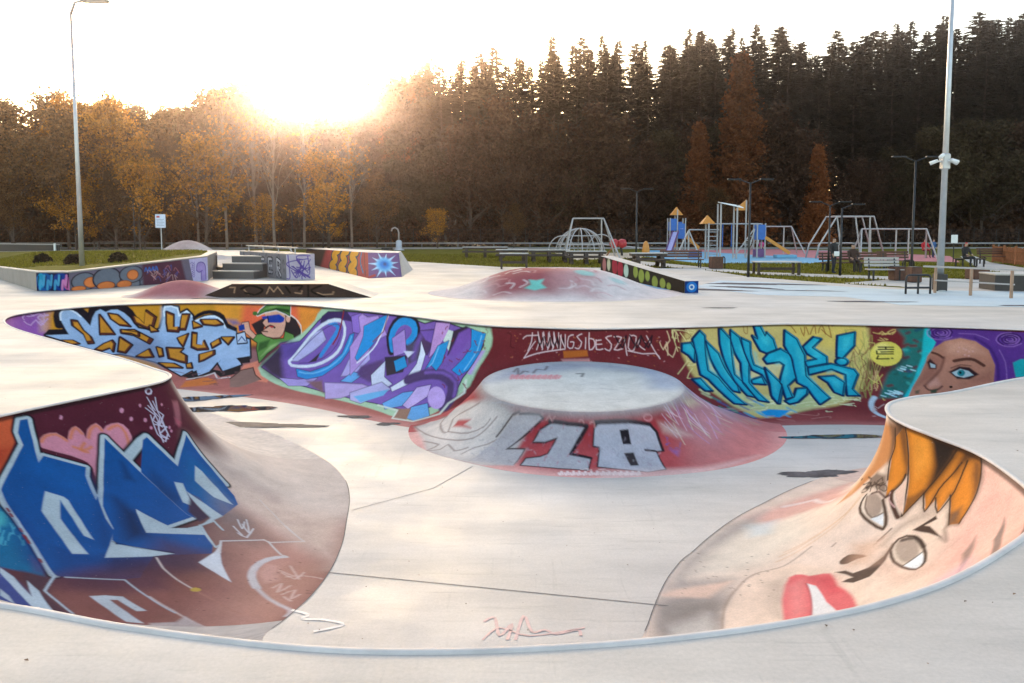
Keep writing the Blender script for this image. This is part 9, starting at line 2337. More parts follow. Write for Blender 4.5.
# mounds on the deck
def hump(name, cx, cy, rx, ry, h, label, ops=(), base=(214, 196, 188), p=1.6, flat=0.0, rot=0):
    n = 110 if ops else 60; t = empty(name, (0, 0, 0), 0, label, 'mound')
    cv = Canvas(cx - rx, cx + rx, n * 2, cy - ry, cy + ry, n, base); X, Y = np.meshgrid(cv.u, cv.v, indexing='ij')
    r = np.sqrt(((X - cx) / rx) ** 2 + ((Y - cy) / ry) ** 2); q = np.clip((r - flat) / (1 - flat), 0, 1)
    Z = h * (0.5 + 0.5 * np.cos(math.pi * q)) ** p; Z = np.where(r >= 1, -.03, Z + .004)
    cv.run(ops); cv.speckle(.03); me = grid_mesh('mound_surface', np.stack([X.ravel(), Y.ravel(), Z.ravel()], 1), n * 2, n, flip=True); cv.apply(me)
    import bmesh
    bm = bmesh.new(); bm.from_mesh(me); bmesh.ops.delete(bm, geom=[f for f in bm.faces if all(v.co.z < 0 for v in f.verts)], context='FACES'); bm.to_mesh(me); bm.free()
    link('mound_surface', me, M['paint'], t)
PK, WH = (176, 92, 96), (222, 206, 200)
ops = [('P', PK, .45, .9, [(-11.0, 22.3), (-8.9, 22.3), (-9.0, 24.0), (-10.9, 24.0)])]
hump('concrete_mound', -9.95, 23.5, 1.75, 1.3, .46, 'low round mound painted dusty pink left of the dark trapezoid ledge', ops, p=.85)
hump('concrete_mound', -21.6, 52.0, 3.0, 2.6, 1.25, 'pale round mound far back behind the steps', [('P', (190, 150, 140), .8, .6, [(-22.6, 50), (-20.6, 50), (-20.6, 53), (-22.6, 53)])], p=.9)
ops = [('P', (150, 62, 72), .6, .95, [(-.7, 22.2), (1.2, 22.2), (1.6, 24.5), (.3, 25.6), (-.8, 24.4)]), ('P', (176, 96, 100), .5, .6, [(1.0, 22.4), (2.4, 22.0), (2.6, 24.2), (1.2, 25)]),
       ('P', (120, 200, 186), .06, 1, [(.35, 22.6), (.55, 22.75), (.5, 23.05), (.72, 22.95), (.95, 23.0), (.85, 22.75), (1.0, 22.5), (.65, 22.4)]), E_((150, 205, 196), 2.2, 23.6, .3, .28, soft=.1, op=.8), E_((150, 200, 196), 3.2, 23.5, .25, .2, soft=.1, op=.6)]
for i in range(70):
    x, y = rr.uniform(-.9, 3.8), rr.uniform(22.1, 25.4); a = rr.uniform(0, 3); ops.append(Ln(rr.choice([(226, 206, 204), (205, 150, 150), (190, 120, 124), (236, 226, 222)]), .05, [(x, y), (x + .3 * math.cos(a), y + .25 * math.sin(a)), (x + .5 * math.cos(a + .6), y + .4 * math.sin(a + .6))], op=.7))
hump('pump_mound', 1.35, 24.6, 4.0, 3.2, .76, 'broad low hump with faded dark red paint in the middle of the deck', ops, (222, 206, 202), 1.0, .22)

# dark trapezoid ledge with the pale tag
tr = empty('trapezoid_ledge', (0, 0, 0), 0, 'long dark trapezoid ledge with sloping ends and a pale brown tag', 'ledge')
T0, T1 = (-9.15, 22.75), (-4.1, 22.75); ht = .40
F = [(T0[0], T0[1], 0), (T1[0], T1[1], 0), (T1[0] - 1.25, T1[1], ht), (T0[0] + .95, T0[1], ht)]
B = [(x, y + 1.3, z) for x, y, z in F]
MB().add(F + B, [(0, 1, 2, 3), (5, 4, 7, 6), (3, 2, 6, 7), (1, 5, 6, 2), (0, 3, 7, 4)]).build('ledge_block', M['deck'], tr)
ops = []; c = (176, 140, 112)
def TX_(px, py): return ((px - 202) / 170 * 5.05, (297 - py) / 13.6 * ht)
for s_ in ([(232, 286.5), (237, 286.5), (236, 292)], [(246, 289), (250, 293.5), (258, 294)], [(268, 293), (271, 286), (275, 291), (279, 286), (284, 293)], [(296, 292), (302, 293), (303, 290)], [(318, 292), (323, 294), (333, 293.5), (334, 291)]):
    ops.append(Ln(c, .035, [TX_(*p) for p in s_], sm=False))
bk = (14, 10, 9)
for s_ in ([(243, 288), (252, 284.6), (264, 289), (257, 294), (247, 292)], [(287, 286), (291, 292)], [(293, 285), (303, 284.5), (300, 289)], [(309, 284), (309, 296)], [(322, 284.5), (312, 290), (324, 296)]):
    ops.append(Ln(bk, .06, [TX_(*p) for p in s_]))
nu, nv = 240, 30; cv = Canvas(0, 5.05, nu, 0, ht, nv, (66, 52, 47)); cv.run(ops); cv.speckle(.05)
U, V = np.meshgrid(cv.u / 5.05, cv.v / ht, indexing='ij')
X = T0[0] + .95 * V * 1 + U * (5.05 - 2.2 * V); me = grid_mesh('painted_panel', np.stack([X.ravel(), np.full(X.size, T0[1] - .004), (V * (ht - .015)).ravel()], 1), nu, nv, flip=True)
# paint laid in unsheared metres
cv.c = cv.c[np.clip(((X - T0[0]) / 5.05 * (nu - 1)).astype(int), 0, nu - 1), np.arange(nv)[None, :].repeat(nu, 0)]; cv.apply(me)
link('painted_panel', me, M['paint'], tr)
MB().beam((T0[0] + .95, T0[1] - .006, ht - .01), (T1[0] - 1.25, T1[1] - .006, ht - .01), .02, .03).build('edge_strip', M['brownwood'], tr)

# quarter bank with starburst
bk_ = empty('bank_ramp', (0, 0, 0), 0, 'wedge shaped bank ramp painted with yellow letters and a blue starburst', 'ramp')
a0, a1, a2 = (-6.98, 32.55), (-5.80, 31.56), (-4.60, 32.55)
b0 = (-12.4, 46.5); ph = .92
tl, tm, tr_ = (-11.3, 43.0), (-6.6, 35.8), (-5.1, 35.2)
V0 = [(*b0, 0), (*a1, 0), (*a2, 0), (-4.9, 38.5, 0), (-12.0, 47.5, 0), (*tl, ph), (*tm, ph), (*tr_, ph), (-5.4, 38.0, ph), (-10.6, 44.5, ph)]
MB().add(V0, [(2, 3, 8, 7), (3, 4, 9, 8), (4, 0, 5, 9), (5, 6, 7, 8, 9)]).build('ramp_block', M['deck'], bk_)
def lift(p, k=.008): return (p[0] - k * .3, p[1] - k, p[2] + k * .7)
OR2, TE = (236, 160, 40), (38, 70, 84)
wl = 8.0
ops = [('P', (60, 46, 42), .1, 1, [(-.1, -.1), (3.4, -.1), (3.0, 1.5), (-.1, 1.5)]), ('P', (176, 70, 66), .3, 1, [(2.7, -.1), (8.1, -.1), (8.1, 1.4), (2.9, 1.4)])]
for x in (4.0, 5.1, 6.2):
    ops += [Ln(TE, .62, [(x + .55, 1.2), (x, .95), (x + .45, .6), (x, .3), (x + .5, .08)]), Ln(OR2, .42, [(x + .55, 1.2), (x, .95), (x + .45, .6), (x, .3), (x + .5, .08)])]
ops += [Ln((50, 120, 160), .1, [(7.3, 1.2), (7.2, .7), (7.5, .2)]), Ln((90, 60, 60), .06, [(7.6, 1.2), (7.7, .1)])]
panel('painted_panel', [lift(p) for p in (V0[0], V0[1], V0[6], V0[5])], wl, 1.2, .03, ops, (150, 60, 60), bk_, 'bank face with yellow letters on red')
ops = [('P', (120, 80, 130), .1, .8, [(0, 0), (1.6, 0), (1.6, 1.2), (0, 1.2)])]
for k in range(11):
    a = k * 2 * math.pi / 11 + .2; ops.append(('P', (190, 226, 246), .03, 1, [(.82 + .12 * math.cos(a - 1), .6 + .12 * math.sin(a - 1)), (.82 + (.75 + .12 * (k % 2)) * math.cos(a), .6 + (.55 + .1 * (k % 2)) * math.sin(a)), (.82 + .12 * math.cos(a + 1), .6 + .12 * math.sin(a + 1))]))
ops += [E_((110, 190, 236), .82, .6, .42, .34, soft=.1), E_((40, 130, 210), .82, .6, .26, .2, soft=.1), E_((60, 90, 140), .85, .62, .09, .08, soft=.05), Ln((176, 60, 60), .1, [(.06, .05), (.3, .12)])]
panel('painted_panel', [lift(p, .012) for p in (V0[1], V0[2], V0[7], V0[6])], 1.65, 1.2, .018, ops, (96, 84, 130), bk_, 'bank face with a blue and white starburst')

# black ledge with green and red circles, falling to the right
lb = empty('sloping_ledge', (0, 0, 0), 0, 'black sloping ledge with pale green and red round shapes beside the broad hump', 'ledge')
p0, p1 = (3.9, 34.2), (5.85, 24.3)   # long axis
pa, pb = (4.1, 34.0), (5.75, 24.4)
Wd = .55
V0 = [(p0[0], p0[1], 0), (p1[0] - .45, p1[1], 0), (p1[0] - .45, p1[1], .38), (p0[0], p0[1], .82), (p0[0] + Wd, p0[1] + .1, 0), (p1[0], p1[1] + .12, 0), (p1[0], p1[1] + .12, .38), (p0[0] + Wd, p0[1] + .1, .82)]
MB().add(V0, [(0, 1, 2, 3), (1, 5, 6, 2), (5, 4, 7, 6), (3, 2, 6, 7), (4, 0, 3, 7)]).build('ledge_block', M['deck'], lb)
wl = math.dist(V0[0], V0[1]); ops = []
YG, RD = (150, 160, 70), (160, 40, 60)
for x, y, r, c in [(.6, .35, .22, (170, 110, 110)), (1.3, .4, .2, (190, 190, 160)), (2.2, .4, .3, RD), (3.0, .35, .3, RD), (3.8, .35, .24, (190, 210, 190)), (5.0, .4, .22, YG), (5.7, .3, .26, YG), (6.4, .36, .2, YG), (7.2, .2, .24, YG), (8.0, .22, .22, YG), (8.6, .16, .16, YG)]:
    ops += [E_(c, x, y, r * 1.3, r, soft=.04)]
panel('painted_panel', [(v[0] - .012, v[1] - .004, v[2] * .99) for v in (V0[0], V0[1], V0[2], V0[3])], wl, .6, .03, ops, (38, 32, 26), lb, 'black ledge side with pale green and red circles')
panel('painted_panel', [(v[0], v[1] - .012, v[2] * .99) for v in (V0[1], V0[5], V0[6], V0[2])], .5, .38, .015, [E_((40, 120, 200), .25, .19, .2, .17), E_((220, 230, 235), .25, .19, .1, .09), E_((40, 100, 180), .25, .19, .06, .05)], (30, 60, 120), lb, 'ledge end with a blue round symbol')
sheet('blue_slab', [(2.9, 26.6), (5.2, 25.6), (4.6, 30.8), (3.3, 31.4)], mat('blue_sprayed_concrete', (0.10, 0.27, 0.50), .6, 0, .4, 2), .006)

# ------------------------------------------------------------------ tables and benches
def picnic(loc, rz, label, L=2.0):
    t = empty('picnic_table', (*loc, -.015), rz, label, 'picnic table', 'picnic tables in a row on the grass')
    MB().box(-L / 2, L / 2, -.40, .40, .72, .77, .01).build('table_top', M['tabletop'], t); MB().box(-L / 2 + .02, L / 2 - .02, -.37, .37, .60, .717).build('apron', M['wood'], t)
    for s in (-1, 1): MB().box(-L / 2, L / 2, s * .72 - .16, s * .72 + .16, .38, .47, .01).build('seat', M['wood'], t)
    for s in ((-1, 1) if L < 2.2 else (-1, 0, 1)):
        x = s * (L / 2 - .3); f = MB()
        f.beam((x, -.75, 0), (x, -.28, .70), .20, .16); f.beam((x, .75, 0), (x, .28, .70), .20, .16); f.beam((x, -.85, .33), (x, .85, .33), .14, .15); f.beam((x, -.4, .66), (x, .4, .66), .09, .07)
        f.build('leg_frame', M['wood'], t)
def bench(loc, rz, label, L=1.9, back=True, m='brownwood', name='park_bench', h=.45):
    t = empty(name, (*loc, -.015), rz, label, 'bench')
    s = MB()
    for k in range(4): s.box(-L / 2, L / 2, -.22 + k * .12, -.12 + k * .12, h - .04, h, .005)
    s.build('seat', M[m], t)
    if back:
        s = MB()
        for k in range(3): s.beam((-L / 2, .28 + k * .03, h + .14 + k * .13), (L / 2, .28 + k * .03, h + .14 + k * .13), .03, .10)
        s.build('backrest', M[m], t)
    for q in (-1, 1):
        x = q * (L / 2 - .18); f = MB(); f.beam((x, -.2, 0), (x, -.2, h - .04), .06, .06).beam((x, .24, 0), (x, .24, h - .04), .06, .06).beam((x, -.22, h - .06), (x, .26, h - .06), .06, .04)
        if back: f.beam((x, .24, h - .04), (x, .36, h + .45), .05, .05)
        f.build('leg', M['black'], t)
    return t
picnic((-1.90, 54.94), .05, 'picnic table furthest left in the row, below the small orange bush', 3.2)
picnic((2.25, 47.43), .02, 'picnic table in front of the dome climber, third from the left', 2.5)
picnic((4.24, 44.71), -.02, 'picnic table right of centre below the white swing frame', 2.3)
picnic((0.00, 48.16), 0, 'picnic table behind the near high table, second from the left', 2.0)
picnic((7.18, 41.16), .05, 'picnic table half hidden behind the sloping black ledge', 1.9)
def high_table(loc, L, W_, h, label, m='tabletop', name='games_table', rz=0):
    t = empty(name, (*loc, -.015), rz, label, 'table')
    MB().box(-L / 2, L / 2, -W_ / 2, W_ / 2, h - .05, h, .01).build('table_top', M[m], t)
    for a in (-1, 1):
        for b in (-1, 1): MB().box(a * (L / 2 - .1) - .05, a * (L / 2 - .1) + .05, b * (W_ / 2 - .1) - .05, b * (W_ / 2 - .1) + .05, 0, h - .053).build('leg', M['wood'], t)
    MB().box(-L / 2 + .15, L / 2 - .15, -.04, .04, h * .35, h * .35 + .12).build('stretcher', M['wood'], t)
high_table((0.10, 39.10), 1.45, .5, .82, 'narrow high bench table with thin dark legs nearest the broad hump', 'tabletop')
high_table((11.64, 34.35), 1.95, .9, .60, 'low pale topped table alone on the grass in front of the orange slide')
high_table((-34.20, 68.12), 4.2, 1.0, .95, 'dark long table behind the raised lawn on the left', 'wood')
bench((8.86, 40.63), 0, 'brown bench with a low back beside the square litter bin', 2.2)
bench((15.58, 36.79), 0, 'brown bench furthest left in the group right of the standing person', 2.0)
bench((17.20, 37.23), 0.1, 'brown bench in the middle of the bench group', 1.8)
bench((14.64, 30.63), -.05, 'grey bench with a blue grey back in front of the brown ones', 1.35, True, 'paintsteel')
bench((19.21, 39.10), 0.0, 'brown bench behind the square bins', 1.6)
bench((28.38, 45.36), 0, 'dark bench close to the orange wooden fence', 2.4)
def bin_(loc, w_, h, label):
    t = empty('litter_bin', (*loc, -.015), .05, label, 'bin')
    s = MB()
    for k in range(7):
        x = -w_ / 2 + (k + .5) * w_ / 7; s.box(x - w_ / 16, x + w_ / 16, -w_ / 2 - .02, -w_ / 2, 0.03, h - .02); s.box(x - w_ / 16, x + w_ / 16, w_ / 2, w_ / 2 + .02, .03, h - .02)
        s.box(-w_ / 2 - .02, -w_ / 2, x - w_ / 16, x + w_ / 16, .03, h - .02); s.box(w_ / 2, w_ / 2 + .02, x - w_ / 16, x + w_ / 16, .03, h - .02)
    s.build('slat_casing', M['brownwood'], t); MB().box(-w_ / 2 + .01, w_ / 2 - .01, -w_ / 2 + .01, w_ / 2 - .01, 0, h, .01).build('liner', M['black'], t)
bin_((10.36, 39.60), .55, .62, 'square slatted litter bin right of the brown bench with a low back')
bin_((15.15, 30.63), .45, .56, 'square slatted bin right of the grey bench')
bin_((15.22, 29.47), .36, .60, 'square slatted bin at the foot of the dark lamp by the swing frame')
bin_((18.66, 31.25), .6, .45, 'square slatted planter box behind the railing')
def hoop(loc, w_, h, label, m='black', bar_=False, name='bike_hoop', rz=0, r=.03):
    t = empty(name, (*loc, -.015), rz, label, 'hoop' if not bar_ else 'barrier')
    MB().tube([(-w_ / 2, 0, 0), (-w_ / 2, 0, h - .1), (-w_ / 2 + .03, 0, h - .03), (-w_ / 2 + .1, 0, h), (w_ / 2 - .1, 0, h), (w_ / 2 - .03, 0, h - .03), (w_ / 2, 0, h - .1), (w_ / 2, 0, 0)], r, 8).build('hoop_tube', M[m], t, True)
    if bar_:
        MB().bar((-w_ / 2, 0, h * .35), (w_ / 2, 0, h * .35), r).build('cross_bar', M[m], t); MB().bar((0, 0, 0), (0, 0, h - .03), r).build('post', M[m], t)
hoop((10.72, 39.60), .18, .62, 'thin dark bicycle hoop right of the slatted litter bin')
hoop((17.69, 36.36), .45, .6, 'thin dark bicycle hoop behind the grey bench')
hoop((18.06, 35.53), .5, .6, 'thin dark bicycle hoop left of the dark lamp by the swing frame')
hoop((12.53, 24.00), .80, .60, 'low black barrier frame on the deck left of the camera mast', 'black', True, 'low_barrier', .1, .032)
# double railing on the right
rl = empty('flat_railing', (0, 0, 0), 0, 'low two bar railing in pale steel with brownish posts at the right edge', 'railing')
r0, r1 = (13.35, 25.1), (16.4, 22.2)
rp = [(13.27, 24.4), (13.8, 23.4), (14.45, 22.5), (15.1, 21.6)]
M['rustpost'] = mat('rusty_post', (0.34, 0.22, 0.15), .6, .3, .2, 5)
for x, y in rp: MB().box(x - .035, x + .035, y - .035, y + .035, 0, .80, .006).build('post', M['rustpost'], rl)
MB().beam((13.08, 24.75, .82), (15.4, 21.2, .82), .10, .05).build('top_bar', M['paintsteel'], rl)
MB().beam((13.25, 24.4, .40), (14.5, 22.45, .40), .05, .04).build('lower_bar', M['paintsteel'], rl)
blk = empty('dark_block', (0, 0, 0), 0, 'low dark block with a pale cap beside the railing at the right edge', 'ledge')
MB().prism([(15.7, 25.3), (20, 24.4), (20.3, 25.6), (15.9, 26.5)], 0, .50).build('block_body', M['darkconc'], blk)
MB().prism([(15.66, 25.26), (20, 24.36), (20.34, 25.64), (15.9, 26.54)], .503, .55).build('cap', M['path'], blk)
# wooden fence right
wf = empty('wooden_fence', (0, 0, 0), 0, 'orange brown slatted wooden fence at the right edge', 'fence')
f0, f1 = Vector((30.2, 49.5)), Vector((29.5, 40.5)); s = MB()
f0, f1 = Vector((29.31, 47.43)), Vector((26.18, 37.23))
n = 46
for k in range(n):
    p = f0.lerp(f1, k / (n - 1)); s.box(p.x - .07, p.x + .07, p.y - .02, p.y + .02, .05, .95 + .03 * math.sin(k * 1.7))
s.build('slat', M['fencewood'], wf)
for z in (.25, .75): MB().beam((f0.x, f0.y + .05, z), (f1.x, f1.y + .05, z), .05, .08).build('rail', M['fencewood'], wf)
for k in range(6):
    p = f0.lerp(f1, k / 5); MB().box(p.x - .05, p.x + .05, p.y + .06, p.y + .16, 0, 1.05).build('post', M['fencewood'], wf)

# ------------------------------------------------------------------ far fence and rail
ff = empty('mesh_fence', (0, 87.2, 0), 0, 'long dark mesh fence along the foot of the forest', 'fence')
for k in range(62): MB().bar((-76 + k * 2.5, 0, 0), (-76 + k * 2.5, 0, 2.0), .04, 6).build('post', M['black'], ff)
s = MB()
for z in (.1, .5, 1.0, 1.5, 1.95): s.bar((-76, 0, z), (76.5, 0, z), .012, 4)
for k in range(610): s.bar((-76 + k * .25, 0, .1), (-76 + k * .25, 0, 1.95), .008, 3)
s.build('wire_mesh', M['black'], ff)
gr = empty('guard_rail', (0, 86.6, 0), 0, 'low grey rail running along the far path', 'railing')
MB().box(-80, 80, -.04, .04, .35, .52).build('rail', M['greyconc'], gr)
for k in range(40): MB().box(-78 + k * 4 - .05, -78 + k * 4 + .05, .042, .12, 0, .5).build('post', M['greyconc'], gr)
lr = empty('black_barrier', (0, 0, 0), 0, 'black panel barrier with a white post at the far left', 'barrier')
MB().beam((-52, 66, .55), (-33, 57, .55), .06, .55).build('panel', M['black'], lr)
MB().beam((-52, 66, .87), (-33, 57, .87), .09, .06).build('top_rail', M['paintsteel'], lr)
for t in (.02, .3, .61, .98): MB().box(-52 + 19 * t - .06, -52 + 19 * t + .06, 66 - 9 * t - .2, 66 - 9 * t - .08, 0, .95).build('post', M['white'], lr)

# sign on a pole
sg = empty('sign_board', (*(-28.67, 63.94), 0), 0, 'white notice sign with a red line on a thin post behind the raised lawn', 'sign')
MB().bar((0, 0, 0), (0, 0, 3.0), .045, 8).build('post', M['steel'], sg)
pl = MB().box(-.42, .42, -.09, -.05, 2.1, 3.2, .01).build('board', mat('sign_white', (.62, .68, .80), .4), sg)
MB().box(-.30, -.05, -.097, -.092, 2.92, 3.06).build('red_mark', M['red'], pl)
s = MB()
for k in range(5): s.box(-.3, .3 - .1 * (k % 2), -.097, -.092, 2.75 - k * .12, 2.79 - k * .12)
s.build('text_lines', mat('sign_grey', (.3, .34, .42), .5), pl)
nt_ = empty('notice_plate', (*(26.82, 47.43), 0), 0, 'small white notice plate on a thin post right of the camera mast', 'sign')
MB().bar((0, 0, 0), (0, 0, 1.6), .03).build('post', M['black'], nt_); MB().box(-.2, .2, -.05, -.03, 1.15, 1.65, .005).build('board', M['white'], nt_)
# water tap with curved neck
wt = empty('curved_spout', (*(-10.55, 72.88), -.01), 0, 'grey drinking fountain post with a curved spout at the edge of the lawn', 'fountain')
MB().lathe([(.5, 0), (.5, .1), (.42, .15), (.3, .2), (.28, .85), (.2, .95), (.08, 1.0)], 16).build('base', M['steel'], wt, True)
MB().tube([(0, 0, .9), (0, 0, 1.7), (-.1, 0, 2.0), (-.35, 0, 2.15), (-.6, 0, 2.05), (-.68, 0, 1.8)], .07, 8).build('spout', M['paintsteel'], wt, True)
MB().box(-1.6, -.6, -.3, .3, 0, .28, .02).build('bench_block', M['black'], wt)
sp = empty('slanted_post', (*(-13.07, 47.43), 0), 0, 'short pale slanting post standing on the deck behind the grey ledge', 'post')
MB().bar((0, 0, 0), (-.45, 0, .9), .05, 8).build('shaft', M['paintsteel'], sp); MB().lathe([(.12, 0), (.12, .03), (.05, .04)], 10).build('foot', M['steel'], sp)

# fallen leaves scattered over the concrete
def fallen():
    rs = np.random.RandomState(12); C = []
    for _ in range(260):
        x, y = rs.uniform(-6, 6), rs.uniform(2.6, 15)
        C.append((x, y))
    V = []
    for x, y in C:
        inside = in_poly(x, y, [tuple(p) for p in LIP]); infl = in_poly(x, y, [tuple(p) for p in FOOT])
        if inside and not infl: continue
        if infl and (x - 1.25) ** 2 + (y - 13.7) ** 2 < 13: continue
        z = (-D if infl else 0) + .006; s_ = rs.uniform(.006, .015); a = rs.uniform(0, 6.28); c, d = math.cos(a) * s_, math.sin(a) * s_
        V += [(x - c, y - d, z), (x + d * .6, y - c * .6, z + s_ * .4), (x + c, y + d, z + .002), (x - d * .6, y + c * .6, z + s_ * .3)]
    tag(link('fallen_leaves', quads_mesh('fallen_leaves', np.array(V)), mat('dry_leaf', (.12, .06, .03), .8, 0, 0, island=.6)), 'tiny dry brown leaves scattered over the concrete', 'fallen leaves', kind='stuff')
fallen()

# ------------------------------------------------------------------ playground
T_ = lambda s, p, q, r=.05: s.bar(p, q, r, 7)
def dome_climber():
    t = empty('dome_climber', (*(5.69, 65.27), 0), 0, 'silver dome of curved climbing bars behind the picnic tables', 'climbing frame')
    R, H_ = 2.05, 2.05
    for k in range(6):
        a = math.pi * k / 6; MB().tube([(R * math.cos(b) * math.cos(a), R * math.cos(b) * math.sin(a), H_ * math.sin(b)) for b in np.linspace(0, math.pi, 17)], .05, 6).build('arch', M['paintsteel'], t, True)
    for z in (.35, .7): 
        rr_ = R * math.sqrt(1 - z * z); MB().tube([(rr_ * math.cos(b), rr_ * math.sin(b), H_ * z) for b in np.linspace(0, 2 * math.pi, 24, endpoint=False)], .045, 6, closed=True).build('ring', M['paintsteel'], t, True)
    for cx, r in ((-1.6, 1.1), (1.7, 1.2)):
        MB().tube([(cx + r * math.cos(b), -.6, 1.3 * r * math.sin(b)) for b in np.linspace(0, math.pi, 13)], .045, 6).build('side_arch', M['paintsteel'], t, True)
dome_climber()
def frame_a(loc, x0, x1, h, foot0, foot1, depth, label, name='swing_frame', r=.055, rz=0, mid=(), z0=0, seats=0):
    t = empty(name, (*loc, z0), rz, label, 'swing')
    T_(MB(), (x0, 0, h), (x1, 0, h), r).build('top_bar', M['paintsteel'], t)
    for x, f in ((x0, foot0), (x1, foot1)):
        for d in (-1, 1): T_(MB(), (x, 0, h), (f, d * depth, 0), r).build('leg', M['paintsteel'], t)
    for x in mid: T_(MB(), (x, 0, h), (x, 0, 0), r).build('leg', M['paintsteel'], t)
    for k in range(seats):
        x = x0 + (x1 - x0) * (k + .5) / seats; s = MB()
        for d in (-.22, .22): s.bar((x + d, 0, h - .05), (x + d, 0, .5), .012, 4)
        ch = s.build('chain', M['black'], t); MB().box(x - .26, x + .26, -.1, .1, .46, .5, .01).build('seat', M['black'], t)
    return t
frame_a((5.45, 55.93), -1.1, 1.1, 2.75, -1.75, 2.1, 1.3, 'white trapezoid swing frame around the silver dome', mid=(.95,))
# spinning net with red parts
sp = empty('spinner', (*(8.33, 59.10), 0), 0, 'low spinning seesaw with red seats right of the white swing frame', 'playground toy')
T_(MB(), (-2.0, 0, .9), (1.6, 0, .55), .05).build('beam', M['paintsteel'], sp)
for x in (-.6, .0): MB().lathe([(.05, .55), (.32, .7), (.36, .9), (.3, 1.15), (.1, 1.25)], 12, (x, 0)).build('seat', M['red'], sp, True)
MB().bar((0, 0, 0), (-.1, 0, .75), .09).build('stand', M['black'], sp)
MB().tube([(-.6, 0, .8), (-1.0, -.3, .3), (-1.2, -.3, 0)], .05, 6).build('leg', M['fencewood'], sp)
MB().lathe([(.28, 0), (.3, .4), (.2, .9), (.06, 1.1)], 10, (1.8, 0)).build('cone', M['orange'], sp, True)

def slide(t, p, q, w_, m, side='purple'):
    s = MB(); p, q = Vector(p), Vector(q); d = (q - p).normalized(); a = d.cross(Vector((0, 0, 1))).normalized()
    s.beam(p, q, w_, .05); o = s.build('slide', M[m], t)
    for k in (-1, 1): MB().beam(p + a * k * (w_ / 2 + .03) + Vector((0, 0, .08)), q + a * k * (w_ / 2 + .03) + Vector((0, 0, .08)), .05, .22).build('slide_side', M[side], o)
def roof(t, x, z, w_, h, m='orange', y=0):
    MB().add([(x - w_ / 2, y - w_ / 2, z), (x + w_ / 2, y - w_ / 2, z), (x + w_ / 2, y + w_ / 2, z), (x - w_ / 2, y + w_ / 2, z), (x, y, z + h)], [(0, 3, 2, 1), (0, 1, 4), (1, 2, 4), (2, 3, 4), (3, 0, 4)]).build('roof', M[m], t)
# first tower, 16.3 px per metre here
S1_ = 1 / 13.0
t1 = empty('slide_tower', (*(13.63, 65.27), 0), 0, 'blue play tower with a pointed orange roof and a long lavender slide', 'play tower')
for x, h in ((-.55, 2.9), (.05, 3.6), (.72, 2.9)):
    for y in (-.5, .5): T_(MB(), (x, y, 0), (x, y, h), .055).build('post', M['paintsteel'], t1)
MB().box(-.5, 0, -.54, -.46, 1.85, 2.85, .02).build('panel', M['blue'], t1); MB().box(.1, .68, -.54, -.46, 1.2, 2.45, .02).build('panel', M['blue'], t1)
MB().box(-.5, .68, .46, .54, 1.85, 2.6, .02).build('panel', M['blue'], t1)
MB().box(-.55, .72, -.45, .45, 1.5, 1.58).build('platform', M['purple'], t1)
MB().lathe([(.14, 0), (.14, .02), (.08, .03)], 12).build('round_window', M['lav'], t1).location = (.4, -.56, 2.0)
slide(t1, (-.1, -.6, 1.75), (-1.0, -2.4, .15), .42, 'lav'); slide(t1, (.75, 0, 1.45), (1.9, -.4, .35), .4, 'orange', 'orange')
MB().add([(-.6, -.55, .5), (-.05, -.55, .5), (-.1, -.55, 1.6), (-.6, -.5, .5), (-.05, -.5, .5), (-.1, -.5, 1.6)], [(0, 1, 2), (5, 4, 3), (0, 3, 4, 1), (1, 4, 5, 2), (2, 5, 3, 0)]).build('side_panel', M['orange'], t1)
roof(t1, .05, 3.15, .95, .7)
# climbing frame with ladders and canopy
t2 = empty('climbing_frame', (*(14.29, 53.07), 0), 0, 'tall steel climbing frame with ladders and a tilted white canopy', 'climbing frame')
for x, h in ((-2.3, 1.9), (-1.05, 2.4), (-.25, 3.7), (.85, 3.6)):
    for y in ((-.4, .4) if x > -2 else (0,)): T_(MB(), (x, y, 0), (x, y, h), .06).build('post', M['paintsteel'], t2)
MB().add([(-.3, -.6, 3.72), (1.2, -.6, 3.38), (1.25, .6, 3.55), (-.2, .6, 3.8), (-.3, -.6, 3.78), (1.2, -.6, 3.44), (1.25, .6, 3.61), (-.2, .6, 3.86)], [(3, 2, 1, 0), (4, 5, 6, 7), (0, 1, 5, 4), (1, 2, 6, 5), (2, 3, 7, 6), (3, 0, 4, 7)]).build('canopy', M['white'], t2)
for z in (1.95, 2.35): T_(MB(), (-2.3 if z < 2 else -1.05, 0, z), (2.6 if z > 2 else -.25, 0, z), .045).build('monkey_bar', M['paintsteel'], t2)
for x in (-1.05, -.9, -.6, -.25): pass
for z in np.arange(.3, 2.0, .3): T_(MB(), (-1.05, 0, z), (-.3, 0, z), .03).build('rung', M['paintsteel'], t2)
for x in (.0, .6): MB().bar((x, 0, 2.35), (x, 0, .8), .03, 5).build('rope', M['blue'], t2)
T_(MB(), (-2.3, 0, 1.9), (-3.3, -.6, 0), .05).build('leg', M['paintsteel'], t2); T_(MB(), (-2.3, 0, 1.9), (-1.6, -.6, 0), .05).build('leg', M['paintsteel'], t2)
MB().box(-2.3, -1.4, -.1, .1, .05, .55, .02).build('panel', M['blue'], t2)
roof(t2, -1.05, 2.35, .9, .6)
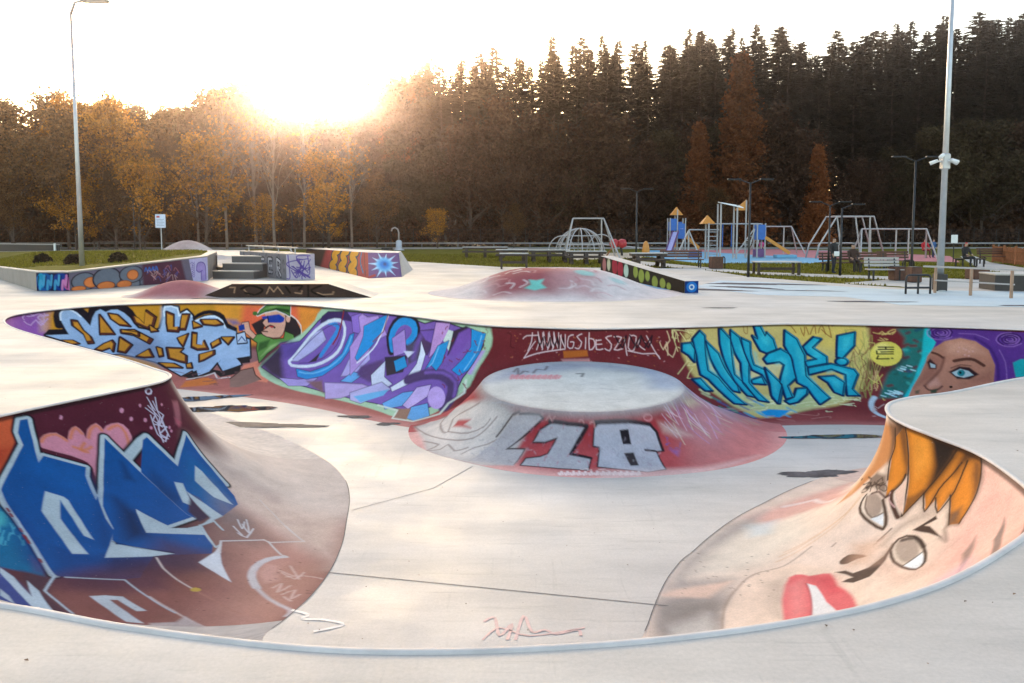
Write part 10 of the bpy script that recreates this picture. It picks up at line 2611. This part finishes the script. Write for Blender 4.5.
# second tower
t3 = empty('slide_tower', (*(17.11, 54.94), 0), 0, 'blue boxed play tower with a yellow pennant and a ladder, orange slide to the right', 'play tower')
for x, h in ((-.7, 4.0), (.0, 2.4), (.55, 2.4)):
    for y in ((-.4, .4) if x > -.5 else (0,)): T_(MB(), (x, y, 0), (x, y, h), .055).build('post', M['paintsteel'], t3)
MB().box(.02, .6, -.45, .42, 1.25, 2.3, .03).build('panel', M['blue'], t3); MB().box(-.05, .58, -.40, .40, .05, .6, .03).build('base_panel', M['purple'], t3)
slide(t3, (.6, -.2, 1.35), (2.2, -.6, .25), .42, 'orange', 'orange'); MB().box(1.2, 2.6, -1.0, -.2, 0, .22, .03).build('landing', M['bluerubber'], t3)
for d in (-.7, -1.6): T_(MB(), (-.2 if d > -1 else -.25, -.45, 2.0), (d - .2, -.9, 0), .045).build('ladder_rail', M['paintsteel'], t3)
for k in range(6): T_(MB(), (-.3 - .1 * k, -.5 - .06 * k, 1.8 - .3 * k), (-.42 - .22 * k, -.5 - .06 * k, 1.8 - .3 * k), .03).build('rung', M['paintsteel'], t3)
MB().add([(-.72, 0, 3.3), (-1.55, .02, 3.3), (-.72, 0, 4.05), (-.72, .04, 3.3), (-1.55, .05, 3.3), (-.72, .04, 4.05)], [(0, 1, 2), (5, 4, 3), (0, 3, 4, 1), (1, 4, 5, 2), (2, 5, 3, 0)]).build('pennant', M['orange'], t3)
frame_a((21.87, 63.94), -1.5, .95, 2.2, -2.2, 1.8, .9, 'white swing frame right of the second tower', mid=(.35,))
# big frame
t4 = empty('big_climbing_frame', (*(22.97, 53.99), 0), 0, 'large white angular climbing frame left of the low swings', 'climbing frame')
for y in (-.9, .9):
    MB().tube([(-2.3, y, 0), (-2.1, y, .9), (-.95, y, 2.85), (1.55, y, 2.85), (2.4, y, 0)], .06, 8).build('side_frame', M['paintsteel'], t4, True)
for x in (-.95, .3, 1.3): T_(MB(), (x, -.9, 2.85), (x + (.45 if x < 1 else 0), -.9, 0), .055).build('leg', M['paintsteel'], t4)
for x in (-.95, 1.55): T_(MB(), (x, -.9, 2.85), (x, .9, 2.85), .05).build('cross_bar', M['paintsteel'], t4)
for x0_ in (-2.0, -.6):
    MB().tube([(x0_, -.5, .2), (x0_, -.5, .9), (x0_ + .15, -.5, 1.05), (x0_ + .9, -.5, 1.05), (x0_ + 1.05, -.5, .9), (x0_ + 1.05, -.5, .2)], .04, 6).build('hand_rail', M['paintsteel'], t4, True)
    MB().bar((x0_, -.5, .55), (x0_ + 1.05, -.5, .55), .03, 5).build('rung', M['paintsteel'], t4)
frame_a((25.92, 53.07), -2.2, 2.2, 2.0, -2.55, 2.6, .75, 'low wide swing frame with slanting legs left of the camera mast', mid=(.15, -1.6, 1.0), seats=0)
# far benches and rails glimpsed behind
for lx, lab in (((13.66, 74.62), 'far grey table behind the lavender slide'), ((29.62, 74.62), 'far grey table behind the big climbing frame')):
    high_table(lx, 3.0, .8, .7, lab, 'tabletop')

# ------------------------------------------------------------------ people
def person(loc, rz, joints, radii, edges, label, shirt, trousers, skin, hair, waist, neck, hem=0.0):
    root = bpy.data.objects.new('person', None)
    me = bpy.data.meshes.new('body'); me.from_pydata(joints, edges, [])
    ob = bpy.data.objects.new('body_build', me); col.objects.link(ob)
    md = ob.modifiers.new('skin', 'SKIN'); sv = me.skin_vertices[0].data
    for i, r in enumerate(radii): sv[i].radius = (r, r)
    sv[0].use_root = True
    sb = ob.modifiers.new('sub', 'SUBSURF'); sb.levels = sb.render_levels = 2
    dg = bpy.context.evaluated_depsgraph_get(); m2_ = bpy.data.meshes.new_from_object(ob.evaluated_get(dg)); bpy.data.objects.remove(ob)
    m2_.name = 'body'
    for q in (shirt, trousers, skin, hair): m2_.materials.append(q)
    head = Vector(joints[HEAD])
    for p in m2_.polygons:
        c = p.center; p.use_smooth = True
        dh = (c - head)
        if c.z > neck: p.material_index = 3 if (dh.z > .05 or dh.y > .03) else 2
        elif c.z < waist: p.material_index = 1
        else: p.material_index = 0
        if any((c - Vector(joints[h])).length < .09 for h in HANDS): p.material_index = 2
    o = bpy.data.objects.new('person', m2_); col.objects.link(o); bpy.data.objects.remove(root)
    o.location = (*loc, -.015); o.rotation_euler = (0, 0, rz); tag(o, label, 'person')
    return o
HEAD, HANDS = 4, (8, 12)
SK = mat('skin', (.42, .25, .17), .6); HR = mat('hair', (.03, .02, .015), .8)
def cloth(n, c): return mat(n, c, .85, 0, .15, 12)
EDG = [(0, 1), (1, 2), (2, 3), (3, 4), (4, 5), (2, 6), (6, 7), (7, 8), (2, 10), (10, 11), (11, 12), (8, 9), (12, 13), (0, 14), (14, 15), (15, 16), (16, 17), (0, 18), (18, 19), (19, 20), (20, 21)]
def stand_pose(h=1.7, stride=.12, armf=.1):
    k = h / 1.7
    J = [(0, 0, .92), (0, 0, 1.15), (0, 0, 1.38), (0, -.01, 1.48), (0, -.02, 1.58), (0, -.01, 1.69), (-.2, 0, 1.36), (-.26, -armf * .3, 1.08), (-.25, -armf - .05, .86), (-.24, -armf - .08, .76), (.2, 0, 1.36), (.27, .02, 1.08), (.26, -armf, .87), (.25, -armf - .03, .77),
         (-.10, 0, .88), (-.11, -stride, .48), (-.11, -stride * .4, .07), (-.12, -stride * .4 - .16, .04), (.10, 0, .88), (.11, stride * .2, .48), (.12, stride, .07), (.12, stride - .16, .04)]
    R_ = [.14, .13, .14, .055, .095, .07, .07, .05, .035, .025, .07, .05, .035, .025, .09, .065, .04, .035, .09, .065, .04, .035]
    return [tuple(c * k for c in p) for p in J], [r * k for r in R_]
def sit_pose(h=.45):
    J = [(0, .1, h + .1), (0, .13, h + .32), (0, .1, h + .55), (0, .07, h + .65), (0, .04, h + .76), (0, .05, h + .87), (-.2, .08, h + .52), (-.25, -.02, h + .28), (-.15, -.22, h + .2), (-.12, -.3, h + .18), (.2, .08, h + .52), (.25, -.02, h + .28), (.15, -.22, h + .2), (.12, -.3, h + .18),
         (-.1, .05, h + .08), (-.12, -.38, h + .08), (-.12, -.36, .08), (-.12, -.5, .04), (.1, .05, h + .08), (.12, -.38, h + .08), (.12, -.4, .08), (.12, -.54, .04)]
    return J, [.14, .13, .14, .055, .095, .07, .07, .05, .035, .025, .07, .05, .035, .025, .09, .065, .04, .035, .09, .065, .04, .035]
J, R_ = stand_pose(1.62, .1, .14)
person((14.64, 35.53), .5, J, R_, EDG, 'standing person in dark clothes beside the dark park lamp, holding something white', cloth('dark_jacket', (.02, .018, .02)), cloth('dark_trousers', (.02, .02, .03)), SK, HR, .80, 1.40)
ph = MB().box(-.12, .12, -.03, .03, 0, .22, .02).build('white_bag', M['white']); ph.location = (*(14.58, 35.05), .78); tag(ph, 'small white bag held by the standing person in dark clothes', 'bag')
J, R_ = stand_pose(1.15, .12, .1)
person((19.63, 61.42), -.6, J, R_, EDG, 'child in a bright pink top below the orange slide', cloth('pink_top', (.55, .05, .22)), cloth('navy_trousers', (.03, .03, .07)), SK, HR, .58, 1.0)
J, R_ = sit_pose()
person((29.08, 54.94), 0, J, R_, EDG, 'distant person in red crouching behind the swing frame', cloth('red_top', (.5, .02, .03)), cloth('dark_red_trousers', (.1, .02, .02)), SK, HR, .55, 1.1)
J, R_ = stand_pose(1.3, .1, .1)
person((29.64, 54.94), .2, J, R_, EDG, 'distant person in blue beside the one in red', cloth('blue_top', (.03, .10, .25)), cloth('blue_trousers', (.03, .04, .09)), SK, HR, .65, 1.12)
J, R_ = sit_pose()
person((23.98, 41.16), .3, J, R_, EDG, 'person in dark clothes with a red cap seated near the wooden fence', cloth('black_coat', (.02, .018, .018)), cloth('black_trousers', (.02, .02, .025)), SK, cloth('red_cap', (.5, .02, .03)), .55, 1.1)
bench((24.51, 41.72), .3, 'dark bench under the seated person with a red cap', 1.8, False, 'wood')
J, R_ = sit_pose()
person((15.91, 36.36), 0, J, R_, EDG, 'person in a brown coat seated on a bench right of the standing person', cloth('brown_coat', (.05, .025, .018)), cloth('brown_trousers', (.04, .025, .02)), SK, HR, .55, 1.1)

# ------------------------------------------------------------------ the air: peach haze added to stand in for lens glare around the sun
hm = bpy.data.materials.new('haze'); hm.use_nodes = True; n = hm.node_tree; n.nodes.clear()
pv = n.nodes.new('ShaderNodeVolumePrincipled'); pv.inputs['Color'].default_value = (1.0, 0.80, 0.70, 1); pv.inputs['Density'].default_value = HAZE_DENSITY
pv.inputs['Anisotropy'].default_value = HAZE_ANISO
ho = n.nodes.new('ShaderNodeOutputMaterial'); n.links.new(pv.outputs[0], ho.inputs['Volume'])
MB().box(-110, 110, -20, 150, -3.2, 42).build('haze', hm)
tag(bpy.data.objects['haze'], kind='stuff')
